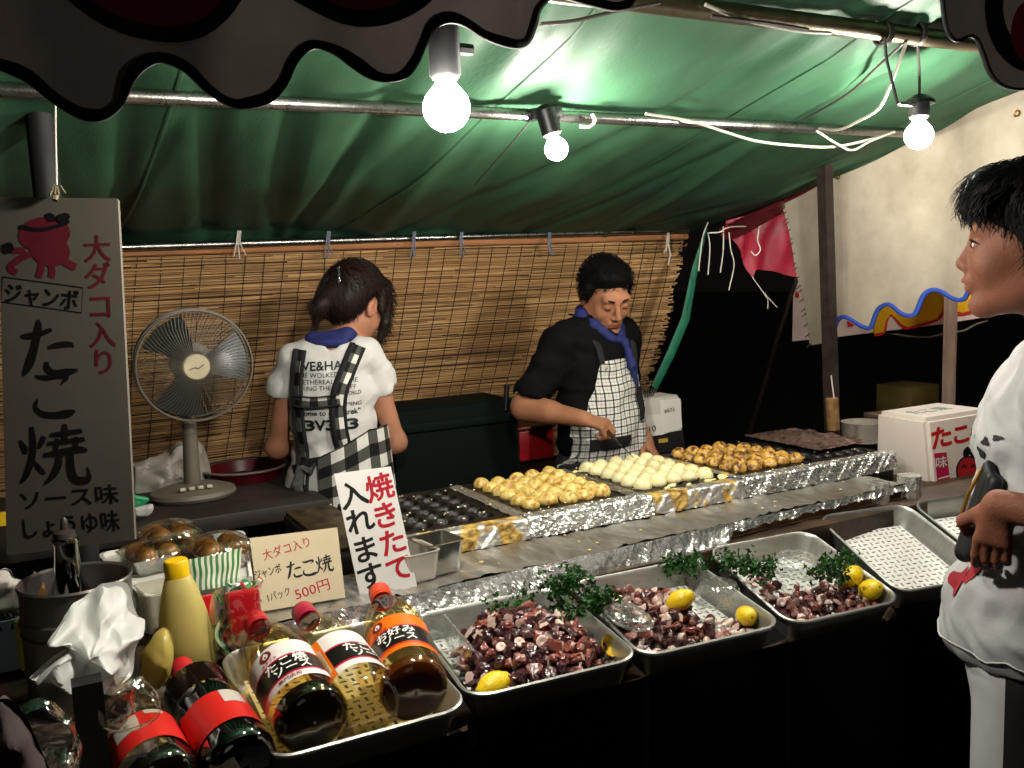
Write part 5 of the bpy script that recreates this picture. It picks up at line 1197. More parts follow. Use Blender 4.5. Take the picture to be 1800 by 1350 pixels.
g = G(); g.box(U(356,1064,y=1.52)+Vector((0,0,-.01)), (.035,.01,.05), rot=RZ(10), bev=.002); obj('red_packet', g, redp, label='flat red packet half hidden behind the mayonnaise bottle', cat='packet')
g = G(); mcl = M_clear('old_clear_tub',(.88,.86,.78),.14,.15,bump=.5,milky=.12); p = U(285,1110,z=.93); r = thing('clear_tub', 'clear plastic tub behind the steel pot and the mayonnaise', 'tub', mtx=Matrix.Translation(p+Vector((.02,.06,0))) @ RZ(8).to_4x4()); rr_box(g, .09, .08, .06, .001, .012, .9); obj('wall', g, mcl, r)

# ================================================================== BOTTLES
def bottle_axis(bpx, zb, tpx, L_):
    b = U(*bpx, z=zb); o = Vector(CAM); d = Vector(ray(*tpx)).normalized(); m = b-o; t0 = m.dot(d); h2 = m.length_squared-t0*t0; q = math.sqrt(max(0,L_*L_-h2)); t = t0+q
    return b, b+((o+d*t)-b).normalized()*L_
def cylfn(m, Rr, th0):
    return lambda u, v, w=0.: m @ Vector(((Rr+w)*math.cos(th0+u/Rr), (Rr+w)*math.sin(th0+u/Rr), v))
def shell(m, Rr, z0, z1, th0, u0, u1, n=30):
    f_ = cylfn(m, Rr, th0); g = G(); g.grid(lambda a,b: f_(u0+(u1-u0)*a, z0+(z1-z0)*b), n, 2); return g
amber = M_clear('amber_plastic',(.88,.74,.42),.08,.07,bump=.25,bscale=18); palepet = M_clear('pale_amber_plastic',(.94,.87,.66),.08,.06,bump=.25,bscale=18); brownpet = M_clear('sauce_stained_plastic',(.52,.30,.10),.14,.08,bump=.3,bscale=18); clearpet = M_clear('clear_pet',(.93,.90,.84),.16,.05,bump=.3,bscale=20)
darkliq = M('dark_sauce','140a05',.12,var=.2,spec=.6)
def bottle(name, label, base, top, Rr, pet, capm, twist=0., fill=None, H=.31, botm=None):
    m = along(base, top); r = thing(name, label, 'bottle', loc=base); k = Rr/.05; h = H/.31
    g = G(); g.lathe([(.001,.004),(.034*k,.0),(.047*k,.008),(.05*k,.02),(.05*k,.04*h),(.049*k,.045*h),(.049*k,.145*h),(.05*k,.150*h),(.0495*k,.165*h),(.044*k,.20*h),(.033*k,.235*h),(.021*k,.262*h),(.0155*k,.275*h),(.0145*k,.290*h)], 32, m); obj('body', g, pet, r, smooth=True)
    g = G(); g.lathe([(.001,.312*h),(.0165*k,.312*h),(.0185*k,.309*h),(.0188*k,.283*h),(.0165*k,.281*h)], 24, m); cp_ = obj('cap', g, capm, r)
    g = G(); g.lathe([(.0165*k,.279*h),(.0185*k,.279*h),(.0185*k,.275*h),(.0165*k,.275*h)], 24, m); obj('collar', g, capm, cp_)
    if fill: g = G(); g.lathe([(.001,.006),(.033*k,.003),(.046*k,.010),(.0488*k,.02),(.0482*k,fill),(.001,fill)], 28, m); obj('sauce', g, botm or darkliq, r)
    inv = m.inverted() @ Vector(CAM); th = math.atan2(inv.y, inv.x)+twist
    return r, m, th
lw = M('label_white','ded6cf',.35,var=.04); lo_ = M('label_orange','dd6a0c',.35,var=.05); lk = M('label_black','15130f',.3,var=.1); lr = M('label_magenta','b01238',.35); lt = M('label_letter_white','efe9e0',.4)
def sauce_label(r, m, th, Rr, top, bands, words, logo=True, span=2.9, slant=0.):
    w = Rr*span/2
    for nm, z0, z1, mt, off in bands: obj(nm, shell(m, Rr+off, z0, z1, th, -w, w), mt, r, smooth=True)
    g = G()
    for s, u, v, hh, wd, rot in words: text_g(g, s, cylfn(m, Rr+.0018, th), u, v, hh, .02, wd, rot, cuts=.006)
    obj('lettering', g, lt, r, smooth=True)
    if logo:
        f_ = cylfn(m, Rr+.0018, th); f2_ = cylfn(m, Rr+.0021, th); f3_ = cylfn(m, Rr+.0024, th)
        def lb(ff, rx, ry, cu, cv, tip=0.): g = G(); n = 20; g.add([ff(cu+rx*math.cos(t)*(1-tip*max(0,math.sin(t))), cv+ry*math.sin(t)) for t in [2*math.pi*i/n for i in range(n)]], [tuple(range(n))]); return g
        obj('logo_ring', lb(f_, .0095,.0105,-.019,.126), M('logo_maroon','7a1520',.4), r); obj('logo_drop', lb(f2_, .0048,.0066,-.019,.1265,.75), lt, r); obj('logo_dot', lb(f3_, .0016,.0024,-.0195,.1235), M('logo_maroon','7a1520',.4), r)
        g = G(); text_g(g, 'オタフク', cylfn(m, Rr+.0018, th), -.018, .1105, .0065, .02, .024, cuts=.006); obj('lettering', g, M('logo_maroon','7a1520',.4), r)
RB = .0495
redcap = M('red_cap','b81a24',.35,var=.08); orangecap = M('orange_cap','d8401c',.35,var=.08); magcap = M('crimson_cap','a81a38',.35,var=.08)
b, t = bottle_axis((556,1276), .925, (452,1098), .29); r, m, th = bottle('sauce_bottle', 'left of three lying sauce bottles, white and black label, almost empty', b, t, .05, amber, redcap, .12, .032)
sauce_label(r, m, th, RB, 0, [('label_top',.104,.142,lw,.0008),('label_middle',.062,.104,lk,.0008),('label_line',.1025,.106,lr,.0012),('label_line',.060,.0635,lr,.0012),('label_bottom',.046,.062,lw,.0008)], [('たこ焼',.002,.093,.021,.062,0.),('ソース',.006,.0735,.019,.052,0.)])
g = G(); text_g(g, '専門店用', cylfn(m, RB+.0018, th), -.004, .053, .008, .01, .034, cuts=.006); obj('lettering', g, M('label_print_red','8d3a3a',.5), r)
b, t = bottle_axis((652,1254), .925, (538,1084), .29); r, m, th = bottle('sauce_bottle', 'middle of three lying sauce bottles with its orange back label turned up', b, t, .05, palepet, magcap, .0, None)
sauce_label(r, m, th+.95, RB, 0, [('label_top',.104,.142,lw,.0008),('label_middle',.062,.104,lk,.0008),('label_line',.1025,.106,lr,.0012),('label_line',.060,.0635,lr,.0012),('label_bottom',.046,.062,lw,.0008)], [('たこ焼',.002,.093,.021,.062,0.),('ソース',.006,.0735,.019,.052,0.)], logo=False, span=2.2)
obj('back_label', shell(m, RB+.0008, .046, .142, th-.55, -.02, .021), lo_, r, smooth=True)
obj('ingredient_panel', shell(m, RB+.0013, .060, .118, th-.55, -.011, .017), M('panel_cream','c9a884',.5,var=.1), r, smooth=True)
g = G(); f_ = cylfn(m, RB+.0017, th-.55)
for k in range(9): g.grid(lambda a,b_: f_(-.009+.024*a*random.choice((1,1,1)), .113-k*.0045+.0012*b_), 6, 1)
for k in range(9): g.grid(lambda a,b_: f_(.001+.0015*k+.0007*a, .062+.011*b_), 1, 1)
obj('fine_print', g, M('fine_print_brown','6a4a38',.6), r)
b, t = bottle_axis((732,1222), .925, (670,1050), .29); r, m, th = bottle('sauce_bottle', 'right of three lying sauce bottles with orange and black label', b, t, .05, M_clear('light_brown_pet',(.90,.78,.50),.08,.06,bump=.25,bscale=18), orangecap, -.05, .026, botm=M('thin_brown_sauce','5f340e',.15,var=.4,scale=14))
sauce_label(r, m, th, RB, 0, [('label_top',.106,.142,lo_,.0008),('label_middle',.060,.106,lk,.0008),('label_line',.1045,.108,lr,.0012),('label_line',.056,.0605,M('label_red_orange','c22f12',.35),.0012),('label_bottom',.046,.060,lo_,.0008)], [('お好み',.004,.094,.021,.060,0.),('ソース',.008,.0735,.019,.050,0.)])
colal = M('red_label','c8211a',.35,var=.06)
b, t = bottle_axis((432,1352), .90, (318,1172), .27); r, m, th = bottle('soy_bottle', 'dark bottle with red cap and plain red label in front of the trays', b, t, .046, M_clear('dark_pet',(.10,.05,.03),.18,.05,bump=.3,bscale=18), redcap, 0, .20, H=.27)
obj('label', shell(m, .0462, .045, .115, th, -.09, .09), colal, r, smooth=True); obj('label_corner', shell(m, .0466, .085, .1145, th+.75, -.012, .02), M('label_silver','b9b0a6',.4), r, smooth=True)
b, t = bottle_axis((292,1392), .90, (212,1222), .26); r, m, th = bottle('soy_bottle', 'clear bottle with red label and white square at bottom left', b, t, .046, clearpet, M('clear_film_cap','8a7a66',.4), 0, .03, H=.27)
obj('label', shell(m, .0462, .05, .120, th, -.09, .09), colal, r, smooth=True); obj('label_square', shell(m, .0467, .083, .116, th-.25, -.017, .017), M('label_grey_white','b9b5ac',.5), r, smooth=True)
g = G(); f_ = cylfn(m, .0470, th-.25); ribbon(g, [(-.004,.101),(.001,.098),(.004,.101)], .0012, f_); ribbon(g, [(0.,.103),(.0005,.098)], .001, f_); obj('square_mark', g, black_ink, r)
obj('label_corner', shell(m, .0467, .110, .1195, th+.55, -.01, .014), M('label_grey_white','b9b5ac',.5), r, smooth=True)
g = G(); bt_ = m @ Vector((0,0,.2)); crumple('clear_bag', [(175,1245),(205,1200),(250,1190),(285,1225),(275,1262),(225,1275),(185,1275)], 1.06, .03, M_clear('tea_clear_bag',(.88,.80,.66),.16,.05,bump=.9,bscale=45), 'crumpled clear bag pulled over the bottle at bottom left', 'bag', 9, amp=.007, back=False)
# mayonnaise bottle
p = U(335,1176,z=.905); r = thing('mayonnaise_bottle', 'pale yellow cone-shaped squeeze bottle with yellow cap', 'bottle', loc=p); mt = Matrix.Translation(p) @ RY(-3).to_4x4()
g = G(); g.lathe([(.001,0),(.036,0),(.041,.006),(.041,.05),(.036,.09),(.027,.128),(.020,.150),(.018,.153)], 28, mt); obj('body', g, M('soft_yellow_plastic','d9c878',.3,var=.08,scale=8,translucent=.3,sss=.0), r, smooth=True)
g = G(); n = 36; V = []
for j, (q, z) in enumerate(((.0178,.150),(.0178,.176),(.016,.179),(.0005,.179))):
    for k in range(n): a = 2*math.pi*k/n; w = q+(.0007 if k%2 else 0)*(j < 2); V.append(mt @ Vector((w*math.cos(a),w*math.sin(a),z)))
g.add(V, [(j*n+k,j*n+(k+1)%n,(j+1)*n+(k+1)%n,(j+1)*n+k) for j in range(3) for k in range(n)]); obj('cap', g, M('yellow_cap','e3b708',.35,var=.05), r)
crumple('mayonnaise_pouch', [(248,1160),(262,1128),(292,1104),(305,1130),(300,1180),(285,1205),(255,1212)], 1.34, .03, M('pale_yellow_pouch','c9b45e',.3,var=.15,translucent=.3), 'limp pale yellow pouch between the pot and the squeeze bottle', 'pouch', 11, amp=.005)

# ================================================================== POT, BAG AND CLUTTER AT THE LEFT END
pb = U(152,1226,z=.896); r = thing('steel_pot', 'tall steel pot at the left end of the counter under the white bag', 'pot', loc=pb); mt = Matrix.Translation(pb)
g = G(); g.lathe([(.001,0),(.072,0),(.076,.006),(.076,.125),(.079,.128),(.079,.136),(.076,.139),(.076,.180),(.079,.183),(.077,.186),(.073,.183),(.073,.008),(.001,.008)], 40, mt); obj('wall', g, M('dull_pot_steel','8d8683',.36,.85,var=.25,scale=8,bump=.1), r)
g = G(); g.lathe([(.0765,.112),(.0785,.115),(.0765,.118)], 40, mt); obj('bead', g, M('dull_pot_steel','6f6663',.28,1.), r)
p2_ = pb+Vector((-.012,.01,.01)); r = thing('dark_bottle', 'dark glass bottle neck standing in the steel pot', 'bottle', loc=p2_); mt = Matrix.Translation(p2_) @ RY(1).to_4x4()
g = G(); g.lathe([(.001,0),(.035,0),(.035,.13),(.028,.155),(.0185,.175),(.0165,.225),(.0185,.228),(.0185,.236),(.014,.237)], 24, mt); obj('body', g, M_clear('dark_glass',(.10,.10,.08),.25,.04), r)
g = G(); g.lathe([(.017,.236),(.0155,.244),(.006,.248),(.005,.262),(.0015,.266)], 14, mt); obj('stopper', g, M('smoky_stopper','3a3430',.3), r)
crumple('white_bag', [(178,1026),(222,1024),(236,1068),(252,1108),(238,1140),(232,1185),(205,1205),(160,1212),(118,1205),(52,1192),(100,1165),(125,1135),(96,1135),(100,1112),(125,1078),(150,1048)], 1.27, .05, white_bag, 'crumpled white plastic bag hanging over the steel pot', 'bag', 4, amp=.016, layers=26, fr=34, ys=[1.33,1.33,1.31,1.29,1.29,1.28,1.26,1.24,1.22,1.22,1.23,1.23,1.22,1.23,1.27,1.32])
crumple('clear_bag', [(168,1210),(215,1200),(240,1185),(252,1195),(222,1260),(170,1235)], 1.22, .02, M_clear('hanging_clear_bag',(.9,.88,.88),.2,.08,bump=.8,milky=.12), 'clear plastic tail hanging under the white bag', 'bag', 6, amp=.006, back=False)
g = G(); q0 = U(152,1195,y=1.19); g.box((q0.x,1.19,q0.z/2), (.034,.03,q0.z)); obj('black_post', g, M('black_paint_metal','0b0a0a',.5,var=.3), label='black square post below the white bag at bottom left', cat='post')
p = U(20,1160,z=.905); r = thing('blue_bucket', 'pale blue plastic bucket at the left edge', 'bucket', loc=p); mt = Matrix.Translation(p)
g = G(); g.lathe([(.001,0),(.05,0),(.062,.085),(.065,.087),(.059,.087),(.047,.004),(.001,.004)], 28, mt); obj('wall', g, M('pale_blue_plastic','8fb3c2',.4,var=.08), r)
g = G(); g.lathe([(.060,.070),(.062,.09),(.058,.105),(.02,.108),(.001,.108)], 22, mt); obj('dark_contents', g, M('black_bristle','14110f',.4,var=.5,scale=120,bump=1.,bscale=200), r)
p = U(63,1170,z=.905); r = thing('yellow_cup', 'yellow plastic cup between the blue bucket and the pot', 'cup', loc=p); g = G(); g.lathe([(.001,0),(.022,0),(.026,.075),(.028,.083),(.024,.086),(.001,.087)], 22, Matrix.Translation(p)); obj('wall', g, M('straw_yellow_plastic','c9bf52',.4), r)
a_, b_ = U(72,1062,y=1.50), U(55,1012,y=1.52); bx_ = frame(a_.lerp(b_,.5), Vector((1,0,0)), b_-a_); r = thing('wooden_brush', 'brush with a pointed wooden handle in the blue bucket', 'brush', loc=a_); L2 = (b_-a_).length*.62
g = G(); g.prism([(-.009,-L2),(.010,-L2),(.013,-L2*.2),(.010,L2*.4),(.0,L2),(-.008,L2*.4),(-.012,-L2*.2)], bx_, .006); obj('handle', g, M('pale_wood','c08a4a',.5,var=.15,scale=40,stretch=(1,1,.2)), r)
g = G(); n = 14; g.add([bx_ @ Vector((.004*math.cos(2*math.pi*i/n), .004*math.sin(2*math.pi*i/n), .0006)) for i in range(n)], [tuple(range(n))]); obj('hole', g, black_ink, r)
g = G(); g.box(a_+Vector((0,.0,-.025)), (.022,.012,.03)); obj('bristles', g, M('black_bristle','14110f',.4), r)
crumple('white_cloth', [(-20,1005),(15,1000),(25,1015),(50,1035),(55,1062),(20,1068),(-25,1075)], 1.55, .03, M('grey_white_cloth','a8a39a',.8,var=.08,bump=.3), 'wrung white cloth on the blue bucket at the left edge', 'cloth', 7, amp=.008)
g = G(); g.box(U(5,912,y=1.9), (.05,.03,.02)); obj('yellow_packet', g, M('packet_yellow','d4b112',.5), label='scrap of yellow packet at the left edge under the menu board', cat='packet')
crumple('clear_bag', [(40,1235),(75,1222),(100,1240),(140,1270),(140,1350),(120,1400),(60,1380),(30,1300)], 1.03, .03, M_clear('dark_clear_bag',(.75,.7,.68),.2,.06,bump=.9,bscale=35), 'dark glossy clear bag hanging at the bottom left corner', 'bag', 12, amp=.01, back=False)
crumple('grey_cloth', [(-30,1240),(20,1230),(60,1290),(90,1400),(-40,1420)], 1.0, .03, M('dark_red_grey_cloth','3d2a2a',.8,var=.4,scale=6), 'dim reddish grey cloth hanging at the bottom left corner', 'cloth', 13, amp=.01)

# ================================================================== PEOPLE  (local frame: +Y the way the person faces, +X their right hand, Z up)
def head_prims(slim=0.):
    e = []; ny = -.007*slim
    e += [ell((0,-.018,.038),(.074,.094,.082),.02), ell((0,.030,-.012),(.064,.062,.088),.03), ell((0,.022,-.062),(.052-.004*slim,.055-.006*slim,.042-.006*slim),.025), capsule((-.045,-.005,-.055),(-.018,.066,-.094),.016,.015,.03), capsule((.045,-.005,-.055),(.018,.066,-.094),.016,.015,.03)]
    e += [ell((0,.070,-.094),(.020,.016,.015),.02), ell((-.036,.060,-.030),(.026,.024,.026),.022), ell((.036,.060,-.030),(.026,.024,.026),.022), capsule((-.036,.075,.024),(.036,.075,.024),.013,.013,.018)]
    e += [capsule((0,.086+ny*.4,.012),(0,.106+ny,-.026),.0075,.0105,.010), ell((0,.107+ny,-.030),(.0115,.0105,.0095),.007), ell((-.0125,.097+ny*.6,-.034),(.0085,.010,.008),.006), ell((.0125,.097+ny*.6,-.034),(.0085,.010,.008),.006)]
    for sx in (-1,1):
        e += [ell((sx*.031,.095,.002),(.019,.014,.011),.012,'s'), ell((sx*.031,.0745,.001),(.0150,.0150,.0125),.006)]
        e += [ell((sx*.074,-.012,-.010),(.010,.021,.032),.007), ell((sx*.083,-.008,-.008),(.006,.012,.019),.005,'s')]
    e += [ell((0,.085,-.058),(.026,.012,.018),.016), capsule((-.019,.091,-.0565),(.019,.091,-.0565),.0058,.0058,.006), ell((0,.0965,-.0560),(.010,.006,.0050),.005), capsule((-.016,.0885,-.0685),(.016,.0885,-.0685),.0072,.0072,.006), capsule((-.023,.098,-.0622),(.023,.098,-.0622),.0025,.0025,.003,'s'), ell((0,.094,-.080),(.02,.008,.006),.008,'s')]
    return e
def hand_prims(Wp, d, n, s, curl, r=1.):
    Wp, d, n, s = [Vector(q) for q in (Wp,d,n,s)]; d.normalize(); n = (n-d*n.dot(d)).normalized(); s = (s-d*s.dot(d)-n*s.dot(n)).normalized(); P = []
    for t in (-.022,-.007,.008,.022): P.append(capsule(Wp+d*.012+s*t*.7*r, Wp+d*.072*r+s*t*r, .0125*r, .0105*r, .014))
    for i, (t, L) in enumerate(((.026*r,.038*r),(.009*r,.043*r),(-.009*r,.041*r),(-.026*r,.032*r))):
        k = Wp+d*.076*r+s*t; a = 0
        for j in range(3):
            a += R(curl[j])+R(3*i); dd = d*math.cos(a)-n*math.sin(a); q = k+dd*L*(1,.66,.5)[j]; P.append(capsule(k, q, (.0088-.0007*j)*r, (.0082-.0008*j)*r, .004)); k = q
    a = Wp+d*.022+s*.022-n*.006; b = a+(d*.6+s*.62-n*.35).normalized()*.036; c = b+(d*.8-s*.1-n*.6).normalized()*.028; P += [capsule(a,b,.0125,.0098,.008), capsule(b,c,.0095,.0075,.004)]
    return P
def dense(lo, hi, parts):
    """axis with a finer step inside chosen spans"""
    out = [lo]; x = lo
    while x < hi:
        h = parts[-1]
        for a, b, st in parts[:-1]:
            if a <= x < b: h = st
        x += h; out.append(x)
    return np.array(out)
skin_kw = dict(rough=.6, var=.17, scale=13, bump=.3, bscale=330, sss=.08, spec=.28, detail=8)
hair_m = M('black_hair','060505',.6,var=.3,scale=60,spec=.15); hair_br = M('dark_brown_hair','0c0806',.7,var=.35,scale=60,spec=.1)
def strands(g, base, crown, n, ln, rad, out=.35, down=.3, seed=0, keep=lambda p: True, mtx=None):
    """lay fine tapered locks over a hair mass"""
    rg = random.Random(seed); bv = base.bvh(); Vs = base.v; k = 0; tries = 0
    while k < n and tries < n*12:
        tries += 1; p = Vector(Vs[rg.randrange(len(Vs))])
        if not keep(p): continue
        loc, nor, _, _ = bv.find_nearest(p)
        fl = (p-Vector(crown)); fl.z -= down*.1; fl = fl-nor*fl.dot(nor)
        if fl.length < 1e-4: continue
        fl = fl.normalized()+Vector((rg.gauss(0,.22),rg.gauss(0,.22),rg.gauss(0,.22))); fl = (fl-nor*fl.dot(nor)*.8).normalized(); L = ln*rg.uniform(.6,1.3)
        g.tube([p-nor*.003, p+fl*L*.45+nor*(.003+out*.012), p+fl*L+nor*out*.016*rg.uniform(0,1.4)-Vector((0,0,down*L*.2))], [rad,rad*.9,rad*.25], 4, cap=False); k += 1
    return g
def brow_g(g, m, sx, tilt=0.):
    P = [m @ Vector((sx*q, yy, .0235+zz)) for q, yy, zz in ((.014,.0905,-.002),(.026,.0895,.002),(.038,.0835,.003+tilt),(.049,.073,-.003+tilt))]
    return g.tube(P, [.0022,.0034,.0028,.001], 6)
def lash_g(g, m, sx, z=-.004):
    return g.tube([m @ Vector((sx*q, yy, z+zz)) for q, yy, zz in ((.019,.0845,-.001),(.026,.0895,-.0025),(.034,.0895,-.003),(.043,.0835,-.001))], [.0007,.0014,.0014,.0007], 5)

# ------------------------------------------------------------------ the cook with the pick
man = thing('person', 'cook in black shirt and checked apron turning dumplings with a pick', 'person', mtx=Matrix.Translation((U(1050,650,y=2.38).x,2.38,.12)) @ Matrix.Rotation(R(188),4,'Z') @ Matrix.Scale(.905,4))
hm_ = Matrix.Translation((-.005,.045,1.452)) @ Matrix.Rotation(R(-14),4,'Z') @ Matrix.Rotation(R(-29),4,'X') @ Matrix.Rotation(R(4),4,'Y') @ Matrix.Scale(1.05,4)
P = xprims(head_prims(), hm_)
P = [ell((0,0,1.19),(.145,.10,.19),.05), ell((0,.015,.98),(.14,.11,.17),.06), capsule((-.12,-.005,1.30),(.12,-.005,1.30),.056,.056,.05), capsule((0,-.012,1.27),(0,.018,1.41),.058,.054,.03)]+P
sh_, el_, wr_ = Vector((.152,-.01,1.288)), Vector((.275,-.06,1.085)), Vector((.205,.155,1.060))
P += [capsule(sh_,el_,.052,.041,.03), capsule(el_,wr_,.042,.028,.02), capsule(el_,el_.lerp(wr_,.45),.043,.037,.02)]
fd = (wr_-el_).normalized(); P += hand_prims(wr_, fd+Vector((-.25,.1,-.15)), (.25,.15,1), (-.9,.2,.1), (52,78,60))
P += [capsule((-.148,-.02,1.285),(-.168,-.05,1.06),.044,.036,.03), capsule((-.168,-.05,1.06),(-.13,.10,.93),.04,.028,.02)]+hand_prims((-.13,.10,.93), (.1,.8,-.6), (-.5,.4,.6), (.8,.2,.3), (20,30,20))
P += [ell((0,0,.86),(.155,.115,.13),.05), capsule((-.085,0,.84),(-.09,.01,.46),.08,.055,.03), capsule((.085,0,.84),(.09,.01,.46),.08,.055,.03), capsule((-.09,.01,.46),(-.09,-.02,.09),.055,.038,.03), capsule((.09,.01,.46),(.09,-.02,.09),.055,.038,.03), capsule((-.09,-.04,.04),(-.1,.13,.03),.04,.035,.03), capsule((.09,-.04,.04),(.1,.13,.03),.04,.035,.03)]
g = sdf_g(P, dense(-.36,.38,[(-.1,.4,.0042),.006]), dense(-.2,.32,[(.02,.32,.0042),.006]), dense(-.03,1.62,[(1.02,1.62,.0040),(.85,1.02,.006),.02]))
smooth_g(g,1,.4)
inv = hm_.inverted(); Mi = np.array(inv)
def lips(x,y,z): q = Mi[:3,:3]@np.stack([x,y,z])+Mi[:3,3:4]; return (np.abs(q[0]) < .023) & (q[1] > .078) & (q[2] < -.0515) & (q[2] > -.0755) & (np.abs(q[2]+.0625) < .013*(1-(q[0]/.026)**2))
by_region(g, [(1, lips)]); obj('body', g, [M('tanned_skin','9c6a4e',**skin_kw), M('man_lips','94584a',.42,sss=.1)], man, smooth=True)
hp = xprims([ell((0,-.022,.050),(.080,.097,.076),.02), ell((0,-.05,.01),(.077,.070,.075),.03), capsule((-.074,.0,.0),(-.072,.012,.04),.014,.016,.02), capsule((.074,.0,.0),(.072,.012,.04),.014,.016,.02), ell((0,.030,.085),(.066,.046,.030),.03), ell((0,.118,.012),(.078,.056,.060),.03,'s'), ell((0,.03,-.07),(.075,.11,.07),.02,'s')], hm_)
hg = sdf_g(hp, axis(-.13,.13,.005), axis(-.16,.18,.005), axis(1.33,1.62,.005)); hs = G(); hs.add(hg.v, hg.f)
strands(hs, hg, hm_ @ Vector((0,.10,.055)), 3200, .015, .0007, .45, .0, 3); obj('hair', hs, hair_br, man, smooth=True)
g = G(); [brow_g(g, hm_, sx) for sx in (-1,1)]; obj('eyebrows', g, hair_br, man); g = G(); [lash_g(g, hm_, sx) for sx in (-1,1)]; obj('eyelashes', g, hair_br, man)
# shirt
sp_ = [ell((0,0,1.19),(.160,.118,.20),.05), ell((0,.012,.98),(.165,.132,.22),.06), capsule((-.12,-.005,1.305),(.12,-.005,1.305),.064,.064,.05), capsule((.145,-.01,1.295),sh_.lerp(el_,.80),.066,.064,.03), capsule((-.135,-.02,1.29),(-.165,-.045,1.10),.062,.058,.03), ell((0,.0,.80),(.178,.138,.1),.04),
       capsule((0,-.01,1.34),(0,.03,1.5),.062,.062,.012,'s'), capsule(sh_.lerp(el_,.86),el_.lerp(wr_,.1)+Vector((.02,0,-.03)),.056,.062,.012,'s')]
def tri(t): return 4*np.abs(t-np.floor(t)-.5)-1
def creases(X, Y, Z, amp): return amp*(tri((X*.7+Z*.9+Y*.4)*9+.4*tri(X*6-Z*5))*.6+tri((X*1.1-Z*.7+Y*.8)*14+.5*tri(Z*9))*.4)
def folds(phi, X, Y, Z): return phi+creases(X,Y,Z,.0045)+.005*np.sin(38*X+22*Z+8*Y)*np.sin(26*Z-12*X+1)+.002*np.sin(70*X-40*Z)
sg = sdf_g(sp_, axis(-.36,.40,.007), axis(-.2,.25,.007), axis(.72,1.42,.007), folds); obj('shirt', sg, M('black_cotton',(.0035,.0035,.004),.95,var=.25,scale=30,bump=.2,spec=.1), man, smooth=True)
tg = sdf_g([ell((0,0,.86),(.165,.125,.14),.05), capsule((-.085,0,.84),(-.09,.01,.46),.09,.066,.03), capsule((.085,0,.84),(.09,.01,.46),.09,.066,.03), capsule((-.09,.01,.46),(-.09,-.02,.11),.066,.052,.03), capsule((.09,.01,.46),(.09,-.02,.11),.066,.052,.03)], axis(-.25,.25,.012), axis(-.2,.2,.012), axis(.03,1.02,.012)); obj('trousers', tg, M('dark_trousers','12131a',.9), man, smooth=True)
sb = sg.bvh()
def front(x, z, off=.006):
    h = sb.ray_cast(Vector((x,1,z)), Vector((0,-1,0)))
    if h[0] is None or h[0].y < -.03:
        q = sb.ray_cast(Vector((x*.86,1,z)), Vector((0,-1,0))); y = (q[0].y if q[0] is not None else 0)-.025
        return Vector((x,y+off,z))
    return h[0]+Vector((0,off,0))
def apw(z): return float(np.interp(z, [.70,.95,1.03,1.08,1.14,1.20,1.235], [.178,.172,.158,.128,.102,.086,.080]))
def apt(x): return 1.236-.25*abs(x)**1.6
man_check = M_check('white_pane_check', .024, 'pane')
g = G(); g.grid(lambda u,v: (lambda z: front((u-.5)*2*apw(z), z)+Vector((0,.004*math.sin(34*(u-.5)*2*apw(z)+6*z)*(1.24-z)*2.2,0)))(.70+v*(apt((u-.5)*.16)-.70)), 40, 60, uvf=lambda u,v: ((u-.5)*2*apw(.70+v*.536)+.5+.004*math.sin(7*v+3*u), .70+v*.536+.004*math.sin(6*u+4*v)))
ap = obj('apron', g, man_check, man, smooth=True)
g = G(); g.grid(lambda u,v: front(-.105+u*.045, 1.02+v*.115, .0125), 8, 10); obj('pocket', g, M('black_apron_trim','0c0c0e',.9), ap)
g = G(); g.grid(lambda u,v: front(.0+u*.135, .945+v*.04-.01*u, .014), 14, 6); obj('waist_band', g, M('black_apron_trim','0c0c0e',.9), ap)
g = G()
for x in (-.066,.066): c = front(x,1.213,.010); g.sphere(c, (.008,.003,.008), 12, 8); 
obj('buttons', g, M('pale_button','b9b4a8',.4), ap)
for sx in (-1,1):
    g = G(); g.tube([front(sx*.073,1.225,.007), front(sx*.078,1.28,.006), Vector((sx*.072,.02,1.372)), Vector((sx*.05,-.075,1.385))], .013, 8, flat=(1,0,0)); obj('strap', g, M('black_apron_trim','0c0c0e',.9), ap)
# neckerchief
navy = M('navy_neckerchief','141d58',.8,var=.25,scale=40,bump=.25)
nk = [capsule((-.066,.0,1.372),(-.052,.062,1.335),.018,.018,.015), capsule((.066,.0,1.385),(.058,.055,1.350),.020,.018,.015), capsule((-.052,.062,1.335),(-.025,.098,1.298),.018,.014,.012), capsule((.058,.055,1.350),(.02,.1,1.305),.020,.015,.012), capsule((-.066,0,1.372),(0,-.075,1.392),.019,.02,.02), capsule((.066,0,1.385),(0,-.075,1.392),.019,.02,.02), capsule((.02,.1,1.305),(-.03,.108,1.292),.012,.013,.008), ell((-.028,.112,1.290),(.014,.012,.014),.008), capsule((-.030,.115,1.282),(-.045,.128,1.21),.012,.017,.008), capsule((-.045,.128,1.21),(-.062,.133,1.135),.016,.005,.008), capsule((-.032,.11,1.28),(-.055,.12,1.235),.009,.008,.006)]
g = sdf_g(nk, axis(-.11,.11,.0045), axis(-.12,.17,.0045), axis(1.10,1.43,.0045), lambda p,X,Y,Z: p+.0018*np.sin(150*X+60*Z)*np.sin(90*Z)); obj('neckerchief', g, navy, man, smooth=True)
g = G(); hc_ = wr_+(fd+Vector((-.25,.1,-.15))).normalized()*.085+Vector((.0,.0,-.018)); hw = man.matrix_world @ hc_; tipw = Vector((PX[2]+.17, PY+.25, GZ+.03))
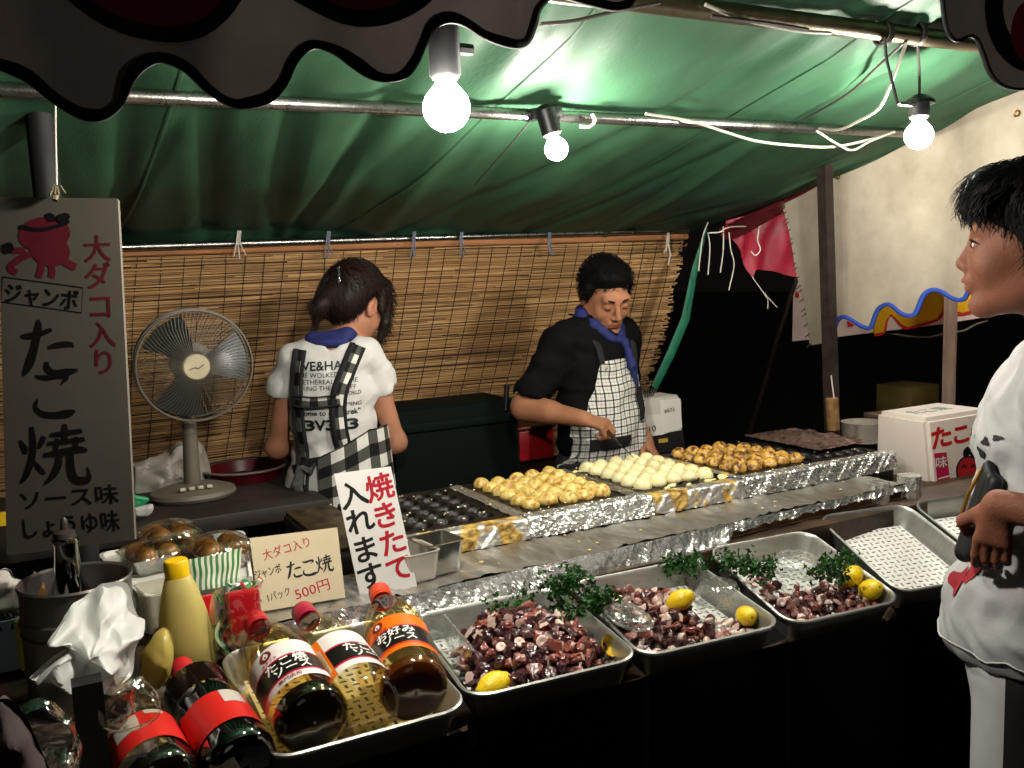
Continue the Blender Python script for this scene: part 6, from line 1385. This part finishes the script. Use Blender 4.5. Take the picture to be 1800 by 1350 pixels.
g.tube([hw+(hw-tipw)*.25, hw.lerp(tipw,.5), tipw], [.0022,.002,.0008], 6); r = thing('dumpling_pick', 'thin metal pick held in the fist over the pale dumplings', 'utensil', loc=hw); obj('needle', g, M('bright_steel','bcbcb8',.2,1.), r)
g = G(); g.tube([hw+(hw-tipw).normalized()*.05, hw-(hw-tipw).normalized()*.045], .006, 8); obj('handle', g, M('dark_wood_handle','3a2214',.5), r)

# ------------------------------------------------------------------ the woman seen from behind
wx = U(588,760,y=2.42).x
wom = thing('person', 'woman in white printed T-shirt and gingham apron with her back turned', 'person', mtx=Matrix.Translation((wx,2.42,.12)) @ Matrix.Rotation(R(-22),4,'Z') @ Matrix.Scale(.92,4))
wm_ = Matrix.Translation((.078,.075,1.432)) @ Matrix.Rotation(R(-32),4,'Z') @ Matrix.Rotation(R(-26),4,'X') @ Matrix.Rotation(R(6),4,'Y')
P = [ell((0,.01,1.17),(.112,.086,.17),.05), ell((0,0,1.0),(.102,.082,.15),.05), ell((0,-.01,.87),(.140,.115,.13),.05), capsule((-.092,0,1.275),(.097,.005,1.285),.044,.044,.04), capsule((.015,.005,1.27),(.062,.05,1.385),.046,.044,.03)]+xprims(head_prims(), wm_)
P += [capsule((.120,.005,1.258),(.180,.015,1.01),.033,.029,.03), capsule((.180,.015,1.01),(.150,.21,.98),.034,.023,.02)]+hand_prims((.150,.21,.98), (-.3,1,-.2), (.5,.2,.8), (-.8,-.2,.4), (25,35,25))
P += [capsule((-.120,.0,1.248),(-.175,.03,1.01),.033,.029,.03), capsule((-.175,.03,1.01),(-.14,.22,.97),.034,.023,.02)]+hand_prims((-.14,.22,.97), (.3,1,-.2), (-.5,.2,.8), (.8,-.2,.4), (25,35,25))
P += [capsule((-.08,-.01,.84),(-.085,.01,.46),.085,.055,.03), capsule((.08,-.01,.84),(.085,.01,.46),.085,.055,.03), capsule((-.085,.01,.46),(-.085,-.02,.09),.052,.036,.03), capsule((.085,.01,.46),(.085,-.02,.09),.052,.036,.03), capsule((-.09,-.04,.035),(-.1,.12,.03),.035,.03,.03), capsule((.09,-.04,.035),(.1,.12,.03),.035,.03,.03)]
g = sdf_g(P, dense(-.28,.29,[(-.05,.25,.0045),.007]), dense(-.16,.36,[(0,.2,.0045),.007]), dense(-.02,1.6,[(.92,1.6,.0045),.02])); smooth_g(g,1,.4); obj('body', g, M('warm_skin','a8745a',**skin_kw), wom, smooth=True)
wh = xprims([ell((0,-.022,.048),(.080,.098,.083),.02), ell((0,-.065,.0),(.074,.058,.083),.03), ell((0,.05,.075),(.07,.05,.045),.02), capsule((-.015,-.105,-.005),(-.03,-.115,-.06),.030,.022,.03), capsule((-.03,-.115,-.06),(-.035,-.10,-.115),.022,.008,.02), capsule((.066,.055,.05),(.072,.075,-.03),.019,.016,.02), capsule((.072,.075,-.03),(.062,.085,-.125),.015,.005,.015), capsule((.07,.02,.05),(.077,.03,.0),.016,.012,.02), ell((0,.125,-.03),(.07,.06,.075),.02,'s'), ell((.083,-.005,-.03),(.02,.035,.038),.012,'s')], wm_)
hg = sdf_g(wh, axis(-.16,.22,.005), axis(-.15,.26,.005), axis(1.22,1.62,.005)); hs = G(); hs.add(hg.v, hg.f); strands(hs, hg, wm_ @ Vector((0,-.09,.03)), 3600, .035, .0006, .015, .5, 5); obj('hair', hs, M('brown_black_hair','1c110b',.5,var=.4,scale=60,spec=.2), wom, smooth=True)
g = G()
for k in range(5): g.sphere(wm_ @ Vector((.0+.005*k,-.122-.001*k,.062-.011*k)), (.006,.006,.007), 8, 6)
obj('hair_clip', g, M('rhinestone','d9dde0',.1,1.), wom)
wsh = [ell((0,.005,1.17),(.132,.110,.182),.05), ell((0,-.002,1.0),(.120,.102,.19),.06), ell((0,-.01,.90),(.152,.128,.11),.05), capsule((-.100,0,1.28),(.106,.005,1.288),.053,.053,.04), capsule((.112,.005,1.272),(.152,.015,1.190),.047,.046,.02), capsule((-.112,0,1.262),(-.152,.013,1.180),.047,.046,.02), capsule((.012,.0,1.31),(.05,.055,1.42),.054,.05,.012,'s'), capsule((.160,.02,1.15),(.178,.03,1.0),.041,.048,.008,'s'), capsule((-.160,.018,1.14),(-.178,.03,1.0),.041,.048,.008,'s')]
def crease(A, B_, w): return np.abs(np.sin(A))*w-np.exp(-(B_)**2)*0
def wf(phi, X, Y, Z): return np.maximum(phi+creases(X,Y,Z,.003)+.007*np.exp(-((Z-1.02)/.10)**2)*(np.abs(np.sin(26*Z+9*X+1.5*np.sin(14*X)))-.6)+.004*np.abs(np.sin(17*X-21*Z+.8))*np.clip((Z-1.1)*8,0,1)+.0032*np.sin(30*X+24*Z)*np.sin(34*Z-18*X)+.0022*np.sin(60*Z+30*X)+.004*np.exp(-((Z-.98)/.07)**2)*np.sin(75*Z+14*X), .835-Z)
ws = sdf_g(wsh, axis(-.27,.27,.006), axis(-.18,.18,.006), axis(.80,1.36,.006), wf); shirtw = obj('t_shirt', ws, M('white_cotton','c9c8c5',.85,var=.05,scale=20,bump=.12,bscale=200), wom, smooth=True)
tg = sdf_g([ell((0,-.01,.86),(.160,.127,.13),.05), capsule((-.08,-.01,.84),(-.085,.01,.46),.092,.062,.03), capsule((.08,-.01,.84),(.085,.01,.46),.092,.062,.03), capsule((-.085,.01,.46),(-.085,-.02,.10),.062,.045,.03), capsule((.085,.01,.46),(.085,-.02,.10),.062,.045,.03)], axis(-.22,.22,.012), axis(-.18,.18,.012), axis(.03,.97,.012)); obj('jeans', tg, M('dark_denim','131a2a',.85,var=.25,scale=60), wom, smooth=True)
wb_ = ws.bvh()
def back(x, z, off=.003):
    h = wb_.ray_cast(Vector((x,-1,z)), Vector((0,1,0)))
    if h[0] is None: h = wb_.find_nearest(Vector((x,-.05,z)))
    return h[0]+Vector((0,-off,0))
bfn = lambda u, v, w=0.: back(u, v, .0022+w)
for s, x, z, h, wd, bo in (('VE&HAIG',.0,1.262,.026,.150,.02),('THE WOLKED ARE',-.012,1.236,.014,.165,.0),('IS ETHEREAL NO ME',-.005,1.217,.014,.175,.0),('BRING THE TO OFF',-.005,1.199,.013,.165,.0),('OF WORLD',.055,1.182,.012,.07,.0),('COMING',.055,1.150,.012,.07,.0),('come to our "trek"',.0,1.128,.015,.170,.03)):
    g = G(); text_g(g, s, bfn, x, z, h, bo, wd, cuts=.02); obj('lettering', g, black_ink, shirtw, smooth=True)
g = G()
for k, x in enumerate((-.062,-.030,.002,.034,.062)): text_g(g, '3V3A3'[k], bfn, x, 1.092, .030, .05, .030, cuts=.02)
obj('lettering', g, black_ink, shirtw, smooth=True)
ging = M_check('grey_gingham', .066, 'gingham'); ging2 = M_check('grey_gingham_small', .036, 'gingham')
apron = obj('apron', G().grid(lambda u,v: (lambda ph, z: Vector((math.sin(ph)*(.160+.03*(1-v)), -.01-math.cos(ph)*(.136+.03*(1-v))-.004*math.sin(9*ph), z)))(R(-14+u*190), .70+v*(.375-.07*max(0,.30-u)/.30)), 40, 24, uvf=lambda u,v: (u*.46, v*.335)), ging, wom, smooth=True)
def strip(path, w, mat, nm, off, uvs=1., border=True):
    P = cat_rom([np.array(p, float) for p in path], 6); V = []; g = G(); n = len(P)
    def side(k): 
        out = []
        for i, p in enumerate(P):
            t = P[min(i+1,n-1)]-P[max(i-1,0)]; t = t/np.linalg.norm(t); q = p+np.array([-t[1],t[0]])*w*k; out.append(back(q[0],q[1],off))
        return out
    cols = [side(k/3-.5) for k in range(4)]; V = [c for col in cols for c in col]; g.uv = {k*n+i: (k*w/3*uvs, i*.008) for k in range(4) for i in range(n)}
    g.add(V, [(k*n+i,k*n+i+1,(k+1)*n+i+1,(k+1)*n+i) for k in range(3) for i in range(n-1)]); o = obj(nm, g, mat, apron, smooth=True)
    if border:
        for k in (-.5,.5):
            g = G(); g.tube([q+Vector((0,-.002,0)) for q in side(k)], .0085 if k < 0 else .0055, 6, flat=(1,0,0)); obj('binding', g, M('black_binding','0d0e10',.85), apron)
strip([(-.078,1.31),(-.092,1.22),(-.092,1.10),(-.085,1.0),(-.09,.90)], .026, ging2, 'strap', .006)
strip([(.088,1.315),(.058,1.25),(.028,1.17),(.026,1.08),(.038,1.0),(.045,.93)], .036, ging2, 'strap', .007)
strip([(-.10,1.165),(-.04,1.16),(.03,1.165)], .030, ging2, 'cross_strap', .0085)
strip([(-.12,.96),(-.07,.985),(.0,1.0),(.06,1.02)], .022, M('black_binding','0d0e10',.85), 'waist_tie', .009, border=False)
g = G(); g.tube([back(-.09,.975,.012), back(-.105,.93,.016), back(-.085,.86,.02)], [.012,.016,.01], 8, flat=(1,0,0)); g.tube([back(-.09,.975,.012), back(-.06,.96,.02), back(-.05,.985,.015)], .01, 8, flat=(1,0,0)); obj('tie_bow', g, M('grey_tie','4a4a48',.8,var=.5,scale=60), apron)
wn = [capsule((-.045,-.02,1.335),(.055,-.015,1.345),.02,.02,.02), capsule((.055,-.015,1.345),(.088,.05,1.335),.018,.016,.02), capsule((-.045,-.02,1.335),(-.045,.06,1.33),.018,.016,.02), ell((.005,-.045,1.325),(.05,.018,.016),.02)]
obj('neckerchief', sdf_g(wn, axis(-.1,.13,.005), axis(-.09,.1,.005), axis(1.28,1.39,.005)), navy, wom, smooth=True)

# ------------------------------------------------------------------ the boy in profile at the right
boy = thing('person', 'boy in white T-shirt seen in profile looking over the trays', 'person', mtx=Matrix.Translation((1.408,.840,0)) @ Matrix.Rotation(R(33),4,'Z'))
bm_ = Matrix.Translation((0,.030,1.520)) @ Matrix.Rotation(R(2),4,'X')
P = [ell((0,-.01,1.20),(.145,.095,.18),.05), ell((0,.01,1.0),(.12,.088,.16),.05), ell((0,.015,.88),(.115,.08,.10),.05), capsule((-.13,-.02,1.325),(.13,-.02,1.325),.045,.045,.05), capsule((0,-.022,1.30),(0,-.002,1.455),.047,.045,.03)]+xprims(head_prims(1.), bm_)
bs, be, bw = Vector((-.165,-.02,1.315)), Vector((-.232,-.105,1.130)), Vector((-.185,.070,1.150))
P += [capsule(bs,be,.038,.031,.03), capsule(be,bw,.032,.0215,.02)]+hand_prims(bw, (.1,.12,-1), (-.95,.15,.1), (.1,.9,.3), (10,24,20), .78)
P += [capsule((.165,-.02,1.315),(.225,-.03,1.06),.043,.036,.03), capsule((.225,-.03,1.06),(.205,.0,.86),.036,.025,.02)]+hand_prims((.205,.0,.86), (0,.05,-1), (.9,.2,.1), (0,.9,.2), (16,22,16))
lg = [capsule((-.07,.02,.84),(-.08,.03,.47),.072,.055,.03), capsule((.07,.02,.84),(.08,.03,.47),.072,.055,.03), capsule((-.085,.035,.47),(-.085,.0,.09),.054,.036,.03), capsule((.085,.035,.47),(.085,.0,.09),.054,.036,.03)]
P += lg+[capsule((-.09,-.03,.035),(-.1,.14,.03),.036,.032,.03), capsule((.09,-.03,.035),(.1,.14,.03),.036,.032,.03)]
g = sdf_g(P, dense(-.30,.30,[(-.09,.09,.0028),(-.30,-.09,.0042),.009]), dense(-.17,.25,[(.03,.14,.0028),.0045]), dense(-.02,1.66,[(1.40,1.64,.0028),(1.0,1.40,.0045),.02])); smooth_g(g,1,.35)
Mb = np.array(bm_.inverted())
def blips(x,y,z): q = Mb[:3,:3]@np.stack([x,y,z])+Mb[:3,3:4]; return (np.abs(q[0]) < .023) & (q[1] > .080) & (np.abs(q[2]+.0625) < .0125*(1-(q[0]/.027)**2))
by_region(g, [(1, blips)]); obj('body', g, [M('boy_skin','7d4e3a',**skin_kw), M('boy_lips','8a4a40',.4,sss=.1)], boy, smooth=True)
for sx in (-1,1):
    c = bm_ @ Vector((sx*.031,.0775,.0005)); g = G(); g.sphere(c, (.0135,.0125,.0085), 14, 10); g.cur = 1; g.sphere(c+Vector((0,.0085,0)), (.0062,.0052,.0062), 12, 8); obj('eye', g, [M('eye_white','b9b0a6',.2), M('dark_iris','0c0705',.1)], boy)
    g = G(); g.tube([bm_ @ Vector((sx*q, yy, zz)) for q, yy, zz in ((.017,.083,.0),(.024,.0905,.0062),(.033,.091,.0078),(.042,.086,.005),(.048,.079,.001))], [.0006,.0014,.0017,.0014,.0006], 5); obj('eyelash', g, hair_m, boy)
    g = G(); brow_g(g, bm_, sx, .001); obj('eyebrow', g, hair_m, boy)
bh = xprims([ell((0,-.022,.052),(.088,.110,.088),.02), ell((0,-.065,-.005),(.080,.064,.085),.03), ell((0,.055,.082),(.068,.050,.040),.025), capsule((-.076,.012,.045),(-.078,.004,-.012),.016,.011,.02), capsule((.076,.012,.045),(.078,.004,-.012),.016,.011,.02), ell((0,.128,-.03),(.080,.058,.068),.015,'s'), ell((-.086,-.008,-.022),(.02,.020,.022),.01,'s'), ell((.086,-.008,-.022),(.02,.020,.022),.01,'s'), ell((0,.05,-.075),(.08,.085,.058),.02,'s')], bm_)
hg = sdf_g(bh, axis(-.12,.12,.004), axis(-.16,.15,.004), axis(1.36,1.69,.004)); hs = G(); hs.add(hg.v, hg.f); strands(hs, hg, bm_ @ Vector((0,-.03,.14)), 3800, .04, .0006, .015, .6, 7)
rg = random.Random(4)
for k in range(260):
    x = rg.uniform(-.08,.08); a = bm_ @ Vector((x, .075-.35*abs(x)+rg.uniform(-.01,.01), .098-.25*abs(x)+rg.uniform(-.008,.01))); L = rg.uniform(.035,.062)
    g2 = [a, a+Vector((x*.12,.026,-L*.35)), a+Vector((x*.18+rg.uniform(-.006,.006),.030+rg.uniform(-.004,.008),-L*.75)), a+Vector((x*.2+rg.uniform(-.01,.01),.028+rg.uniform(-.006,.012),-L))]; hs.tube(g2, [.0016,.0016,.0011,.0003], 4, cap=False)
obj('hair', hs, hair_m, boy, smooth=True)
bsh = [ell((0,-.008,1.19),(.168,.118,.19),.05), ell((0,.006,1.0),(.145,.106,.18),.06), ell((0,.026,.92),(.165,.126,.12),.05), capsule((-.135,-.02,1.33),(.135,-.02,1.33),.052,.052,.05), capsule((-.155,-.02,1.31),bs.lerp(be,.82),.064,.070,.03), capsule((.155,-.02,1.31),(.215,-.028,1.12),.064,.068,.03), capsule((0,-.022,1.36),(0,0,1.52),.060,.058,.012,'s'), capsule(bs.lerp(be,.95),be.lerp(bw,.3)+Vector((0,0,-.02)),.052,.056,.01,'s')]
def bf(phi, X, Y, Z): return np.maximum(phi+creases(X,Y,Z,.005)+.008*np.exp(-((Z-1.13)/.11)**2)*(np.abs(np.sin(24*Z+10*Y+1.4*np.sin(13*Y)))-.6)+.007*np.clip((1.06-Z)*6,0,1)*(np.abs(np.sin(15*Y+8*X+3*Z))-.55)+.003*np.sin(26*Y+20*Z+9*X)*np.sin(30*Z-16*Y)+.004*np.exp(-((Z-1.10)/.06)**2)*np.sin(80*Z+20*Y)+.006*np.clip(1.02-Z,0,.2)/.15*np.sin(34*Y+12*X), (.865-.10*(Y-.12))-Z)
bsg = sdf_g(bsh, axis(-.33,.30,.006), axis(-.2,.24,.006), axis(.80,1.42,.006), bf); shirtb = obj('t_shirt', bsg, M('white_cotton_boy','a9a8a8',.85,var=.06,scale=14,bump=.12,bscale=200), boy, smooth=True)
tg = sdf_g([ell((0,.018,.88),(.140,.104,.11),.05)]+[(q[0],q[1],q[2],q[3]+.010,q[4]+.016)+q[5:] for q in lg], axis(-.24,.24,.010), axis(-.14,.18,.010), axis(.03,1.0,.012))
by_region(tg, [(1, lambda x,y,z: (y > .055) & (z < .9))]); obj('trousers', tg, [M('black_trousers','0b0b0d',.85,var=.2), M('white_trouser_panel','b9b8b8',.8,var=.06)], boy, smooth=True)
bb = bsg.bvh()
def side(y, z, off=.002):     # on his left flank, reading from front to back
    h = bb.ray_cast(Vector((-1,y,z)), Vector((1,0,0)))
    if h[0] is None: h = bb.find_nearest(Vector((-.1,y,z)))
    return h[0]+Vector((-off,0,0))
def frontb(x, z, off=.002):
    h = bb.ray_cast(Vector((x,1,z)), Vector((0,-1,0)))
    if h[0] is None: h = bb.find_nearest(Vector((x,.1,z)))
    return h[0]+Vector((0,off,0))
def patch(nm, cy, cz, ry, rz, mat, seed, off=.002, fn=side):
    rg = random.Random(seed); g = G(); n = 22; ring = []
    for i in range(n): t = 2*math.pi*i/n; q = 1+.25*math.sin(3*t+seed)+.12*rg.uniform(-1,1); ring.append((cy+ry*q*math.cos(t), cz+rz*q*math.sin(t)))
    V = [fn(cy,cz,off)]+[fn(cy+(a-cy)*k, cz+(b-cz)*k, off) for k in (.5,1.) for a,b in ring]
    g.add(V, [(0,1+i,1+(i+1)%n) for i in range(n)]+[(1+i,1+n+i,1+n+(i+1)%n,1+(i+1)%n) for i in range(n)]); obj(nm, g, mat, shirtb, smooth=True)
redp2 = M('red_shirt_print','8f1022',.8); blkp = M('black_shirt_print','141417',.85)
for k, (x, z, a, b) in enumerate(((-.095,1.075,.016,.02),(-.08,1.03,.018,.03),(-.06,.99,.020,.022),(-.10,1.105,.010,.012))): patch('red_print', x, z, a, b, redp2, k, .003, frontb)
for k, (x, z, a, b) in enumerate(((-.10,1.225,.010,.006),(-.085,1.205,.007,.008),(-.12,1.235,.007,.004),(-.06,1.225,.008,.004))): patch('black_print', x, z, a, b, blkp, 10+k, .003, frontb)
patch('shoulder_print', -.02, 1.335, .035, .022, blkp, 31, .003)
g = G(); PH = [Vector((math.sin(t)*.176, .045-math.cos(t)*.155, 0)) for t in np.linspace(0,2*math.pi,40)]
V = []
for q in PH:
    h = bb.find_nearest(Vector((q.x*1.3,.045+(q.y-.045)*1.3,.888)))[0]; V.append(h+(h-Vector((0,.045,h.z))).normalized()*.002)
g.tube(V, .0016, 5, cap=False); obj('hem_stitch', g, M('hem_stitch','bdbcb8',.8), shirtb)
# shoulder pouch between arm and shirt
r = thing('shoulder_pouch', 'small black pouch with brass zip hanging at the front of the boy', 'bag', mtx=boy.matrix_world.copy())
pg = sdf_g([capsule((-.115,.085,1.19),(-.105,.115,1.05),.010,.016,.02), capsule((-.135,.075,1.17),(-.13,.10,1.06),.012,.017,.02)], axis(-.22,0,.006), axis(.02,.23,.006), axis(.94,1.24,.006)); obj('body', pg, M('black_nylon','0b0b0d',.55,var=.2,bump=.2), r, smooth=True)
g = G(); g.tube([Vector((-.135,.094,1.19)), Vector((-.145,.112,1.15)), Vector((-.145,.124,1.10))], .003, 6); obj('zip', g, M('brass_zip','9a7a35',.35,.9), r)

# slatted platform the two cooks stand on
r = thing('duckboard', 'low slatted wooden platform behind the griddle under the cooks', 'platform', loc=(1.1,2.4,0))
for k in range(4): g = G(); g.box((1.1,2.20+k*.13,.108), (2.2,.11,.024), bev=.003); obj('plank', g, M('weathered_wood','6b5648',.8), r)
for x in (.15,1.1,2.05): g = G(); g.box((x,2.4,.048), (.06,.5,.094)); obj('bearer', g, M('weathered_wood','6b5648',.8), r)
